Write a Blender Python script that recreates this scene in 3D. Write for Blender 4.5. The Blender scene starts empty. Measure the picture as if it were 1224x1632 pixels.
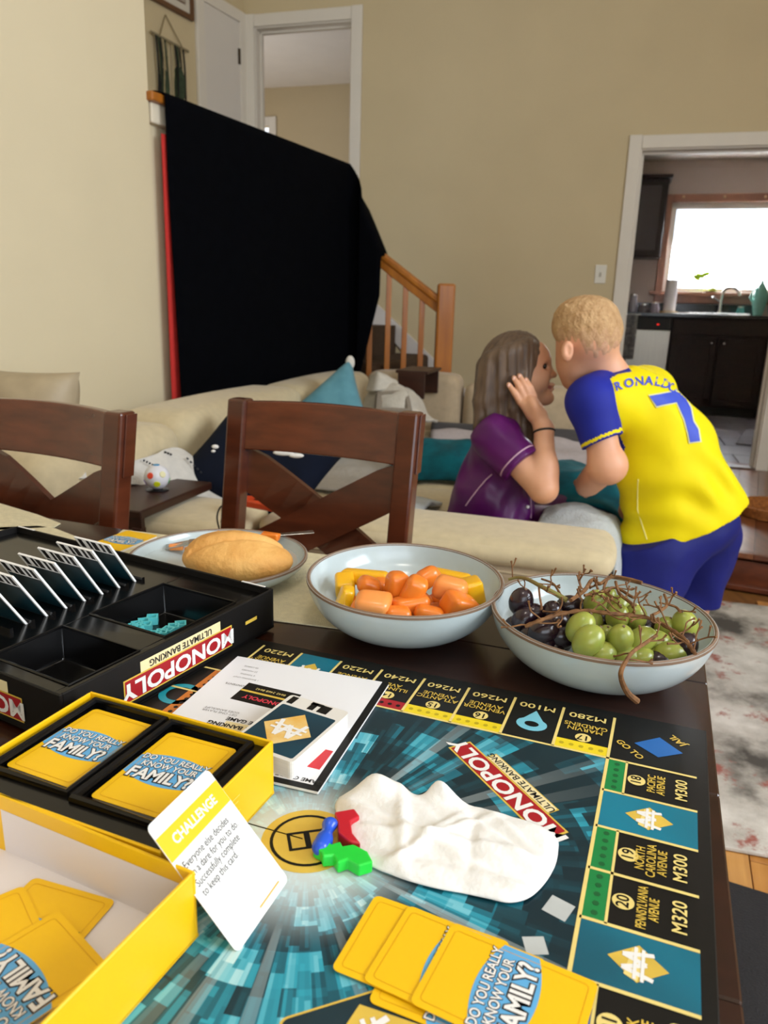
import bpy, bmesh, math, random
import numpy as np
from mathutils import Matrix, Vector, Quaternion
from mathutils.bvhtree import BVHTree

sc = bpy.context.scene
col = sc.collection
R = math.radians
rnd = random.Random(7)

# ------------------------------------------------------------------ camera
CAM_H, FOC, PITCH, ROLL = 1.13, 1200.0, R(15.3), 0.029
fw = np.array([0, math.cos(PITCH), -math.sin(PITCH)])
up0 = np.array([0, math.sin(PITCH), math.cos(PITCH)])
rt0 = np.array([1.0, 0, 0])
rt = math.cos(ROLL) * rt0 + math.sin(ROLL) * up0
upv = -math.sin(ROLL) * rt0 + math.cos(ROLL) * up0
CC = np.array([0, 0, CAM_H])
cd = bpy.data.cameras.new('camera')
cd.sensor_fit = 'VERTICAL'; cd.sensor_height = 36.0; cd.lens = 36.0 * FOC / 1632.0
cd.clip_start = 0.02; cd.clip_end = 100
cd.dof.use_dof = True; cd.dof.focus_distance = 0.72; cd.dof.aperture_fstop = 10.0
cam = bpy.data.objects.new('camera', cd); col.objects.link(cam)
cam.matrix_world = Matrix(((rt[0], upv[0], -fw[0], 0), (rt[1], upv[1], -fw[1], 0), (rt[2], upv[2], -fw[2], CAM_H), (0, 0, 0, 1)))
sc.camera = cam

# ------------------------------------------------------------------ world, daylight, exposure
w = bpy.data.worlds.new('world'); sc.world = w; w.use_nodes = True
w.node_tree.nodes['Background'].inputs[0].default_value = (0.80, 0.90, 1.0, 1)
w.node_tree.nodes['Background'].inputs[1].default_value = 2.2
sc.view_settings.view_transform = 'Standard'; sc.view_settings.look = 'None'
sc.view_settings.gamma = 1.0; sc.view_settings.use_curve_mapping = False
sc.view_settings.exposure = 0.0

def area_light(name, loc, target, sx, sy, power, colour=(1, 1, 1)):
    l = bpy.data.lights.new(name, 'AREA'); l.shape = 'RECTANGLE'; l.size = sx; l.size_y = sy
    l.energy = power; l.color = colour
    o = bpy.data.objects.new(name, l); col.objects.link(o); o.location = loc
    o.rotation_euler = (Vector(target) - Vector(loc)).to_track_quat('-Z', 'Y').to_euler()
    return o
# daylight entering the big windows of the wall behind the photographer and of the right-hand wall
area_light('daylight_window_rear', (0.9, -2.05, 1.65), (0.2, 1.0, 0.3), 2.6, 1.7, 22, (0.90, 0.97, 1.06))
area_light('daylight_window_side', (3.25, -0.3, 2.35), (-2.0, -0.1, 1.2), 2.0, 1.6, 135, (0.90, 0.97, 1.05))
# daylight entering the kitchen window; unseen area light brightening the upstairs ceiling
area_light('daylight_kitchen', (3.55, 8.22, 1.62), (3.2, 5.0, 0.4), 1.3, 0.9, 170, (0.95, 0.98, 1.0))
area_light('upstairs_area_light', (-2.3, 6.9, 1.75), (-0.6, 7.3, 3.2), 0.9, 0.9, 24, (1.0, 0.95, 0.92))

# ------------------------------------------------------------------ geometry helpers
def ray(x, y): return fw + (x - 612) / FOC * rt + (816 - y) / FOC * upv
def onz(x, y, z):
    r = ray(x, y); return Vector(CC + r * (z - CC[2]) / r[2])
def at(x, y, Y):
    r = ray(x, y); return Vector(CC + r * Y / r[1])
def onv(x, y, P, n):
    r = ray(x, y); n = np.array([n[0], n[1], 0.0]); return Vector(CC + r * ((np.array(P) - CC) @ n) / (r @ n))
def lin(c):
    if isinstance(c, str):
        c = c.lstrip('#'); c = [int(c[i:i + 2], 16) / 255 for i in (0, 2, 4)]
    return tuple(x / 12.92 if x <= 0.04045 else ((x + 0.055) / 1.055) ** 2.4 for x in c)

MATS = {}
def mat(name, c=None, rough=0.6, var=0.0, scale=20.0, c2=None, stretch=None, bump=0.0, bscale=None, metal=0.0,
        spec=0.5, sheen=0.0, coat=0.0, trans=0.0, emit=None, estr=0.0, sub=0.0, kind='noise', detail=4.0, alpha=1.0):
    if name in MATS: return MATS[name]
    m = bpy.data.materials.new(name); m.use_nodes = True; MATS[name] = m
    nt = m.node_tree; N = nt.nodes; L = nt.links; b = N['Principled BSDF']
    base = lin(c)
    b.inputs['Base Color'].default_value = (*base, 1); b.inputs['Roughness'].default_value = rough
    b.inputs['Metallic'].default_value = metal; b.inputs['Specular IOR Level'].default_value = spec
    b.inputs['Sheen Weight'].default_value = sheen; b.inputs['Coat Weight'].default_value = coat
    b.inputs['Coat Roughness'].default_value = 0.12
    b.inputs['Transmission Weight'].default_value = trans
    b.inputs['Alpha'].default_value = alpha
    if sub: b.inputs['Subsurface Weight'].default_value = sub; b.inputs['Subsurface Radius'].default_value = (0.012, 0.005, 0.003)
    if emit: b.inputs['Emission Color'].default_value = (*lin(emit), 1); b.inputs['Emission Strength'].default_value = estr
    tc = N.new('ShaderNodeTexCoord'); mp = N.new('ShaderNodeMapping'); L.new(tc.outputs['Object'], mp.inputs[0])
    if stretch: mp.inputs['Scale'].default_value = stretch
    if var or c2:
        if kind == 'noise':
            t = N.new('ShaderNodeTexNoise'); t.inputs['Scale'].default_value = scale; t.inputs['Detail'].default_value = detail; out = t.outputs['Fac']
        elif kind == 'wave':
            t = N.new('ShaderNodeTexWave'); t.inputs['Scale'].default_value = scale; t.inputs['Distortion'].default_value = 6; t.inputs['Detail'].default_value = 3; out = t.outputs['Fac']
        else:
            t = N.new('ShaderNodeTexVoronoi'); t.inputs['Scale'].default_value = scale; out = t.outputs['Distance']
        L.new(mp.outputs[0], t.inputs['Vector'])
        rp = N.new('ShaderNodeValToRGB'); L.new(out, rp.inputs[0])
        rp.color_ramp.elements[0].position = 0.3; rp.color_ramp.elements[1].position = 0.7
        a = lin(c2) if c2 else tuple(max(0, x * (1 - var)) for x in base)
        bb = base if c2 else tuple(min(1, x * (1 + var)) for x in base)
        rp.color_ramp.elements[0].color = (*a, 1); rp.color_ramp.elements[1].color = (*bb, 1)
        L.new(rp.outputs[0], b.inputs['Base Color'])
    if bump:
        t2 = N.new('ShaderNodeTexNoise'); t2.inputs['Scale'].default_value = bscale or scale; t2.inputs['Detail'].default_value = 3
        L.new(mp.outputs[0], t2.inputs['Vector'])
        bp = N.new('ShaderNodeBump'); bp.inputs['Strength'].default_value = bump; bp.inputs['Distance'].default_value = 0.01
        L.new(t2.outputs['Fac'], bp.inputs['Height']); L.new(bp.outputs[0], b.inputs['Normal'])
    return m

WM = {}      # world matrix of every object built
def wmat(o):
    return WM.get(o.name, Matrix.Identity(4)) if o else Matrix.Identity(4)

class MB:
    """collects shapes for one mesh"""
    def __init__(s): s.v = []; s.f = []; s.m = []; s.mi = 0
    def add(s, vs, fs, M=None):
        o = len(s.v)
        for p in vs: s.v.append(M @ Vector(p) if M else Vector(p))
        for f in fs: s.f.append([i + o for i in f]); s.m.append(s.mi)
        return s
    def box(s, c, d, M=None, rz=0):
        x, y, z = [q / 2 for q in d]
        T = Matrix.Translation(Vector(c)) @ Matrix.Rotation(rz, 4, 'Z')
        if M: T = M @ T
        return s.add([(i * x, j * y, k * z) for k in (-1, 1) for j in (-1, 1) for i in (-1, 1)],
                     [(0, 2, 3, 1), (4, 5, 7, 6), (0, 1, 5, 4), (2, 6, 7, 3), (0, 4, 6, 2), (1, 3, 7, 5)], T)
    def bar(s, a, b, wx, wy, upd=(0, 0, 1)):
        """box beam from a to b"""
        a, b = Vector(a), Vector(b); d = (b - a); L = d.length; d.normalize(); u = Vector(upd)
        x = u.cross(d)
        if x.length < 1e-4: x = Vector((1, 0, 0)).cross(d)
        x.normalize(); y = d.cross(x)
        M = Matrix(((x.x, y.x, d.x, a.x), (x.y, y.y, d.y, a.y), (x.z, y.z, d.z, a.z), (0, 0, 0, 1)))
        return s.box((0, 0, L / 2), (wx, wy, L), M)
    def prism(s, poly, z0, z1, M=None):
        n = len(poly)
        vs = [(p[0], p[1], z0) for p in poly] + [(p[0], p[1], z1) for p in poly]
        fs = [tuple(reversed(range(n))), tuple(range(n, 2 * n))] + [(i, (i + 1) % n, n + (i + 1) % n, n + i) for i in range(n)]
        return s.add(vs, fs, M)
    def tube(s, path, r, n=8, cap=True):
        path = [Vector(p) for p in path]; k = len(path); vs = []; fs = []
        rr = r if isinstance(r, (list, tuple)) else [r] * k
        t = (path[1] - path[0]).normalized()
        a = t.orthogonal().normalized()
        for i, p in enumerate(path):
            t2 = (path[min(i + 1, k - 1)] - path[max(i - 1, 0)]).normalized()
            q = t.rotation_difference(t2); a = (q @ a); a = (a - t2 * a.dot(t2)).normalized(); t = t2
            b = t.cross(a)
            for j in range(n):
                w_ = 2 * math.pi * j / n
                vs.append(p + (a * math.cos(w_) + b * math.sin(w_)) * rr[i])
        for i in range(k - 1):
            for j in range(n):
                fs.append((i * n + j, i * n + (j + 1) % n, (i + 1) * n + (j + 1) % n, (i + 1) * n + j))
        if cap: fs += [tuple(reversed(range(n))), tuple(range((k - 1) * n, k * n))]
        return s.add(vs, fs)
    def lathe(s, prof, n=48, M=None, closed=False):
        vs = []; fs = []; k = len(prof)
        for (r_, z) in prof:
            for j in range(n):
                a = 2 * math.pi * j / n; vs.append((r_ * math.cos(a), r_ * math.sin(a), z))
        for i in range(k - 1 + (1 if closed else 0)):
            i2 = (i + 1) % k
            for j in range(n):
                fs.append((i * n + j, i * n + (j + 1) % n, i2 * n + (j + 1) % n, i2 * n + j))
        if not closed: fs += [tuple(reversed(range(n))), tuple(range((k - 1) * n, k * n))]
        return s.add(vs, fs, M)
    def ell(s, c, r, M=None, nu=20, nv=12, rot=None):
        if not isinstance(r, (list, tuple)): r = (r, r, r)
        T = Matrix.Translation(Vector(c)) @ (rot.to_matrix().to_4x4() if rot else Matrix.Identity(4))
        if M: T = M @ T
        vs = [(0, 0, -r[2])]; fs = []
        for i in range(1, nv):
            ph = -math.pi / 2 + math.pi * i / nv
            for j in range(nu):
                a = 2 * math.pi * j / nu
                vs.append((r[0] * math.cos(ph) * math.cos(a), r[1] * math.cos(ph) * math.sin(a), r[2] * math.sin(ph)))
        vs.append((0, 0, r[2])); t = len(vs) - 1
        for j in range(nu):
            fs.append((0, 1 + (j + 1) % nu, 1 + j)); fs.append((t, t - nu + j, t - nu + (j + 1) % nu))
        for i in range(nv - 2):
            for j in range(nu):
                a = 1 + i * nu; fs.append((a + j, a + (j + 1) % nu, a + nu + (j + 1) % nu, a + nu + j))
        return s.add(vs, fs, T)
    def grid(s, fn, nu, nv, thick=0.0):
        """surface fn(u,v); thick>0 gives it a back side"""
        P = [[Vector(fn(i / nu, j / nv)) for i in range(nu + 1)] for j in range(nv + 1)]
        W = nu + 1; vs = [p for row in P for p in row]; fs = [(j * W + i, j * W + i + 1, (j + 1) * W + i + 1, (j + 1) * W + i) for j in range(nv) for i in range(nu)]
        if thick:
            n0 = len(vs); nrm = []
            for j in range(nv + 1):
                for i in range(nu + 1):
                    a = P[j][min(i + 1, nu)] - P[j][max(i - 1, 0)]; b = P[min(j + 1, nv)][i] - P[max(j - 1, 0)][i]
                    nn = a.cross(b); nrm.append(nn.normalized() if nn.length > 1e-12 else Vector((0, 0, 1)))
            vs = vs + [p - nrm[k] * thick for k, p in enumerate(vs)]
            fs += [tuple(n0 + q for q in reversed(f)) for f in fs[:nu * nv]]
            ring = [i for i in range(W)] + [j * W + nu for j in range(1, nv + 1)] + [nv * W + i for i in range(nu - 1, -1, -1)] + [j * W for j in range(nv - 1, 0, -1)]
            for a, b in zip(ring, ring[1:] + ring[:1]): fs.append((b, a, n0 + a, n0 + b))
        return s.add(vs, fs)
    def build(s, name, mats, parent=None, smooth=False, bevel=0.0, world=False, bseg=2, sub=0, angle=40):
        me = bpy.data.meshes.new(name)
        inv = wmat(parent).inverted() if (world and parent) else None
        me.from_pydata([tuple(inv @ p) if inv else tuple(p) for p in s.v], [], s.f)
        if not isinstance(mats, (list, tuple)): mats = [mats]
        for m in mats: me.materials.append(m)
        if len(mats) > 1: me.polygons.foreach_set('material_index', s.m)
        if smooth:
            me.polygons.foreach_set('use_smooth', [True] * len(me.polygons))
            if angle < 180:
                try: me.set_sharp_from_angle(angle=R(angle))
                except Exception: pass
        me.update()
        o = bpy.data.objects.new(name, me); col.objects.link(o)
        if parent: o.parent = parent
        WM[o.name] = wmat(parent).copy()
        if bevel:
            b = o.modifiers.new('bevel', 'BEVEL'); b.width = bevel; b.segments = bseg; b.limit_method = 'ANGLE'; b.angle_limit = R(35)
        if sub:
            b = o.modifiers.new('sub', 'SUBSURF'); b.levels = sub; b.render_levels = sub
        return o

def thing(name, label, cat, loc=(0, 0, 0), rz=0.0, group=None, M=None):
    o = bpy.data.objects.new(name, None); col.objects.link(o); o.empty_display_size = 0.05
    o.matrix_world = M if M else Matrix.Translation(Vector(loc)) @ Matrix.Rotation(rz, 4, 'Z')
    WM[o.name] = o.matrix_world.copy()
    return tag(o, label, cat, group)
def tag(o, label, cat, group=None):
    o['label'] = label; o['category'] = cat
    if group: o['group'] = group
    return o
def struct(o, label=None):
    o['kind'] = 'structure'
    if label: o['label'] = label
    return o
def frame(o, x, y, z=None):
    """matrix from origin and x, y axes"""
    x = Vector(x).normalized(); y = Vector(y); y = (y - x * y.dot(x)).normalized(); z = x.cross(y)
    return Matrix(((x.x, y.x, z.x, o[0]), (x.y, y.y, z.y, o[1]), (x.z, y.z, z.z, o[2]), (0, 0, 0, 1)))
def rrect(w_, h_, r, n=4, cx=0, cy=0):
    out = []
    for k, (sx, sy) in enumerate(((1, 1), (-1, 1), (-1, -1), (1, -1))):
        for i in range(n + 1):
            a = math.pi / 2 * (k + i / n)
            out.append((cx + sx * (w_ / 2 - r) + r * math.cos(a), cy + sy * (h_ / 2 - r) + r * math.sin(a)))
    return out

_txt = {}
def text(string, size, m, parent, M, bold=0.0, shear=0.0, depth=0.0004, name='lettering', align='CENTER', spacing=1.0, sx=1.0, line=1.0):
    """flat lettering, local matrix M relative to parent"""
    key = (string, round(bold, 4), shear, align, spacing, line)
    if key not in _txt:
        cu = bpy.data.curves.new('t', 'FONT'); cu.body = string; cu.size = 1; cu.align_x = align; cu.align_y = 'CENTER'
        cu.offset = bold; cu.shear = shear; cu.resolution_u = 3; cu.space_character = spacing; cu.space_line = line; cu.fill_mode = 'FRONT'
        o = bpy.data.objects.new('t', cu); col.objects.link(o)
        bpy.context.view_layer.update()
        me = bpy.data.meshes.new_from_object(o.evaluated_get(bpy.context.evaluated_depsgraph_get()))
        _txt[key] = ([tuple(v.co) for v in me.vertices], [tuple(p.vertices) for p in me.polygons])
        bpy.data.objects.remove(o); bpy.data.curves.remove(cu); bpy.data.meshes.remove(me)
    vs, fs = _txt[key]
    mb = MB(); mb.add([(M @ Vector((x * size * sx, y * size, 0))) for x, y, z in vs], fs)
    o = mb.build(name, m, parent)
    return o

# ------------------------------------------------------------------ implicit surfaces for soft bodies
def sdf_mesh(prims, res, k=0.02, pad=0.02, cuts=(), displace=None):
    """prims: ('cap',a,b,ra,rb) | ('ell',c,(rx,ry,rz),Quaternion|None) | with optional trailing dict(k=..)
       cuts: list of (point, normal): removes what lies on the normal's side"""
    lo = np.array([1e9] * 3); hi = -lo
    for p in prims:
        if p[0] == 'cap':
            for q, r_ in ((p[1], p[3]), (p[2], p[4])):
                lo = np.minimum(lo, np.array(q) - r_); hi = np.maximum(hi, np.array(q) + r_)
        else:
            m = max(p[2]); lo = np.minimum(lo, np.array(p[1]) - m); hi = np.maximum(hi, np.array(p[1]) + m)
    lo -= pad; hi += pad
    n = np.ceil((hi - lo) / res).astype(int) + 1
    ax = [lo[i] + np.arange(n[i]) * res for i in range(3)]
    D = np.full(tuple(n), 0.5)
    for p in prims:
        kk = k; neg = False
        if isinstance(p[-1], dict): kk = p[-1].get('k', k); neg = p[-1].get('neg', False)
        if p[0] == 'cap':
            a = np.array(p[1], float); b = np.array(p[2], float); pl = np.minimum(a - p[3], b - p[4]); ph = np.maximum(a + p[3], b + p[4])
        else:
            m = max(p[2]); pl = np.array(p[1]) - m; ph = np.array(p[1]) + m
        mg = kk + pad
        i0 = np.maximum(np.floor((pl - mg - lo) / res).astype(int), 0); i1 = np.minimum(np.ceil((ph + mg - lo) / res).astype(int) + 1, n)
        sl_ = tuple(slice(a_, b_) for a_, b_ in zip(i0, i1))
        X, Y, Z = ax[0][sl_[0]][:, None, None], ax[1][sl_[1]][None, :, None], ax[2][sl_[2]][None, None, :]
        if p[0] == 'cap':
            ba = b - a; L2 = max(ba @ ba, 1e-12)
            t = np.clip(((X - a[0]) * ba[0] + (Y - a[1]) * ba[1] + (Z - a[2]) * ba[2]) / L2, 0, 1)
            d = np.sqrt((X - a[0] - t * ba[0]) ** 2 + (Y - a[1] - t * ba[1]) ** 2 + (Z - a[2] - t * ba[2]) ** 2) - (p[3] + (p[4] - p[3]) * t)
        else:
            c = p[1]; r_ = p[2]; q = p[3] if len(p) > 3 and not isinstance(p[3], dict) else None
            dx, dy, dz = X - c[0], Y - c[1], Z - c[2]
            if q is not None:
                Mi = np.array(q.to_matrix().transposed())
                dx, dy, dz = (Mi[0, 0] * dx + Mi[0, 1] * dy + Mi[0, 2] * dz, Mi[1, 0] * dx + Mi[1, 1] * dy + Mi[1, 2] * dz, Mi[2, 0] * dx + Mi[2, 1] * dy + Mi[2, 2] * dz)
            k0 = np.sqrt((dx / r_[0]) ** 2 + (dy / r_[1]) ** 2 + (dz / r_[2]) ** 2)
            k1 = np.sqrt((dx / r_[0] ** 2) ** 2 + (dy / r_[1] ** 2) ** 2 + (dz / r_[2] ** 2) ** 2)
            d = k0 * (k0 - 1) / np.maximum(k1, 1e-9)
        B_ = D[sl_]
        if neg:
            h = np.clip(0.5 - 0.5 * (B_ + d) / kk, 0, 1); D[sl_] = B_ * (1 - h) + (-d) * h + kk * h * (1 - h)
        else:
            h = np.clip(0.5 + 0.5 * (B_ - d) / kk, 0, 1); D[sl_] = B_ * (1 - h) + d * h - kk * h * (1 - h)
    X, Y, Z = ax[0][:, None, None], ax[1][None, :, None], ax[2][None, None, :]
    if displace is not None: D = D + displace(X, Y, Z)
    for c, nn in cuts:
        nn = np.array(nn, float); nn /= np.linalg.norm(nn)
        D = np.maximum(D, (X - c[0]) * nn[0] + (Y - c[1]) * nn[1] + (Z - c[2]) * nn[2])
    S = D < 0
    cs = [(i, j, l) for i in (0, 1) for j in (0, 1) for l in (0, 1)]
    sl = lambda A, i, j, l: A[i:A.shape[0] - 1 + i, j:A.shape[1] - 1 + j, l:A.shape[2] - 1 + l]
    cnt = sum(sl(S, *c).astype(np.int8) for c in cs)
    act = (cnt > 0) & (cnt < 8); idx = -np.ones(act.shape, int); I = np.argwhere(act); idx[act] = np.arange(len(I))
    acc = np.zeros((len(I), 3)); num = np.zeros(len(I))
    for a in range(8):
        for b in range(a + 1, 8):
            ca, cb = np.array(cs[a]), np.array(cs[b])
            if np.abs(ca - cb).sum() != 1: continue
            da = D[I[:, 0] + ca[0], I[:, 1] + ca[1], I[:, 2] + ca[2]]; db = D[I[:, 0] + cb[0], I[:, 1] + cb[1], I[:, 2] + cb[2]]
            mk = (da < 0) != (db < 0); t = np.where(mk, da / np.where(mk, da - db, 1), 0)
            acc[mk] += ca + t[mk, None] * (cb - ca); num[mk] += 1
    V = lo + (I + acc / num[:, None]) * res
    F = []
    for axi in range(3):
        o1, o2 = [(1, 2), (2, 0), (0, 1)][axi]
        sh = [0, 0, 0]; sh[axi] = 1
        A = S[:S.shape[0] - sh[0], :S.shape[1] - sh[1], :S.shape[2] - sh[2]]; B = S[sh[0]:, sh[1]:, sh[2]:]
        E = np.argwhere(A != B)
        ok = (E[:, o1] > 0) & (E[:, o2] > 0) & (E[:, 0] < act.shape[0] + (0 if axi == 0 else 0)) 
        E = E[ok]
        E = E[(E[:, 0] < act.shape[0]) & (E[:, 1] < act.shape[1]) & (E[:, 2] < act.shape[2])]
        flip = S[E[:, 0], E[:, 1], E[:, 2]]
        d1 = np.zeros(3, int); d1[o1] = 1; d2 = np.zeros(3, int); d2[o2] = 1
        g = lambda e: idx[e[:, 0], e[:, 1], e[:, 2]]
        q = np.stack([g(E), g(E - d1), g(E - d1 - d2), g(E - d2)], 1)
        q[flip] = q[flip][:, ::-1]
        F.append(q[(q >= 0).all(1)])
    F = np.concatenate(F)[:, ::-1]
    return V, F
def soft(name, V, F, mats, parent=None, world=True, mi=None, smooth_it=0):
    me = bpy.data.meshes.new(name)
    if world and parent:
        Mi = np.array(wmat(parent).inverted()); V = V @ Mi[:3, :3].T + Mi[:3, 3]
    me.from_pydata([tuple(p) for p in V], [], [tuple(int(q) for q in f) for f in F])
    if not isinstance(mats, (list, tuple)): mats = [mats]
    for m in mats: me.materials.append(m)
    me.polygons.foreach_set('use_smooth', [True] * len(me.polygons))
    if mi is not None: me.polygons.foreach_set('material_index', [int(q) for q in mi])
    me.update()
    o = bpy.data.objects.new(name, me); col.objects.link(o)
    if parent: o.parent = parent
    WM[o.name] = wmat(parent).copy()
    if smooth_it:
        s_ = o.modifiers.new('smooth', 'SMOOTH'); s_.iterations = smooth_it; s_.factor = 0.5
    return o
def vnoise(p, seed=0):
    """cheap smooth pseudo noise, -1..1"""
    x, y, z = p; s = seed * 12.9
    return (math.sin(x * 1.7 + s) * math.cos(y * 2.3 - s * .7) + math.sin(y * 1.3 + z * 2.1 + s * 1.9) * .7 + math.sin(x * 3.1 - z * 1.9 + y * 2.7 + s * .3) * .5) / 2.2
def bezier(pts, n=12):
    """Catmull-Rom through points"""
    P = [Vector(p) for p in pts]; P = [P[0] * 2 - P[1]] + P + [P[-1] * 2 - P[-2]]; out = []
    for i in range(1, len(P) - 2):
        for k in range(n):
            t = k / n; a, b, c, d = P[i - 1:i + 3]
            out.append(0.5 * ((2 * b) + (c - a) * t + (2 * a - 5 * b + 4 * c - d) * t * t + (3 * b - a - 3 * c + d) * t ** 3))
    return out + [P[-2]]
# ================================================================== the setting
KZ, UZ = 0.17, 1.0                       # kitchen floor and upper landing levels
TB, TL = R(16.5), R(24.5)
eB = Vector((math.cos(TB), -math.sin(TB), 0)); nB = Vector((math.sin(TB), math.cos(TB), 0))
gL = Vector((math.sin(TL), math.cos(TL), 0)); eL = Vector((math.cos(TL), -math.sin(TL), 0))
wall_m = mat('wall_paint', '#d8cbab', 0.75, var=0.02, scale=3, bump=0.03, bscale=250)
wallb_m = mat('wall_paint_back_dimmed', '#c8b793', 0.78, var=0.03, scale=2.5, bump=0.04, bscale=250)  # back and hall walls: their dimmer light is put into a darker base colour
kwall_m = mat('kitchen_wall_paint', '#a99a92', 0.8, var=0.03, scale=2)
ceil_m = mat('ceiling_paint', '#efe9e0', 0.9, var=0.02, scale=5)
white_m = mat('white_trim_paint', '#d9d2c6', 0.45, var=0.02, scale=6)
oak_m = mat('oak_wood', '#b9711f', 0.42, c2='#935312', scale=3.5, stretch=(6, 6, 0.7), kind='noise', coat=0.2)
door_white_m = mat('white_door_paint', '#d6d0c8', 0.5, var=0.02, scale=4)
BP = onz(1165, 746, KZ)
MBk = frame((BP.x, BP.y, 0), eB, nB)     # back wall frame: x along wall, y away from the viewer
MBi = MBk.inverted()
def bw(px, py, off=0.0):
    """pixel -> local point on the back wall plane shifted off metres away from the viewer"""
    return MBi @ onv(px, py, BP + nB * off, (nB.x, nB.y))

def wall_panels(holes, x0, x1, z0, z1, t, M, mb=None):
    """holes sorted by x: (xa, xb, za, zb)"""
    mb = mb or MB(); x = x0
    for (xa, xb, za, zb) in holes:
        if xa > x: mb.box(((x + xa) / 2, t / 2, (z0 + z1) / 2), (xa - x, t, z1 - z0), M)
        if za > z0: mb.box(((xa + xb) / 2, t / 2, (z0 + za) / 2), (xb - xa, t, za - z0), M)
        if zb < z1: mb.box(((xa + xb) / 2, t / 2, (zb + z1) / 2), (xb - xa, t, z1 - zb), M)
        x = xb
    if x1 > x: mb.box(((x + x1) / 2, t / 2, (z0 + z1) / 2), (x1 - x, t, z1 - z0), M)
    return mb

CEIL = 4.0
uR = bw(562, 40).x; uL = bw(405, 45).x; uT = bw(480, 37).z
kL = bw(1021, 240).x; kR = bw(1213, 690).x; kT = bw(1110, 234).z
hallx = bw(389, 60).x                      # corner with the hall's side wall
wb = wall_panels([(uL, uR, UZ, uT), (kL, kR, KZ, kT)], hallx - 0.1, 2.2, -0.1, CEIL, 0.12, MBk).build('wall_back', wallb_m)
struct(wb)

def casing(name, xa, xb, za, zb, wd, M, depth=0.12, lintel=True):
    """door casing: two side boards, head board and jamb lining"""
    e = bpy.data.objects.new(name, None); col.objects.link(e); e.matrix_world = M; WM[e.name] = M.copy(); struct(e)
    for sx, x in ((-1, xa), (1, xb)):
        MB().box((x + sx * (wd / 2 - 0.004), -0.009, (za + zb + wd) / 2), (wd, 0.018, zb + wd - za)).build('side_board', white_m, e, bevel=0.004)
        MB().box((x - sx * 0.006, depth / 2, (za + zb) / 2), (0.012, depth, zb - za)).build('jamb', white_m, e)
        MB().box((x - sx * 0.018, depth / 2 + 0.02, (za + zb) / 2), (0.014, 0.035, zb - za)).build('door_stop', white_m, e)
    MB().box(((xa + xb) / 2, -0.010, zb + wd / 2 - 0.004), (xb - xa - 0.01, 0.018, wd)).build('head_board', white_m, e, bevel=0.004)
    MB().box(((xa + xb) / 2, depth / 2, zb - 0.006), (xb - xa, depth, 0.012)).build('head_jamb', white_m, e)
    MB().box(((xa + xb) / 2, depth / 2 + 0.02, zb - 0.018), (xb - xa - 0.02, 0.035, 0.014)).build('head_stop', white_m, e)
    return e
casing('trim_1', uL, uR, UZ, uT, 0.075, MBk)
casing('trim_2', kL, kR, KZ, kT, 0.075, MBk)

# light switch on the back wall
p = bw(957, 437)
sw = thing('light_switch', 'white light switch plate on the tan wall left of the kitchen doorway', 'light switch', M=MBk @ Matrix.Translation((p.x, 0, p.z)))
plate_m = mat('switch_plastic', '#dcd8cc', 0.35, var=0.01, scale=10)
MB().box((0, -0.004, 0), (0.07, 0.008, 0.115)).build('cover_plate', plate_m, sw, bevel=0.003)
MB().box((0, -0.010, -0.003), (0.012, 0.010, 0.026)).build('toggle', mat('switch_toggle', '#a9a294', 0.4, var=0.01, scale=10), sw, bevel=0.002)

# left wall, half wall with oak cap
RZ = 1.85
LA = onz(236, 147, RZ); LB = onz(548, 265, RZ)
MLw = frame((LA.x, LA.y, 0), gL, -eL)      # x forward along the wall, y away (to the left), z up
struct(MB().box((-2.9, 0.065, (CEIL - 0.1) / 2), (5.8, 0.13, CEIL + 0.1), MLw).build('wall_left', wall_m))
hl = (LB - LA).length
hw = MB().box((hl / 2, 0.075, (RZ - 0.03) / 2), (hl, 0.1, RZ - 0.03 + 0.0), MLw).build('wall_half', wall_m); struct(hw)
cap = MB().box((hl / 2 + 0.0, 0.06, RZ - 0.012), (hl + 0.02, 0.17, 0.032), MLw).build('cap_board', oak_m, hw, bevel=0.006, world=True)
MB().box((hl / 2 + 0.01, 0.012, RZ - 0.062), (hl, 0.03, 0.07), MLw).build('cap_moulding', mat('cream_moulding', '#e6dcc6', 0.5, var=0.02, scale=8), hw, bevel=0.006, world=True)

# hall side wall with door and its casing
HC = MBk @ Vector((hallx, 0, 0))
MH = frame((HC.x, HC.y, 0), gL, -eL)
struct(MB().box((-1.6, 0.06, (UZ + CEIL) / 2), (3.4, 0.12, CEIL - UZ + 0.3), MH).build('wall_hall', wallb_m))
def hp(px, py):
    return MH.inverted() @ onv(px, py, HC, (eL.x, eL.y))
dA = hp(322, 60).x; dB = -0.075; dT = hp(353, 21).z
dr = bpy.data.objects.new('door_1', None); col.objects.link(dr); dr.matrix_world = MH; WM['door_1'] = MH.copy(); struct(dr)
MB().box(((dA + dB) / 2, 0.0, (UZ + dT) / 2), (dB - dA, 0.03, dT - UZ)).build('door_leaf', door_white_m, dr, bevel=0.003)
hz = hp(385, 94).z
MB().box((dB - 0.012, -0.018, hz), (0.02, 0.012, 0.095)).build('hinge', mat('dark_brass', '#4a3d2b', 0.4, metal=0.8, var=0.1, scale=50), dr, bevel=0.002)
for nm, c_, d_ in (('side_board', (dA - 0.035, -0.012, (UZ + dT + .07) / 2), (0.075, 0.024, dT + 0.07 - UZ)), ('side_board', (dB + 0.035, -0.012, (UZ + dT + .07) / 2), (0.07, 0.024, dT + 0.07 - UZ)),
                   ('head_board', ((dA + dB) / 2, -0.013, dT + 0.035), (dB - dA, 0.024, 0.07))):
    MB().box(c_, d_).build(nm, white_m, dr, bevel=0.004)

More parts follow.
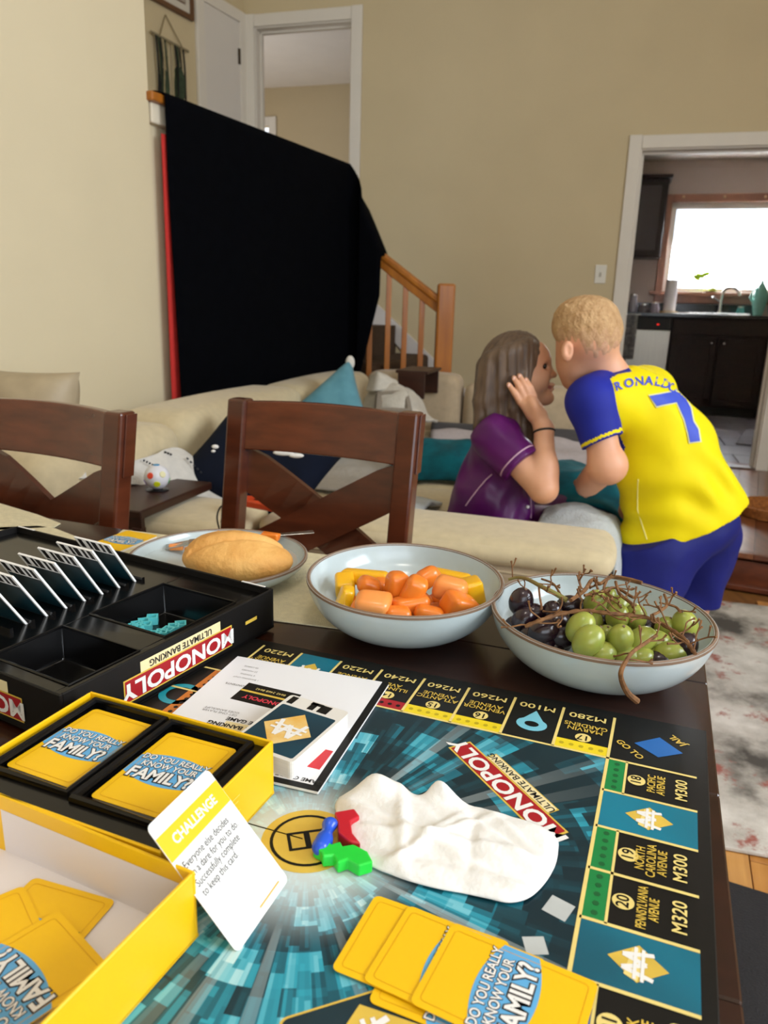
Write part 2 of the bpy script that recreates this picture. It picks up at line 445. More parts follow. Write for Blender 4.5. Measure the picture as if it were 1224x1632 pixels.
# upper landing slab, stair flight, skirting board along the wall
carpet_m = mat('brown_carpet', '#4a3624', 0.95, var=0.25, scale=60, bump=0.5, bscale=300)
Cn = MBi @ Vector((LB.x, LB.y, 0))          # corner of the landing in the wall frame
nose0 = bw(612, 521, -0.3)                  # landing nosing
x_n = nose0.x
st = bpy.data.objects.new('stair_flight', None); col.objects.link(st); st.matrix_world = MBk; WM['stair_flight'] = MBk.copy(); struct(st)
depth_st = -Cn.y - 0.02
sl_ = [MBi @ q for q in (HC, LB - eL * 0.03, LA - eL * 0.03, LA - eL * 1.2)]
MB().prism([(x_n, 0), (sl_[0].x, 0), (sl_[3].x, sl_[3].y), (sl_[2].x, sl_[2].y), (sl_[1].x, sl_[1].y), (x_n, sl_[1].y)], UZ - 0.2, UZ).build('landing_slab', carpet_m, st)
for k in range(1, 5):
    z = UZ - 0.19 * k; xa = x_n + 0.225 * (k - 1)
    MB().box((xa + 0.12, -depth_st / 2, z - 0.08), (0.26, depth_st, 0.16)).build('step', carpet_m, st, bevel=0.03, bseg=3)
sk = MB()
q0 = Vector((x_n - 0.32, 0, UZ + 0.30)); slope = 0.19 / 0.225
pts = [(x_n - 1.0, UZ), (x_n - 1.0, UZ + 0.14), (x_n - 0.14, UZ + 0.14), (x_n + 0.86, UZ + 0.14 - slope * 1.0), (x_n + 0.86, UZ - 0.12 - slope * 1.0), (x_n, UZ - 0.12)]
sk.prism([(a, b) for a, b in pts], 0, 0.02, Matrix(((1, 0, 0, 0), (0, 0, -1, 0), (0, 1, 0, 0), (0, 0, 0, 1))))
sk.build('skirt_board', mat('stair_skirt_paint', '#dcd6d2', 0.5, var=0.02, scale=6), st)

# stair railing: newel, sloped handrail, balusters, corner post
NW = at(705, 590, 4.24)
rail = thing('stair_railing', 'honey oak stair railing with square newel post behind the sofa', 'railing', (NW.x, NW.y, 0))
MB().box((0, 0, 0.66), (0.095, 0.095, 1.10)).build('newel_post', oak_m, rail, bevel=0.012)
nt_ = at(705, 452, 4.24).z
rail.children[0].data.transform(Matrix.Translation((0, 0, nt_ - 1.21)))
h1 = at(692, 468, 4.24); h0 = at(612, 402, 4.37)
sl = (h0.z - h1.z) / (h1 - h0).to_2d().length
def rail_pt(x, dz=0):
    """point on the handrail at horizontal distance x from the newel"""
    return Vector((NW.x, NW.y, 0)) - eB * x + Vector((0, 0, h1.z - 0.025 + sl * (x - 0.05) + dz))
MB().bar(rail_pt(0.03, 0), rail_pt(0.49, 0), 0.06, 0.038).build('handrail', oak_m, rail, bevel=0.012, world=True)
MB().bar(rail_pt(0.03, -0.045), rail_pt(0.49, -0.045), 0.04, 0.04).build('under_rail', oak_m, rail, bevel=0.005, world=True)
for px in (584, 616, 645, 674):
    d = at(px, 500, 4.3); x = (Vector((NW.x, NW.y, 0)) - Vector((d.x, d.y, 0))).dot(eB)
    t = rail_pt(x, -0.05); MB().bar((t.x, t.y, 0.45), t, 0.03, 0.03, (1, 0, 0)).build('baluster', oak_m, rail, bevel=0.003, world=True)
MB().box((LB.x - .05, LB.y + .05, RZ / 2 - 0.01), (0.08, 0.08, RZ - 0.02), None, -TB).build('corner_post', oak_m, rail, bevel=0.01, world=True)

# upstairs room behind the upper door
up_m = mat('upstairs_wall_paint', '#b8a684', 0.8, var=0.02, scale=3)
fwy = 2.35
uw = wall_panels([], uL - 1.6, uR + 0.7, UZ - 0.1, 3.5, 0.1, MBk @ Matrix.Translation((0, fwy, 0))).build('wall_upstairs', up_m); struct(uw)
w2 = MB().box((uR + 0.72, fwy / 2 + 0.07, 2.2), (0.08, fwy, 2.6), MBk).box((uL - 1.65, fwy / 2 + 0.07, 2.2), (0.08, fwy, 2.6), MBk).build('wall_upstairs_side', up_m); struct(w2)
ch = (bw(500, 136, fwy)).z
struct(MB().box(((uL + uR) / 2 - 0.45, fwy / 2 + 0.12, ch + 0.04), (uR - uL + 2.5, fwy + 0.1, 0.08), MBk).build('ceiling_upstairs', ceil_m))
struct(MB().box(((uL + uR) / 2 - 0.45, fwy / 2 + 0.12, UZ - 0.05), (uR - uL + 2.5, fwy, 0.1), MBk).build('floor_upstairs', carpet_m))
a = bw(441, 186, fwy)
ut = bpy.data.objects.new('door_frame_upstairs', None); col.objects.link(ut); ut.matrix_world = MBk @ Matrix.Translation((a.x, fwy, a.z)); WM['door_frame_upstairs'] = ut.matrix_world.copy(); struct(ut)  # white door frame on the far upstairs wall
MB().box((-0.04, -0.012, -0.45), (0.08, 0.024, 0.9)).build('side_board', white_m, ut, bevel=0.004)
MB().box((-0.28, -0.011, -0.04), (0.4, 0.022, 0.08)).build('head_board', white_m, ut, bevel=0.004)
MB().box((-0.11, -0.006, -0.5), (0.06, 0.012, 0.8)).build('pane', mat('upstairs_glow_strip', '#dfe6ea', 0.1, emit='#eef4ff', estr=1.2), ut)  # pale strip inside the door frame, given a glow of its own
MB().box((-0.17, -0.014, -0.55), (0.06, 0.02, 0.8)).build('dark_strip', mat('black_strip', '#0b0a0a', 0.9, var=0.1, scale=20), ut)  # black strip standing for the dark inside the door frame
a = at(553, 284, 7.0)
bx_ = MB().box((a.x, a.y, UZ + 0.4), (0.35, 0.3, 0.86)).box((a.x, a.y, a.z - 0.02), (0.38, 0.32, 0.05)).build('dresser', mat('black_lacquer', '#14110f', 0.4, var=0.1, scale=20), bevel=0.01)
tag(bx_, 'black dresser standing in the room behind the upper doorway', 'dresser')

# floors and landing
floor_m = mat('oak_floor', '#c48a4a', 0.38, c2='#a06a32', scale=5, stretch=(1, 1, 1), coat=0.15)
fl = MB().box((0.6, 3.0, -0.06), (9, 13, 0.1)).build('floor', mat('floor_groove', '#8a5c2c', 0.5, c2='#6d4520', scale=4, stretch=(8, 1, 1))); struct(fl)
fd = Matrix.Rotation(-R(20), 4, 'Z')
plank_ms = [mat('plank_%d' % i, c_, 0.35, c2=d_, scale=3, stretch=(14, 1.2, 1), coat=0.2) for i, (c_, d_) in enumerate((('#cf9450', '#b47a3a'), ('#c4863f', '#a66d30'), ('#d6a05c', '#b98246')))]
pm = {}
for i in range(-3, 22):
    for j in range(2):
        x = 0.2 + i * 0.083; y = 0.55 + j * 1.3 + (i % 3) * 0.2
        k = (i * 7 + j) % 3
        if k not in pm:
            o = MB().box((0, 0, -0.004), (0.081, 1.298, 0.012)).build('plank', plank_ms[k], fl, bevel=0.0012, bseg=1); pm[k] = o.data
        else:
            o = bpy.data.objects.new('plank', pm[k]); col.objects.link(o); o.parent = fl
            b_ = o.modifiers.new('bevel', 'BEVEL'); b_.width = 0.0012; b_.segments = 1
        o.matrix_local = Matrix.Translation((0.25, 0.3, -0.002)) @ fd @ Matrix.Translation((x, y, 0))

s1 = onz(1150, 874, KZ); s2 = onz(1224, 885, KZ); sdir = (s2 - s1).normalized(); sn = Vector((-sdir.y, sdir.x, 0))
lm_dark = mat('cherry_riser', '#6b3216', 0.35, c2='#4a2110', scale=3, stretch=(1, 8, 8), coat=0.3)
MS = frame((s1.x, s1.y, 0), sdir, sn)
lp = MB().box((0.35, 1.1, KZ / 2 - 0.02), (1.5, 2.2, KZ - 0.04), MS).build('step_landing', lm_dark); struct(lp)
pl_ms = [mat('cherry_plank_%d' % i, c_, 0.3, c2=d_, scale=2.5, stretch=(10, 1, 1), coat=0.35) for i, (c_, d_) in enumerate((('#7a4327', '#5c2f1b'), ('#6c3a22', '#4f2817'), ('#8a5636', '#6a3c24')))]
for i in range(14):
    MB().box((-0.36 + i * 0.108, 1.08, KZ - 0.011), (0.106, 2.21, 0.022), MS).build('plank', pl_ms[(i * 5) % 3], lp, bevel=0.0015, bseg=1)
MB().box((0.35, 0.005, KZ - 0.014), (1.5, 0.05, 0.03), MS).build('nosing', lm_dark, lp, bevel=0.01)
MB().box((0.35, -0.004, 0.012), (1.5, 0.02, 0.024), MS).build('shoe_moulding', lm_dark, lp, bevel=0.004)

# rug with worn abstract pattern
rm = bpy.data.materials.new('abstract_rug'); rm.use_nodes = True
nt = rm.node_tree; N = nt.nodes; L = nt.links; bs = N['Principled BSDF']; bs.inputs['Roughness'].default_value = 0.95
tc = N.new('ShaderNodeTexCoord')
n1 = N.new('ShaderNodeTexNoise'); n1.inputs['Scale'].default_value = 3.2; n1.inputs['Detail'].default_value = 6; n1.inputs['Roughness'].default_value = 0.62
n2 = N.new('ShaderNodeTexNoise'); n2.inputs['Scale'].default_value = 5.5; n2.inputs['Detail'].default_value = 7; n2.inputs['Roughness'].default_value = 0.7
mp2 = N.new('ShaderNodeMapping'); mp2.inputs['Location'].default_value = (3.1, 1.7, 0.4)
L.new(tc.outputs['Object'], n1.inputs['Vector']); L.new(tc.outputs['Object'], mp2.inputs[0]); L.new(mp2.outputs[0], n2.inputs['Vector'])
r1 = N.new('ShaderNodeValToRGB'); L.new(n1.outputs['Fac'], r1.inputs[0]); e_ = r1.color_ramp.elements
e_[0].position = 0.36; e_[0].color = (*lin('#4d4842'), 1); e_[1].position = 0.62; e_[1].color = (*lin('#d9d3ca'), 1)
for p_, c_ in ((0.43, '#8d877e'), (0.5, '#b9b2a8')):
    x_ = e_.new(p_); x_.color = (*lin(c_), 1)
r2 = N.new('ShaderNodeValToRGB'); L.new(n2.outputs['Fac'], r2.inputs[0]); r2.color_ramp.elements[0].position = 0.56; r2.color_ramp.elements[1].position = 0.63
mx = N.new('ShaderNodeMix'); mx.data_type = 'RGBA'; L.new(r2.outputs[0], mx.inputs[0]); L.new(r1.outputs[0], mx.inputs[6]); mx.inputs[7].default_value = (*lin('#9c5a4e'), 1)
L.new(mx.outputs[2], bs.inputs['Base Color'])
n3 = N.new('ShaderNodeTexNoise'); n3.inputs['Scale'].default_value = 220; L.new(tc.outputs['Object'], n3.inputs['Vector'])
bp = N.new('ShaderNodeBump'); bp.inputs['Strength'].default_value = 0.4; bp.inputs['Distance'].default_value = 0.004; L.new(n3.outputs['Fac'], bp.inputs['Height']); L.new(bp.outputs[0], bs.inputs['Normal'])
MATS['abstract_rug'] = rm
ra = onz(1160, 1350, 0.012); rb = onz(1224, 1362, 0.012); rd = (rb - ra).normalized(); rn = Vector((-rd.y, rd.x, 0))
MR = frame((ra.x, ra.y, 0), rd, rn)
rl = (onz(1180, 958, 0.012) - ra).dot(rn) - 0.02
rug = MB().box((0.2, rl / 2, 0.007), (1.8, rl, 0.010), MR).build('area_rug', rm, bevel=0.003)
tag(rug, 'pale grey area rug with worn abstract rust and charcoal pattern on the floor', 'rug')
ma = onz(1166, 1399, 0.03); mb2 = onz(1224, 1417, 0.03); md = (mb2 - ma).normalized(); mn = Vector((-md.y, md.x, 0))
MM = frame((ma.x, ma.y, 0), md, mn)
mt = thing('floor_mat', 'black floor mat beside the dining table', 'mat', M=MM @ Matrix.Translation((0.25, -0.45, 0.001)))
blackmat = mat('black_mat_rubber', '#17161a', 0.75, var=0.15, scale=60, bump=0.3, bscale=200)
MB().prism(rrect(0.9, 0.9, 0.03), 0, 0.016).build('mat_pad', blackmat, mt, bevel=0.004)
MB().prism(rrect(0.9, 0.9, 0.03), 0.016, 0.019).prism(rrect(0.86, 0.86, 0.02), 0.019, 0.0195).build('edge_binding', blackmat, mt)

# kitchen
KD = 2.75                                   # cabinet fronts behind the back wall plane
def kp(px, py, off=KD): return bw(px, py, off)
kwz = KD + 0.62
kceil = bw(1139, 253, kwz).z
wl, wr_ = kp(1063, 400, kwz).x, kp(1228, 400, kwz).x + 0.12
wt, wbm = kp(1140, 322, kwz).z, kp(1140, 466, kwz).z
kw = wall_panels([(wl, wr_, wbm, wt)], kL - 1.3, kR + 1.6, 0, kceil + 0.1, 0.1, MBk @ Matrix.Translation((0, kwz, 0))).build('wall_kitchen', kwall_m); struct(kw)
ks = MB().box((kL - 1.33, kwz / 2 + 0.1, 1.4), (0.08, kwz, 2.9), MBk).box((kR + 1.6, kwz / 2 + 0.1, 1.4), (0.08, kwz, 2.9), MBk).build('wall_kitchen_side', kwall_m); struct(ks)
kc = MB().box(((kL + kR) / 2 + 0.15, kwz / 2 + 0.1, kceil + 0.05), (kR - kL + 3.0, kwz + 0.1, 0.1), MBk).build('ceiling_kitchen', ceil_m); struct(kc)
kf = MB().box(((kL + kR) / 2 + 0.15, kwz / 2 + 0.06, KZ - 0.07), (kR - kL + 3.0, kwz, 0.1), MBk).build('floor_kitchen', mat('tile_grout', '#6f6a6c', 0.8, var=0.1, scale=20)); struct(kf)
tile_ms = [mat('grey_tile_%d' % i, c_, 0.28, c2=d_, scale=4, detail=6) for i, (c_, d_) in enumerate((('#8d8a93', '#75727c'), ('#96939b', '#7c7982'), ('#85828c', '#6e6b75')))]
ytile = kp(1180, 661, 0).z
ty = (MBi @ onz(1180, 661, KZ)).y
tx = 0.42
nrow = max(1, int(ty / tx) + 1)
for j in range(nrow):
    for i in range(-3, 6):
        xa = i * tx - 0.55 + (0.0 if j % 2 else 0.21); ya = 0.14 + j * tx
        if ya + tx * 0.5 > ty + 0.2: continue
        MB().box((xa + tx / 2, ya + tx / 2, KZ - 0.012), (tx - 0.006, tx - 0.006, 0.02), MBk).build('tile', tile_ms[(i + 2 * j) % 3], kf, world=False, bevel=0.002, bseg=1)
MB().box((0.1, ty + 0.03, KZ - 0.006), (4.0, 0.05, 0.022), MBk).build('transition_strip', lm_dark, kf)
for i in range(14):
    MB().box((-1.3 + i * 0.2, (ty + kwz) / 2 + 0.03, KZ - 0.014), (0.198, kwz - ty - 0.06, 0.02), MBk).build('plank', pl_ms[(i * 4) % 3], kf)
MB().box(((kL + kR) / 2, 0.03, KZ + 0.004), (kR - kL, 0.10, 0.018), MBk).build('threshold', mat('threshold_wood', '#5a3a20', 0.4, c2='#45290f', scale=4, stretch=(1, 8, 1)), kf, bevel=0.004)
# kitchen window
win = bpy.data.objects.new('window_1', None); col.objects.link(win); MW = MBk @ Matrix.Translation((0, kwz, 0)); win.matrix_world = MW; WM['window_1'] = MW.copy(); struct(win)
wood_m = mat('window_wood', '#8f5f45', 0.45, c2='#704732', scale=4, stretch=(1, 1, 1), coat=0.1)
tw = 0.075
MB().box((wl - tw / 2, -0.015, (wt + wbm) / 2 + tw / 2), (tw, 0.03, wt - wbm + tw)).build('side_casing', wood_m, win, bevel=0.005)
MB().box((wr_ + tw / 2, -0.015, (wt + wbm) / 2 + tw / 2), (tw, 0.03, wt - wbm + tw)).build('side_casing', wood_m, win, bevel=0.005)
MB().box(((wl + wr_) / 2, -0.016, wt + tw / 2), (wr_ - wl, 0.03, tw)).build('head_casing', wood_m, win, bevel=0.005)
MB().box(((wl + wr_) / 2, -0.04, wbm - 0.02), (wr_ - wl + 0.26, 0.16, 0.035)).build('window_sill', wood_m, win, bevel=0.005)
MB().box(((wl + wr_) / 2, -0.014, wbm - 0.075), (wr_ - wl + 0.15, 0.028, 0.075)).build('sill_apron', wood_m, win, bevel=0.005)
fm = mat('white_vinyl_frame', '#d8d5d0', 0.4, var=0.02, scale=10)
for nm, c_, d_ in (('sash_stile', (wl + 0.025, 0.05, (wt + wbm) / 2), (0.05, 0.05, wt - wbm)), ('sash_stile', (wr_ - 0.025, 0.05, (wt + wbm) / 2), (0.05, 0.05, wt - wbm)),
                   ('sash_rail', ((wl + wr_) / 2, 0.05, wt - 0.03), (wr_ - wl, 0.05, 0.06)), ('sash_rail', ((wl + wr_) / 2, 0.05, wbm + 0.02), (wr_ - wl, 0.05, 0.04))):
    MB().box(c_, d_).build(nm, fm, win, bevel=0.004)
gl = mat('window_glass', '#ffffff', 0.02, trans=1.0); gl.node_tree.nodes['Principled BSDF'].inputs['IOR'].default_value = 1.02
MB().box(((wl + wr_) / 2, 0.06, (wt + wbm) / 2), (wr_ - wl, 0.004, wt - wbm)).build('pane', gl, win)
for px in (1089, 1154, 1219):
    q = kp(px, 316, kwz); MB().ell((q.x, -0.035, q.z + 0.01), 0.012).build('curtain_peg', mat('peg_brass', '#c9a884', 0.3, metal=0.6, var=0.1, scale=40), win)

# main ceiling, outer walls with windows behind the viewer
struct(MB().box((0.6, 2.5, CEIL + 0.05), (9, 11, 0.1)).build('ceiling', ceil_m))
MRr = frame((0, -2.1, 0), (1, 0, 0), (0, 1, 0))
fwall = wall_panels([(-0.5, 2.3, 0.75, 2.55)], -3.7, 3.6, -0.1, CEIL, -0.12, MRr).build('wall_front', wall_m); struct(fwall)
MRs = frame((3.3, 0, 0), (0, 1, 0), (-1, 0, 0))
swall = wall_panels([(-1.35, 0.75, 1.5, 3.2)], -2.2, 4.45, -0.1, CEIL, -0.12, MRs).build('wall_right', wall_m); struct(swall)
for nm, M_, xa, xb, za, zb in (('window_3', MRr, -0.5, 2.3, 0.75, 2.55), ('window_4', MRs, -1.35, 0.75, 1.5, 3.2)):
    e = bpy.data.objects.new(nm, None); col.objects.link(e); e.matrix_world = M_; WM[nm] = M_.copy(); struct(e)
    for x in (xa + .03, (xa + xb) / 2, xb - .03): MB().box((x, -0.05, (za + zb) / 2), (0.06, 0.06, zb - za)).build('sash_stile', white_m, e)
    for z in (za + .03, zb - .03): MB().box(((xa + xb) / 2, -0.05, z), (xb - xa, 0.055, 0.06)).build('sash_rail', white_m, e)

# unseen lamp added over the dining table for overhead light, above the picture's upper edge
pl0 = thing('added_pendant_lamp', 'unseen glass globe pendant lamp added over the dining table for overhead light', 'lamp', (0.05, 0.25, 2.55))
MB().tube([(0, 0, 0.16), (0, 0, CEIL - 2.55 - 0.02)], 0.006, 8).build('cord', mat('lamp_cord', '#2a2622', .6, var=.1, scale=30), pl0)
MB().lathe([(0.002, CEIL - 2.55 - 0.03), (0.06, CEIL - 2.55 - 0.03), (0.06, CEIL - 2.55), (0.002, CEIL - 2.55)], 24).build('canopy', MATS['lamp_cord'], pl0, smooth=True, angle=40)
MB().lathe([(0.03, 0.155), (0.05, 0.16), (0.05, 0.19), (0.008, 0.20)], 24).build('cap', MATS['lamp_cord'], pl0, smooth=True, angle=40)
gb_ = MB().ell((0, 0, 0), 0.16, None, 28, 16).build('globe', mat('opal_glass', '#fffaf0', .4, emit='#fff6ea', estr=19.0), pl0, smooth=True, angle=180)
# ================================================================== dining table, chairs
T = 0.76
TT = R(19.5)
eT = Vector((math.cos(TT), -math.sin(TT), 0)); nT = Vector((math.sin(TT), math.cos(TT), 0))
wood_dark = mat('dark_walnut_top', '#34180d', 0.25, c2='#210e07', scale=3.0, stretch=(1.2, 14, 14), coat=0.25, detail=6)
far_l = onz(170, 839, T); rgt = onz(1128, 1095, T)
# far right corner of the table top
tR = rgt.dot(eT); tF = far_l.dot(nT)
TBL = eT * (tR - 0.62) + nT * (tF - 0.5)
table = thing('dining_table', 'dark brown wooden dining table covered with board games and bowls', 'table', (TBL.x, TBL.y, 0), -TT)
X1, Y1 = 0.62, 0.5
for j in range(5):
    y0 = -Y1 + 0.2 * j
    MB().box((X1 - 0.9, y0 + 0.1, T - 0.016), (1.8, 0.1995, 0.032)).build('board', wood_dark, table, bevel=0.0015, bseg=1)
apr = mat('dark_walnut_frame', '#3a1a0d', 0.4, c2='#2a1209', scale=4, stretch=(2, 2, 8))
for x, y, sx, sy in ((X1 - 0.9, Y1 - 0.06, 1.6, 0.024), (X1 - 0.9, -Y1 + 0.06, 1.6, 0.024), (X1 - 0.06, 0, 0.024, 0.8), (X1 - 1.74, 0, 0.024, 0.8)):
    MB().box((x, y, T - 0.032 - 0.045), (sx, sy, 0.09)).build('apron', apr, table)
for x in (X1 - 0.07, X1 - 1.73):
    for y in (Y1 - 0.07, -Y1 + 0.07):
        MB().box((x, y, (T - 0.032) / 2), (0.075, 0.075, T - 0.032)).build('leg', apr, table, bevel=0.004)

chair_m = mat('cherry_chair_wood', '#5c2b17', 0.28, c2='#431c0d', scale=5, stretch=(2, 2, 9), coat=0.35, detail=5)
chair_r = mat('cherry_rail_wood', '#6a331d', 0.25, c2='#502311', scale=5, stretch=(2, 9, 9), coat=0.4, detail=5)
def make_chair(label, PL, PR):
    """PL, PR: tops of the back posts"""
    mid = (PL + PR) / 2; d = (PR - PL); W = d.length; ang = math.atan2(d.y, d.x)
    c = thing('dining_chair', label, 'chair', (mid.x, mid.y, 0), ang, 'cherry brown cross-back dining chairs')
    H = mid.z; hw_ = W / 2
    lean = lambda z: -0.16 * (H - z)            # the back leans away from the table towards its top
    for sx in (-1, 1):
        m = MB(); prof = [(-0.021, -0.019), (0.021, -0.019), (0.021, 0.019), (-0.021, 0.019)]
        zs = [0, 0.25, 0.45, 0.7, H]; ys = [lean(0.45) + 0.05, lean(0.45), lean(0.45), lean(0.7), 0]
        vs = []; fs = []
        for z, y in zip(zs, ys): vs += [(sx * hw_ + a, y + b, z) for a, b in prof]
        for i in range(4):
            for j in range(4): fs.append((4 * i + j, 4 * i + (j + 1) % 4, 4 * i + 4 + (j + 1) % 4, 4 * i + 4 + j))
        fs += [(3, 2, 1, 0), (16, 17, 18, 19)]
        m.add(vs, fs).build('back_post', chair_m, c, bevel=0.005)
        MB().add([(sx * (hw_ + 0.021) + a * 0.004 * sx, lean(z) + b, z) for z in (H - 0.115, H - 0.004) for a, b in ((0, -0.008), (1, -0.008), (1, 0.018), (0, 0.018))],
                 [(0, 1, 2, 3), (7, 6, 5, 4), (0, 4, 5, 1), (1, 5, 6, 2), (2, 6, 7, 3), (3, 7, 4, 0)]).build('post_strip', chair_m, c, bevel=0.001)
    # curved top rail
    m = MB(); n = 14; zb, zt = H - 0.102, H - 0.004; vs = []; fs = []
    for i in range(n + 1):
        u = -1 + 2 * i / n; x = u * (hw_ - 0.019); yc = 0.020 * (1 - u * u)
        arch = 0.004 * (1 - u * u)
        for y, z in ((-0.009, zb), (0.009, zb), (0.009, zt + arch), (-0.009, zt + arch)): vs.append((x, yc + y + lean(z), z))
    for i in range(n):
        for j in range(4): fs.append((4 * i + j, 4 * i + (j + 1) % 4, 4 * i + 4 + (j + 1) % 4, 4 * i + 4 + j))
    fs += [(3, 2, 1, 0), (4 * n, 4 * n + 1, 4 * n + 2, 4 * n + 3)]
    m.add(vs, [tuple(reversed(f)) for f in fs]).build('top_rail', chair_r, c, bevel=0.003)
    # crossed slats
    zlo = H - 0.44; bw_ = 0.086
    for k, sx in enumerate((1, -1)):
        a = Vector((-sx * (hw_ - 0.0), 0, zb - 0.030)); b = Vector((sx * (hw_ - 0.0), 0, zlo + 0.09))
        dv = (b - a).normalized(); nv = Vector((-dv.z, 0, dv.x)); off = 0.012 if k == 0 else 0.0
        poly = []
        n = 10; vs = []; fs = []
        for i in range(n + 1):
            u = i / n; p_ = a.lerp(b, u)
            for q in (p_ - nv * bw_ / 2, p_ + nv * bw_ / 2):
                xq = max(-hw_ + 0.018, min(hw_ - 0.018, q.x)); zq = min(q.z, zb + 0.0)
                yy = 0.018 * (1 - (xq / hw_) ** 2) + lean(zq) + off
                vs += [(xq, yy - 0.006, zq), (xq, yy + 0.006, zq)]
        for i in range(n):
            o = 4 * i; fs += [(o, o + 2, o + 6, o + 4), (o + 1, o + 5, o + 7, o + 3), (o, o + 4, o + 5, o + 1), (o + 2, o + 3, o + 7, o + 6)]
        fs += [(0, 1, 3, 2), (4 * n, 4 * n + 2, 4 * n + 3, 4 * n + 1)]
        MB().add(vs, fs).build('cross_slat', chair_m, c)
    MB().box((0, lean(zlo) + 0.004, zlo + 0.03), (W - 0.036, 0.02, 0.06)).build('lower_rail', chair_r, c, bevel=0.003)
    yb = lean(0.45)
    MB().prism([(-hw_ - 0.01, yb - 0.42), (hw_ + 0.01, yb - 0.42), (hw_ - 0.022, yb + 0.015), (-hw_ + 0.022, yb + 0.015)], 0.445, 0.475).build('seat', chair_r, c, bevel=0.008)
    for sx in (-1, 1):
        MB().box((sx * (hw_ - 0.01), yb - 0.39, 0.2225), (0.04, 0.04, 0.445)).build('front_leg', chair_m, c, bevel=0.004)
        MB().box((sx * (hw_ - 0.005), yb - 0.19, 0.415), (0.02, 0.36, 0.06)).build('seat_apron', chair_m, c)
        MB().box((sx * (hw_ - 0.005), yb - 0.19, 0.18), (0.02, 0.37, 0.03)).build('stretcher', chair_m, c)
    MB().box((0, yb - 0.39, 0.415), (W - 0.06, 0.02, 0.06)).build('seat_apron', chair_m, c)
    return c
make_chair('cross-back dining chair in the centre, beside the bread plate', at(384, 634, 1.57), at(655, 657, 1.435))
p_r = at(191, 655, 1.34); p_d = (at(384, 634, 1.57) - at(655, 657, 1.435)); p_d.z = 0; p_d = p_d.normalized() * 0.3755
p_d = Matrix.Rotation(R(-5), 3, 'Z') @ p_d
make_chair('cross-back dining chair at the left edge, behind the black game box', p_r + p_d, p_r)

# ================================================================== sectional sofa and what lies on it
SO = onz(970, 893, 0.60); SO.z = 0
MSo = frame(SO, eB, nB)
def S(x, y, z): return MSo @ Vector((x, y, z))
cream = mat('cream_upholstery', '#c9b995', 0.9, var=0.06, scale=40, bump=0.15, bscale=500, sheen=0.2)
cream2 = mat('cream_upholstery_tan', '#bda98c', 0.9, var=0.08, scale=30, bump=0.15, bscale=500, sheen=0.2)  # darker tan cream for frames, bases and far back cushions
pipe_m = mat('cream_piping', '#a8977a', 0.9, var=0.05, scale=60)
def cushion(mb, c, d, r=0.05, bulge=0.012, seg=5):
    """rounded upholstered block, c centre, d size (local sofa coordinates)"""
    n = 14
    P = {}
    vs = []; fs = []
    def pt(u, v, w_):
        q = [u * d[0] / 2, v * d[1] / 2, w_ * d[2] / 2]
        inner = [max(-d[i] / 2 + r, min(d[i] / 2 - r, q[i])) for i in range(3)]
        dv = Vector([q[i] - inner[i] for i in range(3)]); L_ = dv.length
        o = Vector(inner) + (dv * (r / L_) if L_ > 1e-9 else Vector((0, 0, 0)))
        b = bulge * (1 - u * u) * (1 - v * v) if abs(w_) == 1 else bulge * (1 - w_ * w_) * ((1 - u * u) if abs(v) == 1 else (1 - v * v))
        ax = 2 if abs(w_) == 1 else (1 if abs(v) == 1 else 0)
        o[ax] += b * (1 if (w_, v, u)[2 - ax] > 0 else -1)
        return o + Vector(c)
    def lin_(k):
        # denser samples near the ends for the rounded rim
        t = -1 + 2 * k / n; return math.copysign(1 - (1 - abs(t)) ** 1.6, t) if abs(t) < 1 else t
    for ax in range(3):
        for sg in (-1, 1):
            o = len(vs)
            for i in range(n + 1):
                for j in range(n + 1):
                    a, b = lin_(i), lin_(j); q = [0, 0, 0]; q[ax] = sg; q[(ax + 1) % 3] = a; q[(ax + 2) % 3] = b
                    vs.append(pt(*q))
            for i in range(n):
                for j in range(n):
                    f = (o + i * (n + 1) + j, o + (i + 1) * (n + 1) + j, o + (i + 1) * (n + 1) + j + 1, o + i * (n + 1) + j + 1)
                    fs.append(f if sg > 0 else tuple(reversed(f)))
    mb.add(vs, fs, MSo)
    return mb
def weld(o, dist=1e-4):
    bm = bmesh.new(); bm.from_mesh(o.data); bmesh.ops.remove_doubles(bm, verts=bm.verts, dist=dist); bm.to_mesh(o.data); bm.free()
    o.data.polygons.foreach_set('use_smooth', [True] * len(o.data.polygons))
    return o
def sofa_piece(name, label, parts, base=(0, 0)):
    o = thing(name, label, 'sofa', S(base[0], base[1], 0), -TB, 'modules of the cream sectional sofa')
    for nm, c_, d_, r_, m_ in parts:
        weld(cushion(MB(), c_, d_, r_).build(nm, m_, o, smooth=True, world=True))
    return o
sp = sofa_piece('sofa_module', 'low cream sofa back nearest the table, in front of the girl', [
    ('back_frame', (-0.425, 0.12, 0.285), (0.85, 0.232, 0.56), 0.030, cream2),
    ('back_cushion', (-0.425, 0.122, 0.577), (0.865, 0.245, 0.062), 0.028, cream),
    ('base', (-0.425, 0.62, 0.14), (0.86, 0.74, 0.26), 0.03, cream2),
    ('seat_cushion', (-0.425, 0.62, 0.38), (0.86, 0.74, 0.23), 0.05, cream)])
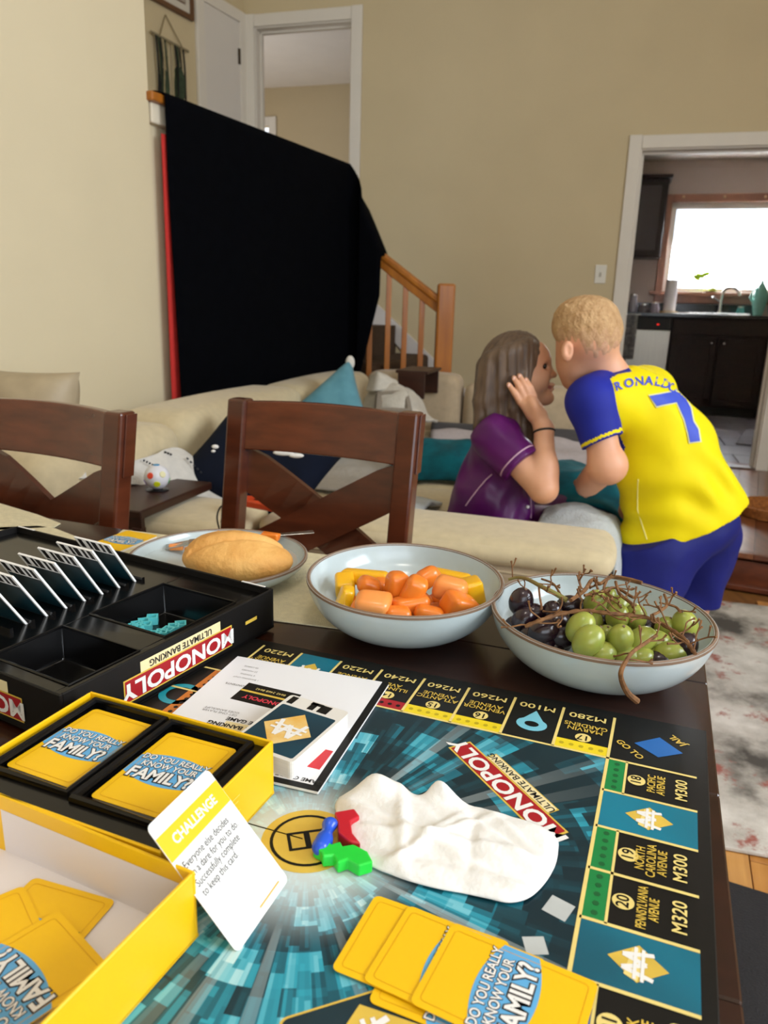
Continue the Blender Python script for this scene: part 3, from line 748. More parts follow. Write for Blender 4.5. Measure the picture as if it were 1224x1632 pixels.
# stitched seam across the outer face
MB().tube([S(-0.46, -0.006 - .010 * (1 - ((z - .28) / .28) ** 2), z) for z in (0.03, 0.12, 0.2, 0.28, 0.36, 0.45, 0.53)], 0.0035, 6).build('seam', pipe_m, sp, world=True)
MB().tube(bezier([S(-0.85, -0.008, 0.546), S(-0.6, -0.014, 0.546), S(-0.2, -0.014, 0.546), S(-0.07, -0.012, 0.538), S(-0.02, -0.006, 0.50), S(-0.004, -0.003, 0.40), S(.002, .006, .2)], 8), 0.004, 6).build('piping', pipe_m, sp, world=True)
for x in (-0.8, -0.06):
    for y in (0.05, 0.93): MB().box(S(x, y, 0.011), (0.05, 0.05, 0.022)).build('foot', apr, sp, world=True)
sp2 = sofa_piece('sofa_module', 'low cream sofa back under the dark wooden side tray', [
    ('back_frame', (-1.40, 0.02, 0.285), (1.0, 0.25, 0.56), 0.035, cream2),
    ('back_cushion', (-1.40, 0.02, 0.572), (1.02, 0.265, 0.066), 0.03, cream),
    ('base', (-1.40, 0.55, 0.14), (1.02, 0.76, 0.26), 0.03, cream2),
    ('seat_cushion', (-1.40, 0.55, 0.38), (1.02, 0.76, 0.23), 0.05, cream)], (-1.4, 0.3))
for x in (-1.85, -0.95):
    for y in (-0.05, 0.88): MB().box(S(x, y, 0.011), (0.05, 0.05, 0.022)).build('foot', apr, sp2, world=True)
sp3 = sofa_piece('sofa_module', 'cream sofa section along the left wall with two rounded back cushions', [
    ('base', (-1.20, 1.66, 0.14), (0.9, 1.4, 0.26), 0.03, cream2),
    ('seat_cushion', (-1.18, 1.66, 0.38), (0.92, 1.4, 0.23), 0.05, cream),
    ('back_cushion', (-1.40, 0.045, 0.59), (0.27, 0.60, 0.36), 0.06, cream),
    ('back_cushion', (-1.41, 0.84, 0.605), (0.27, 0.96, 0.37), 0.06, cream),
    ('back_cushion', (-1.40, 1.80, 0.60), (0.24, 0.94, 0.37), 0.06, cream)], (-1.4, 1.2))
for x in (-1.55, -0.85):
    for y in (1.05, 2.2): MB().box(S(x, y, 0.011), (0.05, 0.05, 0.022)).build('foot', apr, sp3, world=True)
sp4 = sofa_piece('sofa_module', 'cream sofa section with upright back in front of the stair railing', [
    ('base', (-0.36, 1.66, 0.14), (0.72, 1.38, 0.26), 0.03, cream2),
    ('seat_cushion', (-0.36, 1.66, 0.38), (0.72, 1.38, 0.23), 0.05, cream),
    ('back_cushion', (-1.05, 2.31, 0.58), (0.50, 0.20, 0.42), 0.045, cream2),
    ('back_cushion', (-0.46, 2.33, 0.55), (0.62, 0.20, 0.40), 0.045, cream2)], (-0.4, 2.0))
for x in (-0.66, -0.06):
    for y in (1.05, 2.25): MB().box(S(x, y, 0.011), (0.05, 0.05, 0.022)).build('foot', apr, sp4, world=True)
# ================================================================== games on the table
gold = mat('gold_print', '#d8b64a', 0.35, var=0.12, scale=30)
goldlite = mat('gold_print_pale', '#e6cf7d', 0.4, var=0.06, scale=40)
cream_p = mat('cream_print', '#e9d9a6', 0.45, var=0.04, scale=40)
red_p = mat('red_print', '#a3131f', 0.4, var=0.08, scale=30)
white_p = mat('white_print', '#e9e7e3', 0.45, var=0.02, scale=30)
black_p = mat('black_print', '#100f0e', 0.45, var=0.1, scale=40, spec=0.25)
black_board = mat('black_board_print', '#141311', 0.4, var=0.12, scale=25, spec=0.3)
yellow_p = mat('yellow_print', '#e8cf1c', 0.42, var=0.05, scale=40)
green_p = mat('green_print', '#14803f', 0.42, var=0.07, scale=40)
blue_p = mat('blue_print', '#1f63ad', 0.42, var=0.05, scale=40)
teal_p = mat('teal_print', '#0c7a94', 0.4, c2='#0d4453', scale=6, detail=2)
txt_black = mat('black_ink', '#1c1a19', 0.6, var=0.05, scale=60)
txt_grey = mat('grey_ink', '#8d8a88', 0.6, var=0.05, scale=60)

# ---------------------------------------------------------------- game board
BD = 0.046849; BW = 1.51
BA = R(-20.864)
MBd = Matrix.Translation((0.196946, 0.566076, T)) @ Matrix.Rotation(BA, 4, 'Z')
board = thing('game_board', 'black property-trading game board with teal city artwork on the table', 'game board', M=MBd)
BT = 0.003
u0, u1, v0, v1 = -8 - BW - 0.2, BW + 0.2, -8 - BW - 0.2, BW + 0.26
def Q(mb, pts, z): return mb.add([(a * BD, b * BD, z) for a, b in pts], [tuple(range(len(pts)))])
MB().box(((u0 + u1) / 2 * BD, (v0 + v1) / 2 * BD, BT / 2), ((u1 - u0) * BD, (v1 - v0) * BD, BT)).build('board_panel', black_board, board, bevel=0.0008, bseg=1)
# artwork of streets rushing out from the centre
am = bpy.data.materials.new('city_artwork'); am.use_nodes = True; MATS['city_artwork'] = am
nt = am.node_tree; N = nt.nodes; L = nt.links; bs = N['Principled BSDF']; bs.inputs['Roughness'].default_value = 0.32
tc = N.new('ShaderNodeTexCoord'); mp = N.new('ShaderNodeMapping'); L.new(tc.outputs['Object'], mp.inputs[0])
mp.inputs['Location'].default_value = (4.0, 4.2, 0); mp.inputs['Scale'].default_value = (1 / BD, 1 / BD, 0)
sx_ = N.new('ShaderNodeSeparateXYZ'); L.new(mp.outputs[0], sx_.inputs[0])
def math_(op, a, b=None, c=None):
    n_ = N.new('ShaderNodeMath'); n_.operation = op
    for i, q in enumerate((a, b, c)):
        if q is None: continue
        if isinstance(q, (int, float)): n_.inputs[i].default_value = q
        else: L.new(q, n_.inputs[i])
    return n_.outputs[0]
ang = math_('ARCTAN2', sx_.outputs[1], sx_.outputs[0])
rad = math_('SQRT', math_('ADD', math_('MULTIPLY', sx_.outputs[0], sx_.outputs[0]), math_('MULTIPLY', sx_.outputs[1], sx_.outputs[1])))
lr = math_('LOGARITHM', math_('MAXIMUM', rad, 0.05), 2.718)
def cells(ka, kr, seed, jit=0.0):
    """random value per sector cell"""
    a_ = math_('FLOOR', math_('MULTIPLY', ang, ka))
    n1_ = N.new('ShaderNodeTexWhiteNoise'); n1_.noise_dimensions = '2D'; cx = N.new('ShaderNodeCombineXYZ'); L.new(a_, cx.inputs[0]); cx.inputs[1].default_value = seed; L.new(cx.outputs[0], n1_.inputs['Vector'])
    b_ = math_('FLOOR', math_('ADD', math_('MULTIPLY', lr, kr), math_('MULTIPLY', n1_.outputs['Value'], 5.0)))
    n2_ = N.new('ShaderNodeTexWhiteNoise'); n2_.noise_dimensions = '3D'; cy = N.new('ShaderNodeCombineXYZ'); L.new(a_, cy.inputs[0]); L.new(b_, cy.inputs[1]); cy.inputs[2].default_value = seed + 0.5
    L.new(cy.outputs[0], n2_.inputs['Vector'])
    return n2_.outputs['Value']
v_a = cells(5, 4.2, 1.0); v_b = cells(14, 7.0, 2.0); v_c = cells(38, 3.0, 3.0)
mixv = math_('ADD', math_('ADD', math_('MULTIPLY', v_a, 0.45), math_('MULTIPLY', v_b, 0.37)), math_('MULTIPLY', v_c, 0.18))
# upper right districts are the darkest ones of the picture
dk = math_('MULTIPLY', math_('ADD', sx_.outputs[0], sx_.outputs[1]), 0.040)
mixv = math_('SUBTRACT', math_('SUBTRACT', mixv, math_('MAXIMUM', dk, 0.0)), 0.03)
rp = N.new('ShaderNodeValToRGB'); L.new(mixv, rp.inputs[0]); e_ = rp.color_ramp.elements
e_[0].position = 0.16; e_[0].color = (*lin('#0a2730'), 1); e_[1].position = 0.88; e_[1].color = (*lin('#bfe3e6'), 1)
for p_, c_ in ((0.33, '#123f4a'), (0.46, '#1c6c7e'), (0.58, '#2f9bb0'), (0.72, '#6fbccb')):
    x_ = e_.new(p_); x_.color = (*lin(c_), 1)
gw = N.new('ShaderNodeMapRange'); gw.interpolation_type = 'SMOOTHSTEP'; L.new(rad, gw.inputs[0]); gw.inputs[1].default_value = 0.5; gw.inputs[2].default_value = 2.0; gw.inputs[3].default_value = 0.9; gw.inputs[4].default_value = 0.0
shaft = N.new('ShaderNodeMapRange'); L.new(cells(17, 0.01, 9.0), shaft.inputs[0]); shaft.inputs[1].default_value = 0.80; shaft.inputs[2].default_value = 1.0; shaft.inputs[3].default_value = 0.0; shaft.inputs[4].default_value = 0.45
fall = N.new('ShaderNodeMapRange'); L.new(rad, fall.inputs[0]); fall.inputs[1].default_value = 1.0; fall.inputs[2].default_value = 5.0; fall.inputs[3].default_value = 1.0; fall.inputs[4].default_value = 0.2
wf = math_('MAXIMUM', gw.outputs[0], math_('MULTIPLY', shaft.outputs[0], fall.outputs[0]))
mx = N.new('ShaderNodeMix'); mx.data_type = 'RGBA'; L.new(wf, mx.inputs[0]); L.new(rp.outputs[0], mx.inputs[6]); mx.inputs[7].default_value = (*lin('#d3dedd'), 1)
L.new(mx.outputs[2], bs.inputs['Base Color'])
z1, z2, z3, z4 = BT + 0.00015, BT + 0.0003, BT + 0.00045, BT + 0.0006
Q(MB(), [(-8, -8), (0, -8), (0, 0), (-8, 0)], z1).build('city_print', am, board)
# gold rules
gl_ = MB(); lw = 0.028
def rule(a, b, wd=lw):
    a, b = Vector((*a, 0)), Vector((*b, 0)); d = (b - a).normalized(); n_ = Vector((-d.y, d.x, 0)) * wd
    Q(gl_, [(a + n_)[:2], (a - n_)[:2], (b - n_)[:2], (b + n_)[:2]], z3)
for a, b in (((-8, 0), (0, 0)), ((0, -8), (0, 0)), ((-8, -8), (-8, 0)), ((-8, -8), (0, -8))): rule(a, b)
for i in range(9):
    rule((-i, 0), (-i, BW)); rule((0, -i), (BW, -i)); rule((-8, -i), (-8 - BW, -i)); rule((-i, -8), (-i, -8 - BW))
sides = {'top': (lambda s, t: (-s, t)), 'right': (lambda s, t: (t, -s)), 'left': (lambda s, t: (-8 - t, -s)), 'bottom': (lambda s, t: (-s, -8 - t))}
bars = {'top': ['y', None, 'y', 'y', 'r', 'r', None, 'r'], 'right': ['g', None, 'g', 'g', None, 'b', 'b', None], 'left': ['o', 'o', None, 'o', 'p', 'p', None, 'p'], 'bottom': ['l', 'l', None, 'l', 'n', None, 'n', 'n']}
cm = {'y': yellow_p, 'r': red_p, 'g': green_p, 'b': blue_p, 'o': mat('orange_print', '#d27a1c', .42, var=.05, scale=40), 'p': mat('pink_print', '#b8317e', .42, var=.05, scale=40), 'l': mat('sky_print', '#8cc4e4', .42, var=.05, scale=40), 'n': mat('brown_print', '#6a3a20', .42, var=.05, scale=40)}
for sd, fn in sides.items():
    for i, k in enumerate(bars[sd]):
        if k:
            o = Q(MB(), [fn(i + 0.02, 0.02), fn(i + 0.98, 0.02), fn(i + 0.98, 0.34), fn(i + 0.02, 0.34)], z2)
            if sd == 'right' : rule(fn(i, 0.34), fn(i + 1, 0.34), 0.02)
            o.build('colour_bar', cm[k], board)
            dots = MB()
            for q in range(5):
                c0 = fn(i + 0.14 + 0.18 * q, 0.18); Q(dots, [(c0[0] + 0.05 * math.cos(w_), c0[1] + 0.05 * math.sin(w_)) for w_ in [math.pi / 3 * t for t in range(6)]], z3)
            dots.build('bar_dots', {'y': mat('yellow_dot', '#b9a312', .5, var=.05, scale=30), 'g': mat('green_dot', '#0c5a2a', .5, var=.05, scale=30)}.get(k, black_p), board)
def diamond_cell(fn, i):
    Q(MB(), [fn(i + 0.03, 0.03), fn(i + 0.97, 0.03), fn(i + 0.97, BW), fn(i + 0.03, BW)], z2).build('event_cell', teal_p, board)
    c0 = fn(i + 0.5, 0.78)
    Q(MB(), [fn(i + 0.5, 0.41), fn(i + 0.80, 0.78), fn(i + 0.5, 1.15), fn(i + 0.20, 0.78)], z3).build('gold_diamond', gold, board)
    Q(MB(), [fn(i + 0.28, 0.70), fn(i + 0.72, 0.62), fn(i + 0.79, 0.78), fn(i + 0.5, 0.86), fn(i + 0.24, 0.78)], z3 + 0.0001).build('diamond_shine', goldlite, board)
    rot = {'top': math.pi, 'right': math.pi / 2, 'left': -math.pi / 2, 'bottom': 0}[[k for k in sides if sides[k] is fn][0]]
    Mx = Matrix.Translation((c0[0] * BD, c0[1] * BD, z4)) @ Matrix.Rotation(rot, 4, 'Z')
    glyph(board, Mx, 0.42 * BD)
def glyph(parent, Mx, s, m=None):
    """double-barred M symbol"""
    mb = MB(); m = m or white_p
    def seg(a, b, wd):
        a, b = Vector((*a, 0)), Vector((*b, 0)); d = (b - a).normalized(); n_ = Vector((-d.y, d.x, 0)) * wd
        zz = Vector((0, 0, len(mb.f) * 0.00004)); mb.add([(p * s + zz) for p in (a + n_, a - n_, b - n_, b + n_)], [(0, 1, 2, 3)], Mx)
    for a, b in (((-.5, -.45), (-.28, .45)), ((-.28, .45), (0.0, -.25)), ((0, -.25), (.22, .45)), ((.22, .45), (.45, -.45))): seg(a, b, 0.075)
    seg((-.62, .08), (.6, .08), .05); seg((-.66, -.14), (.56, -.14), .05)
    mb.build('money_symbol', m, parent)
diamond_cell(sides['top'], 6); diamond_cell(sides['right'], 1); diamond_cell(sides['right'], 4)
gl_.build('gold_rules', goldlite, board)
def btext(s, u, v, rot, size, m, **kw):
    return text(s, size * BD, m, board, Matrix.Translation((u * BD, v * BD, z4)) @ Matrix.Rotation(rot, 4, 'Z'), **kw)
def num_disc(u, v, s, rot):
    Q(MB(), [(u + 0.15 * math.cos(w_), v + 0.15 * math.sin(w_)) for w_ in [math.pi / 10 * t for t in range(20)]], z3).build('number_disc', goldlite, board)
    btext(s, u, v, rot, 0.24, black_p, bold=0.015)
for i, price, nm, num in ((0, 'M280', 'MARVIN\nGARDENS', '17'), (1, 'M100', None, None), (2, 'M260', 'VENTNOR\nAVENUE', '16'), (3, 'M260', 'ATLANTIC\nAVENUE', '15'), (4, 'M240', 'ILLINOIS\nAVE', '14'), (5, 'M220', 'INDIANA\nAVENUE', '13'), (7, 'M220', 'KENTUCKY\nAVENUE', '12')):
    btext(price, -i - 0.5, 1.30, math.pi, 0.26, goldlite, bold=0.012, sx=1.25)
    if nm: btext(nm, -i - 0.5, 0.87, math.pi, 0.185, gold, bold=0.012, line=0.85)
    if num: num_disc(-i - 0.5, 0.50, num, math.pi)
for i, price, nm, num in ((0, 'M300', 'PACIFIC\nAVENUE', '18'), (2, 'M300', 'NORTH\nCAROLINA\nAVENUE', '19'), (3, 'M320', 'PENNSYLVANIA\nAVENUE', '20'), (5, 'M350', 'PARK\nPLACE', '21')):
    btext(price, 1.27, -i - 0.5, math.pi / 2, 0.27, goldlite, bold=0.014, sx=1.0)
    btext(nm, 0.86, -i - 0.5, math.pi / 2, 0.185, gold, bold=0.014, sx=0.62 if 'PENN' in nm else 0.8, line=0.85)
    num_disc(0.53, -i - 0.5, num, math.pi / 2)
# water works drop
dm = MB(); dc = (-1.5, 0.62)
drop = [(dc[0] + 0.30 * math.sin(t) * (1 if abs(t) < 2.2 else 0.9), dc[1] - 0.02 + 0.25 * -math.cos(t)) for t in [(-2.35 + 4.7 * k / 16) for k in range(17)]] + [(dc[0], dc[1] + 0.52)]
Q(dm, drop, z2).build('water_drop', mat('water_blue', '#27a3c0', .35, c2='#9fd9e6', scale=3), board)
Q(MB(), [(dc[0] + 0.14 * math.cos(w_), dc[1] - 0.02 + 0.10 * math.sin(w_)) for w_ in [math.pi / 8 * t for t in range(16)]], z3).build('drop_hole', black_p, board)
# go-to-jail corner: blue diamond and wording
Q(MB(), [(0.42, 0.72), (0.86, 1.12), (1.28, 0.72), (0.86, 0.40)], z2).build('corner_diamond', blue_p, board)
btext('GO TO', 0.35, 0.45, R(225 + 90), 0.20, gold, bold=0.02)
btext('JAIL', 1.18, 1.13, R(135), 0.22, gold, bold=0.02)
# central banner
a_, b_ = Vector((-0.56, -2.5, 0)), Vector((-2.58, -0.70, 0)); d_ = (b_ - a_).normalized(); ban = math.atan2(d_.y, d_.x); c_ = (a_ + b_) / 2; bl = (b_ - a_).length
Mb = Matrix.Translation((c_.x * BD, c_.y * BD, 0)) @ Matrix.Rotation(ban, 4, 'Z')
def bq(nm, x0, x1, y0, y1, z, m, sh=0.0): return MB().add([((x0 - sh) * BD, y0 * BD, z), ((x1 - sh) * BD, y0 * BD, z), ((x1 + sh) * BD, y1 * BD, z), ((x0 + sh) * BD, y1 * BD, z)], [(0, 1, 2, 3)], Mb).build(nm, m, board)
bq('banner_edge', -bl / 2 - .04, bl / 2 + .04, -0.24, 0.24, z2, gold); bq('banner', -bl / 2, bl / 2, -0.205, 0.205, z3, red_p)
text('MONOPOLY', 0.46 * BD, white_p, board, Mb @ Matrix.Translation((0, 0, z4)), bold=0.028, sx=1.18)
bq('subtitle_edge', -bl / 2 + .45, bl / 2 - .5, -0.46, -0.24, z2, gold); bq('subtitle_strip', -bl / 2 + .48, bl / 2 - .53, -0.44, -0.245, z3, cream_p)
text('ULTIMATE BANKING', 0.185 * BD, txt_black, board, Mb @ Matrix.Translation((0, -0.345 * BD, z4)), bold=0.012, sx=1.05)
# centre medallion
cc = (-4.02, -4.1)
def disc(nm, r_, z, m, n=36, ri=None):
    if ri is None: return Q(MB(), [(cc[0] + r_ * math.cos(2 * math.pi * t / n), cc[1] + r_ * math.sin(2 * math.pi * t / n)) for t in range(n)], z).build(nm, m, board)
    mb = MB(); vs = []
    for t in range(n):
        w_ = 2 * math.pi * t / n; vs += [(cc[0] + ri * math.cos(w_), cc[1] + ri * math.sin(w_)), (cc[0] + r_ * math.cos(w_), cc[1] + r_ * math.sin(w_))]
    mb.add([(a * BD, b * BD, z) for a, b in vs], [(2 * t, 2 * t + 1, (2 * t + 3) % (2 * n), (2 * t + 2) % (2 * n)) for t in range(n)]); return mb.build(nm, m, board)
disc('medallion', 0.70, z2, gold); disc('medallion_ring', 0.57, z3, black_p, ri=0.52)
Mc = Matrix.Translation((cc[0] * BD, cc[1] * BD, 0)) @ Matrix.Rotation(R(35), 4, 'Z')
MB().add([(x * BD, y * BD, z3) for x, y in ((-.3, -.2), (.3, -.2), (.3, .2), (-.3, .2), (-.25, -.15), (.25, -.15), (.25, .15), (-.25, .15))], [(0, 1, 5, 4), (1, 2, 6, 5), (2, 3, 7, 6), (3, 0, 4, 7)], Mc).build('card_icon', black_p, board)
MB().box((0, 0, z3), (0.09 * BD, 0.3 * BD, 0.0001), Mc).build('card_icon_bar', black_p, board)
rq_ = MBd.inverted() @ onz(286, 1106, T + BT); cc = (rq_.x / BD, rq_.y / BD); disc('corner_ring', 0.42, z2, mat('teal_ring', '#1f93a3', .4, var=.05, scale=20), ri=0.27)
# fold line of the board, printed loose cards, printed card space near the bottom
Q(MB(), [(-8.1, -4.19), (-4.1, -4.10), (-4.1, -4.125), (-8.1, -4.215)], z2).build('fold_line', black_p, board)
grey_p = mat('grey_print', '#b9bdbb', .45, var=.06, scale=40)
for (u, v, a0, s_) in ((-0.28, -3.97, 0.5, .24), (-0.46, -4.72, 1.2, .2)):
    Q(MB(), [(u + s_ * math.cos(a0 + k * math.pi / 2), v + s_ * math.sin(a0 + k * math.pi / 2)) for k in range(4)], z2).build('printed_note', grey_p, board)
Mg = Matrix.Translation((-1.85 * BD, -6.75 * BD, 0)) @ Matrix.Rotation(R(42), 4, 'Z')
MB().prism(rrect(1.9 * BD, 1.3 * BD, 0.12 * BD), z1, z2, Mg).build('card_space_edge', gold, board)
MB().prism(rrect(1.84 * BD, 1.24 * BD, 0.1 * BD), z1, z3, Mg).build('card_space', mat('card_space_print', '#0e2a33', .4, var=.2, scale=20), board)
MB().add([(x * BD, y * BD, z4) for x, y in ((-.62, 0), (0, -.52), (.62, 0), (0, .52))], [(0, 1, 2, 3)], Mg).build('gold_diamond', gold, board)
glyph(board, Mg @ Matrix.Translation((0, 0, z4 + 0.0001)) @ Matrix.Rotation(R(90), 4, 'Z'), 0.55 * BD)

# ---------------------------------------------------------------- black game box with tray
BH = 0.052
pA, pB, pC = onz(436, 938, T + BH), onz(110, 1114, T + BH), onz(28, 838, T + BH)
BZ0 = 0.0038
pC = pA + (pC - pA).normalized() * 0.453
MX = frame((pC.x, pC.y, T + BZ0), pA - pC, pA - pB)        # origin far-left corner, x to the right, y away; box spans y in [-BYL, 0]
BXL, BYL = 0.453, 0.291
BH -= BZ0
gb = thing('game_box', 'open black game box bottom with plastic tray, left side of the table', 'game box', M=MX)
blk_card = mat('black_box_card', '#100e0d', 0.5, var=0.15, scale=30, spec=0.25)
blk_pl = mat('black_glossy_plastic', '#080707', 0.18, var=0.2, scale=10, spec=0.4)
MB().box((BXL / 2, -BYL / 2, 0.0015), (BXL, BYL, 0.003)).build('box_bottom', blk_card, gb)
for nm, c_, d_ in (('box_wall', (BXL / 2, -0.0015, BH / 2), (BXL, 0.003, BH)), ('box_wall', (BXL / 2, -BYL + 0.0015, BH / 2), (BXL, 0.003, BH)),
                   ('box_wall', (0.0015, -BYL / 2, BH / 2), (0.003, BYL - 0.006, BH)), ('box_wall', (BXL - 0.0015, -BYL / 2, BH / 2), (0.003, BYL - 0.006, BH))):
    MB().box(c_, d_).build(nm, blk_card, gb, bevel=0.0008, bseg=1)
TZ = 0.040
W2 = (BXL - 0.130, BXL - 0.022, -0.150, -0.042); W1 = (BXL - 0.128, BXL - 0.020, -0.266, -0.186)    # wells (x0,x1,y0,y1)
def plate_with_holes(x0, x1, y0, y1, holes, z, mb):
    xs = sorted({x0, x1, *[h[0] for h in holes], *[h[1] for h in holes]}); ys = sorted({y0, y1, *[h[2] for h in holes], *[h[3] for h in holes]})
    for a, b in zip(xs, xs[1:]):
        for c, d in zip(ys, ys[1:]):
            m_ = ((a + b) / 2, (c + d) / 2)
            if not any(h[0] < m_[0] < h[1] and h[2] < m_[1] < h[3] for h in holes): mb.add([(a, c, z), (b, c, z), (b, d, z), (a, d, z)], [(0, 1, 2, 3)])
tr = MB(); plate_with_holes(0.003, BXL - 0.003, -BYL + 0.003, -0.003, [W1, W2], TZ, tr)
for (a, b, c, d) in (W1, W2):
    s_ = 0.008; z = 0.008
    vs = [(a, c, TZ), (b, c, TZ), (b, d, TZ), (a, d, TZ), (a + s_, c + s_, z), (b - s_, c + s_, z), (b - s_, d - s_, z), (a + s_, d - s_, z)]
    tr.add(vs, [(0, 1, 5, 4), (1, 2, 6, 5), (2, 3, 7, 6), (3, 0, 4, 7), (4, 5, 6, 7)])
tr = weld(tr.build('tray', blk_pl, gb), 1e-5)
tr.data.polygons.foreach_set('use_smooth', [False] * len(tr.data.polygons))
bv = tr.modifiers.new('bevel', 'BEVEL'); bv.width = 0.004; bv.segments = 3; bv.limit_method = 'ANGLE'
for (a, b, c, d) in (W1, W2):
    MB().tube([(a, c, TZ + .0005), (b, c, TZ + .0005), (b, d, TZ + .0005), (a, d, TZ + .0005), (a, c, TZ + .0005)], 0.0016, 6).build('well_rim', blk_pl, gb)
for k in range(8):
    MB().box((BXL - 0.192, -0.048 - 0.025 * k, TZ + 0.002), (0.07, 0.004, 0.006)).build('slot_rib', blk_pl, gb)
# printed panels on the sides
def side_logo(M, wd, s):
    """logo block lying in local xy of M, wd wide"""
    h = wd * 0.16
    MB().add([(-wd / 2, -h / 2, 0), (wd / 2, -h / 2, 0), (wd / 2, h / 2, 0), (-wd / 2, h / 2, 0)], [(0, 1, 2, 3)], M).build('logo_edge', gold, s)
    MB().add([(-wd / 2 + .0015, -h / 2 + .0015, 0.0002), (wd / 2 - .0015, -h / 2 + .0015, .0002), (wd / 2 - .0015, h / 2 - .0015, .0002), (-wd / 2 + .0015, h / 2 - .0015, .0002)], [(0, 1, 2, 3)], M).build('logo_panel', red_p, s)
    text('MONOPOLY', h * 0.95, white_p, s, M @ Matrix.Translation((0, 0, 0.0005)), bold=0.03, sx=wd * 0.185 / (h * 0.95))
    MB().add([(-wd * .38, -h * .95, 0), (wd * .36, -h * .95, 0), (wd * .36, -h / 2, 0), (-wd * .38, -h / 2, 0)], [(0, 1, 2, 3)], M).build('subtitle_strip', cream_p, s)
    text('ULTIMATE BANKING', h * 0.40, txt_black, s, M @ Matrix.Translation((0, -h * .72, 0.0005)), bold=0.012, sx=wd * 0.062 / (h * 0.40))
# the right-hand side (x = 0 face): lettering upside down, reading towards the far end
Mside = Matrix(((0, 0, 1, BXL + 0.0004), (-1, 0, 0, -0.150), (0, -1, 0, 0.019), (0, 0, 0, 1)))
side_logo(Mside, 0.150, gb)
Mnear = Matrix(((-1, 0, 0, BXL - 0.125), (0, 0, -1, -BYL - 0.0004), (0, -1, 0, 0.019), (0, 0, 0, 1)))
side_logo(Mnear, 0.150, gb)
MB().add([(0, 0, 0), (0.02, 0, 0), (0.02, 0.004, 0), (0, 0.004, 0)], [(0, 1, 2, 3)], Matrix(((0, 0, 1, BXL + 0.0005), (1, 0, 0, -0.052), (0, 1, 0, 0.022), (0, 0, 0, 1)))).build('gold_stripe', gold, gb)
# white stickers on the rim
for x in (BXL - 0.046, BXL - 0.45):
    MB().box((x + 0.018, 0.0, BH - 0.006), (0.034, 0.0006, 0.007)).build('rim_sticker', white_p, gb)
    MB().box((x + 0.018, -0.0015, BH + 0.0003), (0.034, 0.0028, 0.0006)).build('rim_sticker', white_p, gb)
    text('A-122124 (EPAQE)', 0.005, txt_black, gb, Matrix(((1, 0, 0, x + 0.018), (0, 0, 1, -0.0034), (0, 1, 0, BH - 0.0055), (0, 0, 0, 1))), sx=0.6)
# property cards standing in the slots
card_face = mat('title_card_face', '#0b1a1f', 0.3, c2='#123842', scale=25, detail=2)
ords = ['nearest the open well, first', 'second', 'third', 'fourth', 'fifth', 'sixth', 'seventh']
for k in range(7):
    yb = -0.055 - 0.0245 * k; x0, x1 = BXL - 0.222, BXL - 0.163
    Mk = MX @ Matrix.Translation((0, yb, TZ + 0.001)) @ Matrix.Rotation(R(32), 4, 'X')
    c_ = thing('title_card', 'white-edged dark game card standing in the box tray, %s from the far side' % ('first' if k == 0 else ords[k]), 'card', M=Mk, group='cards standing in the box tray')
    hgt = 0.066
    MB().box(((x0 + x1) / 2, 0, hgt / 2 - 0.002), (x1 - x0, 0.0022, hgt)).build('card_stock', white_p, c_)
    MB().add([(x0 + .0025, -0.0013, 0.0), (x1 - .0025, -0.0013, 0.0), (x1 - .0025, -0.0013, hgt - 0.019), (x0 + .0025, -0.0013, hgt - 0.019)], [(0, 1, 2, 3)]).build('card_face', card_face, c_)
    bar = MB()
    for (a, wd) in ((0.005, .007), (0.019, .005), (0.027, .008), (0.040, .005), (0.049, .006)):
        bar.add([(x0 + a, -0.0013, hgt - 0.017), (x0 + a + wd, -0.0013, hgt - 0.017), (x0 + a + wd, -0.0013, hgt - 0.003), (x0 + a, -0.0013, hgt - 0.003)], [(0, 1, 2, 3)])
    bar.build('barcode', black_p, c_)
# small teal houses in the well
teal_pl = mat('teal_plastic', '#62cdd2', 0.3, var=0.06, scale=60, sub=0.1)
hpx = [(202, 1001), (213, 997), (226, 993), (243, 988), (208, 1006), (221, 1003), (233, 1000), (247, 1015), (258, 1012), (268, 1008), (277, 1003), (288, 999), (218, 1010)]
for k, (px, py) in enumerate(hpx):
    q = onz(px, py, T + 0.016)
    lo_ = MX.inverted() @ q
    lo_.x = min(max(lo_.x, W2[0] + .018), W2[1] - .018); lo_.y = min(max(lo_.y, W2[2] + .018), W2[3] - .018)
    q = MX @ Vector((lo_.x, lo_.y, 0.0083))
    m = MB(); s_ = 0.0062
    out = [(-s_, -s_), (s_, -s_), (s_, s_), (-s_, s_)]; inn = [(a * .7, b * .7) for a, b in out]
    vs = [(a, b, 0) for a, b in out] + [(a, b, .009) for a, b in out] + [(a, b, .009) for a, b in inn] + [(a, b, .002) for a, b in inn]
    fs = [(3, 2, 1, 0)] + [(i, (i + 1) % 4, 4 + (i + 1) % 4, 4 + i) for i in range(4)] + [(4 + i, 4 + (i + 1) % 4, 8 + (i + 1) % 4, 8 + i) for i in range(4)] + [(8 + i, 8 + (i + 1) % 4, 12 + (i + 1) % 4, 12 + i) for i in range(4)] + [(12, 13, 14, 15)]
    m.add(vs, fs)
    o = m.build('house_piece', teal_pl)
    o.matrix_world = Matrix.Translation(q) @ Matrix.Rotation(rnd.uniform(0, 3), 4, 'Z')
    tag(o, 'tiny teal plastic house piece lying in the tray well of the black box', 'game piece', 'teal house pieces in the tray')

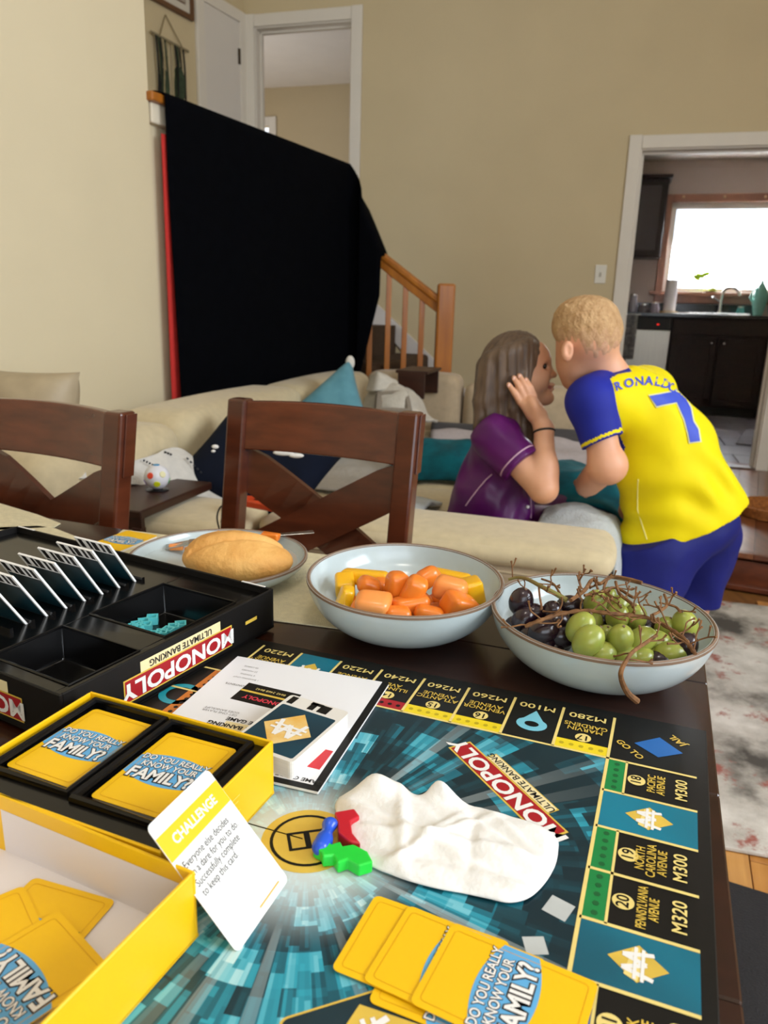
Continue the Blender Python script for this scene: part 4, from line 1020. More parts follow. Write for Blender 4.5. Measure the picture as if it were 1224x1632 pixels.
# ---------------------------------------------------------------- rule booklet and deck on it
def flat_frame(p0, p1, p2, z):
    """frame with origin p0 (pixel), x towards p1, y away from p2, all on height z"""
    a, b, c = onz(*p0, z), onz(*p1, z), onz(*p2, z); return frame((a.x, a.y, z), b - a, a - c), (b - a).length, (c - a).length
zbk = T + 0.0037
Mk, _, _ = flat_frame((379, 1048), (619, 1091), (506, 1261), zbk + 0.002)
Mk = frame((Mk[0][3], Mk[1][3], zbk), Mk.to_3x3().col[0], Mk.to_3x3().col[1])
bkw, bkh = 0.168, 0.184
book = thing('rule_booklet', 'white game guide booklet lying upside down on the board', 'booklet', M=Mk)
MB().box((bkw / 2, -bkh / 2 + 0.04 * 0, 0.0015), (bkw, bkh, 0.003)).build('pages', white_p, book, bevel=0.0006, bseg=1)
MB().box((bkw / 2, -bkh / 2, 0.0031), (bkw, bkh, 0.0004)).build('cover_edge', black_p, book)
cov = mat('booklet_cover', '#e9e9ec', 0.3, var=0.02, scale=8)
MB().box((bkw / 2 - .0035, -bkh / 2 + .003, 0.0035), (bkw - 0.007, bkh - .006, 0.0004)).build('cover', cov, book)
def on_book(px, py): q = Mk.inverted() @ onz(px, py, zbk + 0.004); return q.x, q.y
rotb = Matrix.Rotation(math.pi, 4, 'Z')
def bk_text(s, px, py, size, m, **kw):
    x, y = on_book(px, py); return text(s, size, m, book, Matrix.Translation((x, y, 0.0039)) @ rotb, **kw)
bk_text('GAME GUIDE', 477, 1240, 0.0062, txt_black, bold=0.02, sx=1.1)
bk_text('THE GAME', 390, 1150, 0.0075, txt_black, bold=0.03)
bk_text('GET ONE PLAYER\nGOES BANKRUPT', 352, 1133, 0.0045, txt_grey)
bk_text('CONTENTS', 377, 1091, 0.0045, txt_grey, bold=0.02)
for k, s in enumerate(('1 BANKING UNIT', '4 TOKENS', '22 HOUSES', '49 CARDS')): bk_text(s, 392 + k * 3, 1081 - k * 6, 0.0036, txt_grey)
x, y = on_book(424, 1110); Mcd = Matrix.Translation((x, y, 0.0038)) @ Matrix.Rotation(R(-4), 4, 'Z')
MB().box((0, 0, 0), (0.058, 0.034, 0.0002), Mcd).build('printed_bank_card', black_p, book)
MB().box((0, 0.002, 0.0002), (0.058, 0.003, 0.0001), Mcd).build('card_stripe', gold, book)
text('MONOPOLY', 0.0085, mat('pink_red_ink', '#d3384a', .5, var=.05, scale=40), book, Mcd @ Matrix.Translation((0.004, -0.008, 0.0004)) @ rotb, bold=0.03)
text('8642 2468 8642', 0.005, goldlite, book, Mcd @ Matrix.Translation((0, 0.009, 0.0004)) @ rotb)
x, y = on_book(396, 1163); MB().box((x, y, 0.0038), (0.05, 0.013, 0.0003)).build('banner_strip', cream_p, book)
text('ULTIMATE BANKING', 0.0078, txt_black, book, Matrix.Translation((x - 0.004, y, 0.0041)) @ rotb, bold=0.03)
x, y = on_book(494, 1205); Mr = Matrix.Translation((x, y, 0.0038)) @ Matrix.Rotation(R(-2), 4, 'Z')
MB().box((0, 0, 0), (0.03, 0.028, 0.0003), Mr).build('red_panel', mat('bright_red_print', '#c8202c', .45, var=.05, scale=30), book)
text('J', 0.03, white_p, book, Mr @ Matrix.Translation((0, 0, 0.0004)) @ rotb, bold=0.03)
# deck of event cards
Mdk, _, _ = flat_frame((464.8, 1105.7), (555.7, 1133.8), (469, 1207.6), T + 0.0235)
dz0 = zbk + 0.0038
Mdk = frame((Mdk[0][3], Mdk[1][3], dz0), Mdk.to_3x3().col[0], Mdk.to_3x3().col[1])
dk = thing('card_deck', 'deck of barcode cards with gold diamond backs lying on the white booklet', 'card deck', M=Mdk)
dw, dh, dd = 0.062, 0.0885, 0.0155
MB().prism([(p[0] + dw / 2, p[1] - dh / 2) for p in rrect(dw, dh, 0.004)], 0, dd).build('cards', mat('card_edge_white', '#e4e0d8', 0.6, var=0.12, scale=3, stretch=(1, 1, 900)), dk)
MB().prism([(p[0] + dw / 2, p[1] - dh / 2 - 0.007) for p in rrect(dw - .006, dh - 0.022, 0.002)], dd, dd + 0.0002).build('card_back', mat('card_back_teal', '#0b2c3a', .3, c2='#0f5066', scale=12, detail=1), dk)
MB().add([(dw / 2 + x, -dh / 2 - 0.007 + y, dd + .0004) for x, y in ((-.024, 0), (0, -.027), (.024, 0), (0, .027))], [(0, 1, 2, 3)]).build('gold_diamond', mat('gold_foil', '#e0aa45', .3, c2='#f0dca0', scale=40), dk)
glyph(dk, Matrix.Translation((dw / 2, -dh / 2 - 0.007, dd + .0006)) @ Matrix.Rotation(math.pi, 4, 'Z'), 0.026)
bar = MB()
for a, wd in ((0.004, .006), (0.026, .006), (0.036, .010)): bar.box((a + wd / 2, -0.0085, dd + .0002), (wd, 0.012, 0.0003))
bar.box((0.031, -0.004, dd + .0002), (0.012, 0.004, 0.0003)).build('barcode', black_p, dk)

# ---------------------------------------------------------------- yellow card game: box bottom, box lid, decks, loose cards
ylw = mat('yellow_card_stock', '#f0bd08', 0.42, var=0.03, scale=12)
ylw_d = mat('yellow_line_print', '#d99d00', 0.45, var=0.03, scale=12)
ylw_l = mat('yellow_fine_print', '#f7dc6a', 0.45, var=0.03, scale=12)
blu = mat('blue_band_print', '#5fa9da', 0.42, var=0.03, scale=20)
inside_w = mat('white_box_lining', '#e3dcda', 0.6, var=0.03, scale=6)
ink_o = mat('letter_outline', '#2e2a2a', 0.5, var=0.05, scale=40)
CW, CH = 0.0620, 0.0885
def family_face(o, z, s=1.0):
    """card back: blue band with lettering, card centred on the origin in local xy"""
    fl_ = MB(); n = 12; w2 = CW / 2 - 0.0004
    vs = []
    for i in range(n + 1):
        x = -w2 + 2 * w2 * i / n; b = 0.0095 * (1 - (x / w2) ** 2); vs += [(x, -0.0105 - b * 0.75, z), (x, 0.0105 + b * 0.75, z)]
    fl_.add(vs, [(2 * i, 2 * i + 2, 2 * i + 3, 2 * i + 1) for i in range(n)]); fl_.build('blue_band', blu, o)
    for dy, s_, sz, b in ((0.0112, 'DO YOU REALLY', 0.0084, 0.02), (0.0032, 'KNOW YOUR', 0.0084, 0.02), (-0.0085, 'FAMILY?', 0.0165, 0.03)):
        M_ = Matrix.Translation((-0.001, dy, z + 0.0002)) @ Matrix.Rotation(R(3), 4, 'Z')
        text(s_, sz, ink_o, o, M_, bold=b + 0.055, sx=0.86, name='lettering_outline'); text(s_, sz, white_p, o, M_ @ Matrix.Translation((0, 0, 0.0002)), bold=b, sx=0.86)
    fr_ = MB(); a = rrect(CW - .008, CH - .008, .003); b = rrect(CW - .0088, CH - .0088, .0026); k = len(a)
    fr_.add([(p[0], p[1], z + .00005) for p in a] + [(p[0], p[1], z + .00005) for p in b], [(i, (i + 1) % k, k + (i + 1) % k, k + i) for i in range(k)]).build('border_line', ylw_d, o)
def family_card(label, M, thick=0.0004, name='family_card', cat='card', group=None):
    o = thing(name, label, cat, M=M, group=group)
    if thick > 0.002: 
        MB().prism(rrect(CW - .0006, CH - .0006, 0.004), 0, thick - 0.0004).build('card_stack', mat('card_edges', '#d8d3cc', 0.6, var=0.15, scale=3, stretch=(1, 1, 900)), o)
        MB().prism(rrect(CW, CH, 0.004), thick - 0.0004, thick).build('top_card', ylw, o)
    else: MB().prism(rrect(CW, CH, 0.004), 0, thick).build('card_stock', ylw, o)
    family_face(o, thick + 0.0001)
    return o
YH = 0.050
q1, q2, q3 = onz(145, 1101, T + YH), onz(436, 1180, T + YH), onz(262, 1357, T + YH)
MY = frame((q1.x, q1.y, T), q2 - q1, q2 - q3)              # origin far-left corner, x to the right, y away
# the base stands with its right part on the board
YX, YY = 0.177, 0.133
zy = BT + 0.0007
yb_ = thing('card_game_box', 'yellow card game box bottom with black tray holding two decks', 'game box', M=MY @ Matrix.Translation((0, 0, zy)))
hb = YH - zy
def open_box(o, X, Y, h, t, outer, inner, flip=False):
    """box spanning x 0..X, y -Y..0"""
    MB().box((X / 2, -Y / 2, 0.001), (X, Y, 0.002)).build('box_bottom', outer, o)
    for nm, c_, d_ in (('box_wall', (X / 2, -t / 2, h / 2), (X, t, h)), ('box_wall', (X / 2, -Y + t / 2, h / 2), (X, t, h)), ('box_wall', (t / 2, -Y / 2, h / 2), (t, Y - 2 * t, h)), ('box_wall', (X - t / 2, -Y / 2, h / 2), (t, Y - 2 * t, h))):
        MB().box(c_, d_).build(nm, outer, o, bevel=0.0007, bseg=1)
open_box(yb_, YX, YY, hb, 0.0022, ylw, ylw)
fp = MB()
for k in range(6):
    L_ = 0.030 - 0.004 * (k % 3); fp.add([(YX + 0.0003, -0.062 - L_ / 2, hb * .66 - .0042 * k), (YX + 0.0003, -0.062 + L_ / 2, hb * .66 - .0042 * k), (YX + 0.0003, -0.062 + L_ / 2, hb * .66 - .0042 * k - .0007), (YX + 0.0003, -0.062 - L_ / 2, hb * .66 - .0042 * k - .0007)], [(0, 1, 2, 3)])
fp.build('fine_print', ylw_l, yb_)
# black vacuum-formed tray
ty_ = hb - 0.006; D1 = (YX - 0.1665, YX - 0.0995, -0.1065, -0.0065); D2 = (YX - 0.0885, YX - 0.0195, -0.1085, -0.0075)
t_ = MB(); plate_with_holes(0.0025, YX - .0025, -YY + .0025, -0.0025, [D1, D2], ty_, t_)
for (a, b, c, d) in (D1, D2):
    z = ty_ - 0.030; s_ = 0.0015
    t_.add([(a, c, ty_), (b, c, ty_), (b, d, ty_), (a, d, ty_), (a + s_, c + s_, z), (b - s_, c + s_, z), (b - s_, d - s_, z), (a + s_, d - s_, z)], [(0, 1, 5, 4), (1, 2, 6, 5), (2, 3, 7, 6), (3, 0, 4, 7), (4, 5, 6, 7)])
t_ = weld(t_.build('tray', blk_pl, yb_), 1e-5); t_.data.polygons.foreach_set('use_smooth', [False] * len(t_.data.polygons))
bv = t_.modifiers.new('bevel', 'BEVEL'); bv.width = 0.003; bv.segments = 3; bv.limit_method = 'ANGLE'
for (a, b, c, d) in (D1, D2):       # raised lip round each well
    MB().tube([(a - .002, c - .002, ty_ + .001), (b + .002, c - .002, ty_ + .001), (b + .002, d + .002, ty_ + .001), (a - .002, d + .002, ty_ + .001), (a - .002, c - .002, ty_ + .001)], 0.0035, 8).build('well_lip', blk_pl, yb_)
Ybase = MY @ Matrix.Translation((0, 0, zy))
def in_box(M, x, y, z, rot=0.0): return M @ Matrix.Translation((x, y, z)) @ Matrix.Rotation(rot, 4, 'Z')
family_card('left deck of yellow family quiz cards in the black tray', in_box(Ybase, YX - 0.133, -0.0555, ty_ - 0.0295, R(-1)), 0.028, 'card_deck', 'card deck', 'yellow card decks')
family_card('right deck of yellow family quiz cards in the black tray, half under the challenge card', in_box(Ybase, YX - 0.054, -0.0570, ty_ - 0.0295, R(1.0)), 0.028, 'card_deck', 'card deck', 'yellow card decks')
# lid lying open side up
r0, r1, r2 = onz(312, 1388, T + YH), onz(0, 1262, T + YH), onz(75, 1632, T + YH)
r1 = r0 + (r1 - r0).normalized() * 0.192
ML = frame((r1.x, r1.y, T), r0 - r1, r0 - r2) @ Matrix.Translation((0, 0, zy))
lid = thing('open_lid_box', 'yellow card game lid lying open side up with loose cards inside', 'box lid', M=ML)
open_box(lid, 0.192, 0.137, hb, 0.0024, ylw, inside_w)
lin_ = MB(); X, Y, t = 0.192, 0.137, 0.0026; h_ = hb - 0.011
lin_.add([(t, -t, .0025), (X - t, -t, .0025), (X - t, -Y + t, .0025), (t, -Y + t, .0025), (t, -t, h_), (X - t, -t, h_), (X - t, -Y + t, h_), (t, -Y + t, h_)], [(0, 1, 2, 3), (4, 5, 1, 0), (5, 6, 2, 1), (6, 7, 3, 2), (7, 4, 0, 3)]).build('lining', inside_w, lid)
def card_at(M, x, y, z, rot): return Matrix.Translation((M @ Vector((x, y, z)))) @ Matrix.Rotation(rot, 4, 'Z')
la = math.atan2(ML[1][0], ML[0][0])
# cards in the lid: frame of card = world rotation about z
e1 = (ML.to_3x3() @ Vector((-0.055, 0.016, 0))); ang1 = math.atan2(e1.y, e1.x)
for k, (x, y, da, lab) in enumerate(((0.192 - 0.085, -0.052, R(24), 'yellow card lying askew under the other cards in the open lid'), (0.192 - 0.112, -0.075, R(-10), 'yellow card deeper in the open lid, mostly hidden by the one on top'), (0.192 - 0.066, -0.079, 0.0, 'top yellow card inside the open lid, its lettering upside down'))):
    Mt = card_at(ML, x, y, 0.0035 + 0.0016 * k, ang1 + da)
    family_card(lab, Mt @ Matrix.Rotation(R(0), 4, 'Z'), group='loose yellow cards in the lid')
# challenge card leaning on the boxes
zc = T + 0.069
cTL, cTR, cBR, cBL = onz(233, 1324, zc), onz(334.5, 1232, zc), onz(456.6, 1392, T + .0048), onz(375.8, 1518, T + .0048)
ctr = (cTL + cTR + cBR + cBL) / 4; xa = ((cTR - cTL) + (cBR - cBL)); ya = ((cTL - cBL) + (cTR - cBR))
Mch = frame(ctr, xa, ya)
ch_ = thing('challenge_card', 'white challenge card with yellow heading leaning against the yellow boxes', 'card', M=Mch)
MB().prism(rrect(CW + .002, CH + .002, 0.004), -0.0002, 0.0002).build('card_stock', white_p, ch_)
MB().box((0, CH / 2 - 0.0165, 0.0003), (CW + .0014, 0.0165, 0.0002)).build('heading_band', ylw, ch_)
text('CHALLENGE', 0.0088, white_p, ch_, Matrix.Translation((0, CH / 2 - 0.0165, 0.0005)), bold=0.025, sx=0.9)
text('Everyone else decides\non a dare for you to do.\nSuccessfully complete\nto keep this card.', 0.0068, txt_black, ch_, Matrix.Translation((-CW / 2 + 0.004, 0.003, 0.0004)), align='LEFT', sx=0.78, line=0.95)
fr_ = MB(); a = rrect(CW - .006, CH - .008, .003, cy=-.001); b = rrect(CW - .0066, CH - .0086, .0026, cy=-.001); k = len(a)
fr_.add([(p[0], p[1], .0003) for p in a] + [(p[0], p[1], .0003) for p in b], [(i, (i + 1) % k, k + (i + 1) % k, k + i) for i in range(k)]).build('border_line', mat('pale_yellow_line', '#eadfae', .5, var=.03, scale=20), ch_)
MB().box((0.012, -CH / 2 + 0.004, 0.0004), (0.024, 0.0008, 0.0001)).build('fine_print', ylw_d, ch_)
# fanned cards on the board
def board_card(p0, p1, p2, z):
    """p0,p1: ends of the long top edge, p2: below p0; lettering runs up the short side"""
    a, b, c = onz(*p0, z), onz(*p1, z), onz(*p2, z); X = (b - a).normalized(); Yv = Vector((-X.y, X.x, 0))
    o = a + X * CH / 2 - Yv * CW / 2
    return Matrix.Translation((o.x, o.y, z)) @ Matrix.Rotation(math.atan2(X.y, X.x) + math.pi / 2, 4, 'Z')
zc0 = T + BT + 0.0009
Ma = board_card((721, 1471.5), (953.8, 1567.5), (655.6, 1594), zc0 + 0.003)
Mb_ = board_card((651.6, 1443), (880, 1535), (585, 1565), zc0 + 0.002)
Mc_ = board_card((598.5, 1426.5), (820, 1505), (523, 1543), zc0 + 0.001)
Md_ = Mb_ @ Matrix.Translation((-0.006, -0.006, -0.002)) @ Matrix.Rotation(R(4), 4, 'Z')
for M_, lab in ((Ma, 'topmost yellow family card of the fan on the game board, lettering in view'), (Mb_, 'middle yellow card of the fan on the game board'), (Mc_, 'yellow card at the left end of the fan on the game board'), (Md_, 'lowest yellow card of the fan, almost hidden under the others on the board')):
    family_card(lab, M_, group='fanned yellow cards on the board')
# yellow cards behind the black box
Mq = Matrix.Translation(onz(197, 861, T + 0.006) + Vector((0, 0, -0.004))) @ Matrix.Rotation(R(-22), 4, 'Z')
family_card('yellow card stack lying behind the black game box beside the bread plate', Mq, 0.004, 'family_card', 'card')

# plastic tokens by the medallion
tok = mat('blue_token_plastic', '#2455c8', 0.25, var=0.05, scale=40, sub=0.1)
q = onz(511, 1352, T + BT + .006); zt = T + BT + 0.0007
V, F = sdf_mesh([('cap', (q.x, q.y, zt + .0065), (q.x + .002, q.y + .006, zt + .007), .0062, .0058), ('cap', (q.x + .002, q.y + .006, zt + .007), (q.x + .004, q.y + .018, zt + .008), .0042, .004), ('ell', (q.x + .005, q.y + .021, zt + .009), (.0055, .004, .005))], 0.0012, 0.004, 0.004, cuts=[((0, 0, zt), (0, 0, -1))])
tag(soft('player_token', V, F, tok), 'rounded blue plastic player token lying on the gold medallion', 'game piece')
gq = [inv_ for inv_ in ((-3.78, -4.42), (-3.62, -4.20), (-3.55, -4.27), (-3.45, -4.16), (-3.38, -4.24), (-3.25, -4.14), (-3.0, -4.2), (-2.85, -4.36), (-3.0, -4.52), (-3.2, -4.46), (-3.3, -4.58), (-3.42, -4.47), (-3.55, -4.55), (-3.62, -4.46))]
o = MB().prism([(a * BD, b * BD) for a, b in gq], BT + .0007, BT + .010).build('player_token', mat('green_token_plastic', '#1fcf3c', 0.3, var=0.05, scale=40, sub=0.1), bevel=0.0012); o.matrix_world = MBd
tag(o, 'jagged bright green plastic player token poking out from under the napkin', 'game piece')
rq = [(-3.80, -3.62), (-3.55, -3.42), (-3.40, -3.55), (-3.48, -3.72), (-3.35, -3.95), (-3.15, -4.10), (-3.30, -4.14), (-3.55, -4.02), (-3.66, -3.80)]
o = MB().prism([(a * BD, b * BD) for a, b in rq], BT + .0007, BT + .011).build('player_token', mat('red_token_plastic', '#c0182a', 0.3, var=0.05, scale=40, sub=0.1), bevel=0.0012); o.matrix_world = MBd
tag(o, 'dark red plastic player token half hidden under the napkin', 'game piece')

# crumpled paper napkin
out = [(-3.976, -3.038), (-3.8, -2.65), (-3.621, -2.40), (-3.35, -2.42), (-3.114, -2.50), (-2.80, -2.55), (-2.62, -2.40), (-2.40, -2.28), (-1.834, -2.42), (-1.3, -2.40), (-0.822, -2.42), (-0.52, -2.62), (-0.458, -2.90), (-0.46, -3.30), (-0.55, -3.70), (-0.693, -4.0), (-0.915, -4.18), (-1.2, -4.22), (-1.518, -4.26), (-1.9, -4.32), (-2.314, -4.34), (-2.6, -4.32), (-2.81, -4.30), (-3.091, -4.22), (-3.4, -4.0), (-3.593, -3.78), (-3.8, -3.5), (-3.95, -3.25)]
out = [p for p in bezier([(a, b, 0) for a, b in out + out[:1]], 5)][:-1]
nc = Vector((-2.05, -3.30, 0)); n = len(out); K = 40
def nap_h(x, y, t):
    """height above the board in metres, t 0 centre .. 1 rim"""
    h = 0.0040 + 0.0050 * (1 - t ** 2)
    h += 0.012 * math.exp(-(((x + 3.45) / .40) ** 2 + ((y + 2.72) / .28) ** 2))           # tuft at the upper left corner
    h += 0.013 * math.exp(-(((x + 2.45) / .30) ** 2 + ((y + 2.5) / .18) ** 2))            # raised fold at the top
    def crease(a, b, c, wd, amp):       # sharp ridge along a x + b y = c
        d = abs(a * x + b * y - c) / wd; return amp * .8 * math.exp(-d * d * .5)
    h += crease(.94, .34, -3.75, .07, .0045) * (1 - t * .5) + crease(-.15, .99, -3.15, .06, .0042) * (1 - t * .4)
    h += crease(.5, .87, -3.4, .06, .0034) * (1 - t * .5) + crease(.8, -.6, .35, .06, .0034) * (1 - t * .5) + crease(.25, .97, -4.05, .05, .0030)
    h -= crease(-.10, .99, -3.62, .08, .0050) * (1 - t * .5) + crease(.97, .2, -2.3, .07, .0035) * (1 - t)
    h += crease(.9, -.43, -.55, .05, .0030) * (1 - t * .6) + crease(.6, .8, -3.0, .05, .003) * (1 - t * .5) - crease(.35, .94, -3.3, .06, .003)
    h += 0.0014 * vnoise((x * 3.1, y * 3.7, 0), 3) 
    edge = max(0, (t - 0.86) / 0.14)
    return max(0.0012, h * (1 - 0.8 * edge ** 2))
vs = [(nc.x, nc.y, 0)]; 
for k in range(1, K + 1):
    t = k / K
    for i in range(n):
        p_ = nc.lerp(Vector(out[i]), t); vs.append((p_.x, p_.y, t))
vv = [(x * BD, y * BD, BT + 0.0007 + nap_h(x, y, t if i else 0)) for i, (x, y, t) in enumerate(vs)]
fs = [(0, 1 + i, 1 + (i + 1) % n) for i in range(n)]
for k in range(K - 1):
    for i in range(n): a = 1 + k * n; fs.append((a + i, a + n + i, a + n + (i + 1) % n, a + (i + 1) % n))
nap = MB().add(vv, fs).build('paper_napkin', mat('paper_towel', '#e9e7e2', 0.85, var=0.02, scale=30, bump=0.12, bscale=200, sub=0.05), smooth=True, angle=180)
nap.matrix_world = MBd
tag(nap, 'crumpled white paper napkin lying on the game board', 'napkin')
sd = nap.modifiers.new('solid', 'SOLIDIFY'); sd.thickness = 0.0006
# ================================================================== food and dishes
glaze = mat('pale_blue_stoneware', '#b9c6c8', 0.22, var=0.035, scale=35, coat=0.3, bump=0.02, bscale=90)
rim_m = mat('bare_clay_rim', '#7d6552', 0.6, var=0.1, scale=60)
def bowl(name, label, cat, c, r_, h, foot, wall=0.0045, oval=1.0, n=64):
    o = thing(name, label, cat, c)
    pr = []
    K = 14
    for i in range(K + 1):
        ph = math.pi / 2 * i / K * 0.93; pr.append((foot + (r_ - foot) * math.sin(ph) / math.sin(math.pi / 2 * .93), 0.002 + (h - 0.002) * (1 - math.cos(ph)) / (1 - math.cos(math.pi / 2 * .93))))
    outer = [(foot * 0.6, 0.0015), (foot * 0.92, 0.0)] + pr
    inner = [(max(0.002, a - wall), b + (wall * 0.9 if b < h * .5 else 0.0)) for a, b in reversed(pr)]
    inner = [(a, min(b, h)) for a, b in inner] + [(0.002, 0.004 + wall * 0.9)]
    m = MB(); prof = [(0.002, 0.0015)] + outer + inner
    MY_ = Matrix.Diagonal((1, oval, 1, 1))
    m.lathe(prof, n, MY_).build('bowl_body', glaze, o, smooth=True, angle=60)
    MB().lathe([(r_ + .0003, h - .003), (r_ + .0004, h - .0005), (r_ - wall * .5, h + .0012), (r_ - wall - .0003, h - .0005), (r_ - wall - .0002, h - .003)], n, MY_, True).build('rim', rim_m, o, smooth=True)
    return o
# three placemats
linen = mat('beige_linen', '#d6cba8', 0.9, var=0.08, scale=120, bump=0.4, bscale=700)
def placemat(label, pts, z=0.0):
    q = [onz(*p, T + 0.002) for p in pts]; m = MB()
    m.prism([(p.x, p.y) for p in q], T + 0.0004 + z, T + 0.0024 + z)
    o = m.build('placemat', linen, bevel=0.0006, bseg=1); tag(o, label, 'placemat', 'beige placemats'); return o
placemat('beige woven placemat under the bread plate', [(196, 844), (526, 885), (560, 1004), (330, 975), (165, 950), (150, 880)])
placemat('beige woven placemat at the left end of the table', [(-260, 770), (0, 802), (60, 820), (97, 834), (87, 840), (-260, 860)])
placemat('second beige placemat at the left, overlapped by the black game box', [(-260, 850), (60, 838), (88, 842), (137, 861), (60, 960), (-260, 1000)], 0.0)

B1 = Vector((0.027, 0.836, T + 0.0)); 
b1 = bowl('fruit_bowl', 'pale blue stoneware bowl filled with cut melon and mango', 'bowl', (B1.x, B1.y, T + 0.0026), 0.1155, 0.062, 0.050, oval=1.08)
B2 = Vector((0.234, 0.748, T + 0.0))
b2 = bowl('fruit_bowl', 'pale blue stoneware bowl filled with grapes and bare stems', 'bowl', (B2.x, B2.y, T + 0.0003), 0.1155, 0.062, 0.050, oval=1.05)
PL = onz(349, 888, T + 0.028)
pl_ = bowl('plate', 'pale blue shallow plate with a bread roll on the placemat', 'plate', (PL.x, PL.y, T + 0.0026), 0.122, 0.030, 0.074)

mel = mat('cantaloupe_flesh', '#f08a2c', 0.32, c2='#e2741a', scale=22, sub=0.25, coat=0.25)
mel2 = mat('cantaloupe_pale', '#f2a35a', 0.34, c2='#ec8a38', scale=22, sub=0.25, coat=0.25)
man = mat('mango_flesh', '#f3c015', 0.3, c2='#e8a90c', scale=18, sub=0.25, coat=0.3)
def chunk(p_, d_, rot, m, r_=0.0085):
    """rounded irregular block"""
    vs = []
    for k in (-1, 1):
        for j in (-1, 1):
            for i in (-1, 1): vs.append(Vector((i * d_[0] / 2 * rnd.uniform(.68, 1.05), j * d_[1] / 2 * rnd.uniform(.68, 1.05), k * d_[2] / 2 * rnd.uniform(.7, 1.05))))
    mb = MB(); mb.add(vs, [(0, 2, 3, 1), (4, 5, 7, 6), (0, 1, 5, 4), (2, 6, 7, 3), (0, 4, 6, 2), (1, 3, 7, 5)])
    o = mb.build('c', m); o.matrix_world = Matrix.Translation(p_) @ rot.to_matrix().to_4x4()
    b = o.modifiers.new('bevel', 'BEVEL'); b.width = r_; b.segments = 4; o.data.polygons.foreach_set('use_smooth', [True] * 6)
    return o
def qrot(*a):
    from mathutils import Euler
    return Euler([R(x) for x in a]).to_quaternion()
z4p = lambda x, y, s=3.6, ox=480, oy=850: (x / s + ox, y / s + oy)
cm_spec = [  # zoom x, y, height above table, size, rotation, pale?, label
    (390, 300, .052, (.034, .028, .024), (10, 20, 15), 0, 'orange melon chunk at the left back of the bowl'),
    (410, 405, .050, (.046, .034, .028), (15, 5, -10), 1, 'large pale melon chunk at the left front of the bowl'),
    (555, 285, .062, (.030, .030, .036), (0, 5, 20), 0, 'upright orange melon chunk in the middle of the heap'),
    (655, 330, .060, (.030, .028, .044), (10, 25, 0), 0, 'tall orange melon chunk at the centre of the heap'),
    (725, 245, .061, (.038, .026, .026), (10, -25, 25), 0, 'glossy melon chunk at the back of the heap'),
    (850, 320, .058, (.046, .034, .030), (0, 10, -15), 1, 'rounded pale melon chunk at the right of the heap'),
    (900, 410, .048, (.046, .034, .032), (25, 20, 30), 0, 'wedge of orange melon at the right front of the bowl'),
    (620, 415, .044, (.048, .030, .024), (0, -8, 12), 0, 'flat melon chunk lying at the front of the bowl'),
    (735, 470, .040, (.042, .026, .022), (0, 10, -5), 0, 'melon chunk against the front rim of the bowl'),
    (555, 470, .040, (.036, .026, .022), (5, 0, 10), 0, 'small melon piece at the front rim under the others'),
    (360, 455, .040, (.038, .028, .024), (0, 15, -20), 0, 'melon chunk at the left front rim of the bowl'),
    (470, 300, .046, (.034, .028, .026), (0, 0, 40), 0, 'melon chunk wedged behind the pale left piece'),
]
for (x, y, z, d_, ro, pa, lab) in cm_spec:
    px, py = z4p(x, y); o = chunk(onz(px, py, T + z), d_, qrot(*ro), mel2 if pa else mel); o.name = 'melon_chunk'; tag(o, lab, 'melon', 'melon chunks in the bowl')
for (x, y, z, d_, ro, lab) in ((370, 255, .050, (.075, .020, .022), (0, 0, -12), 'long yellow mango slice along the back of the bowl'), (250, 290, .046, (.026, .034, .030), (20, 0, 10), 'yellow mango piece at the far left of the heap'),
                              (255, 375, .044, (.020, .026, .036), (0, 15, 10), 'upright mango slice at the left front of the heap'), (985, 335, .048, (.028, .036, .034), (0, -15, 10), 'yellow mango piece at the far right of the heap'),
                              (860, 262, .050, (.060, .020, .022), (0, 0, -25), 'mango slice behind the right melon chunks')):
    px, py = z4p(x, y); o = chunk(onz(px, py, T + z), d_, qrot(*ro), man, 0.005); o.name = 'mango_slice'; tag(o, lab, 'mango', 'mango pieces in the bowl')
# hidden lower layer that carries the heap
for k in range(9):
    a = k * 2.4; rr = 0.02 + 0.045 * ((k * 37 % 10) / 10)
    o = chunk(Vector((B1.x + rr * math.cos(a), B1.y + rr * math.sin(a), T + 0.026)), (.036, .032, .026), qrot(0, 0, k * 40), mel); o.name = 'melon_chunk'
    tag(o, 'melon chunk under the others in the bowl, largely hidden', 'melon', 'melon chunks in the bowl')

# ---------------------------------------------------------------- grapes
gg = mat('green_grape_skin', '#a7ab4c', 0.3, c2='#8d9740', scale=60, sub=0.4, coat=0.1)
gd = mat('dark_grape_skin', '#1c1016', 0.25, c2='#2c1620', scale=50, coat=0.25)
z5p = lambda x, y: (x / 3.2211 + 770, y / 3.2211 + 890)
gpos = [(500, 355, .062, 1.25, 60), (540, 425, .056, 1.30, 50), (705, 412, .058, 1.15, 90), (575, 228, .068, 1.1, 80), (635, 200, .064, .9, 70), (690, 300, .062, 1.1, 90), (780, 300, .062, 1.1, 100), (628, 405, .050, 1.0, 90), (612, 490, .044, 1.05, 20),
        (815, 418, .054, 1.15, 30), (893, 430, .050, 1.1, -15), (935, 360, .054, 1.0, 80), (1035, 342, .062, 1.2, 110), (962, 492, .044, 1.2, 0), (812, 512, .040, 1.0, 10), (735, 505, .040, 1.1, 170), (690, 245, .058, 1.0, 40), (870, 500, .038, 1.0, 0), (560, 330, .048, 1.0, 30)]
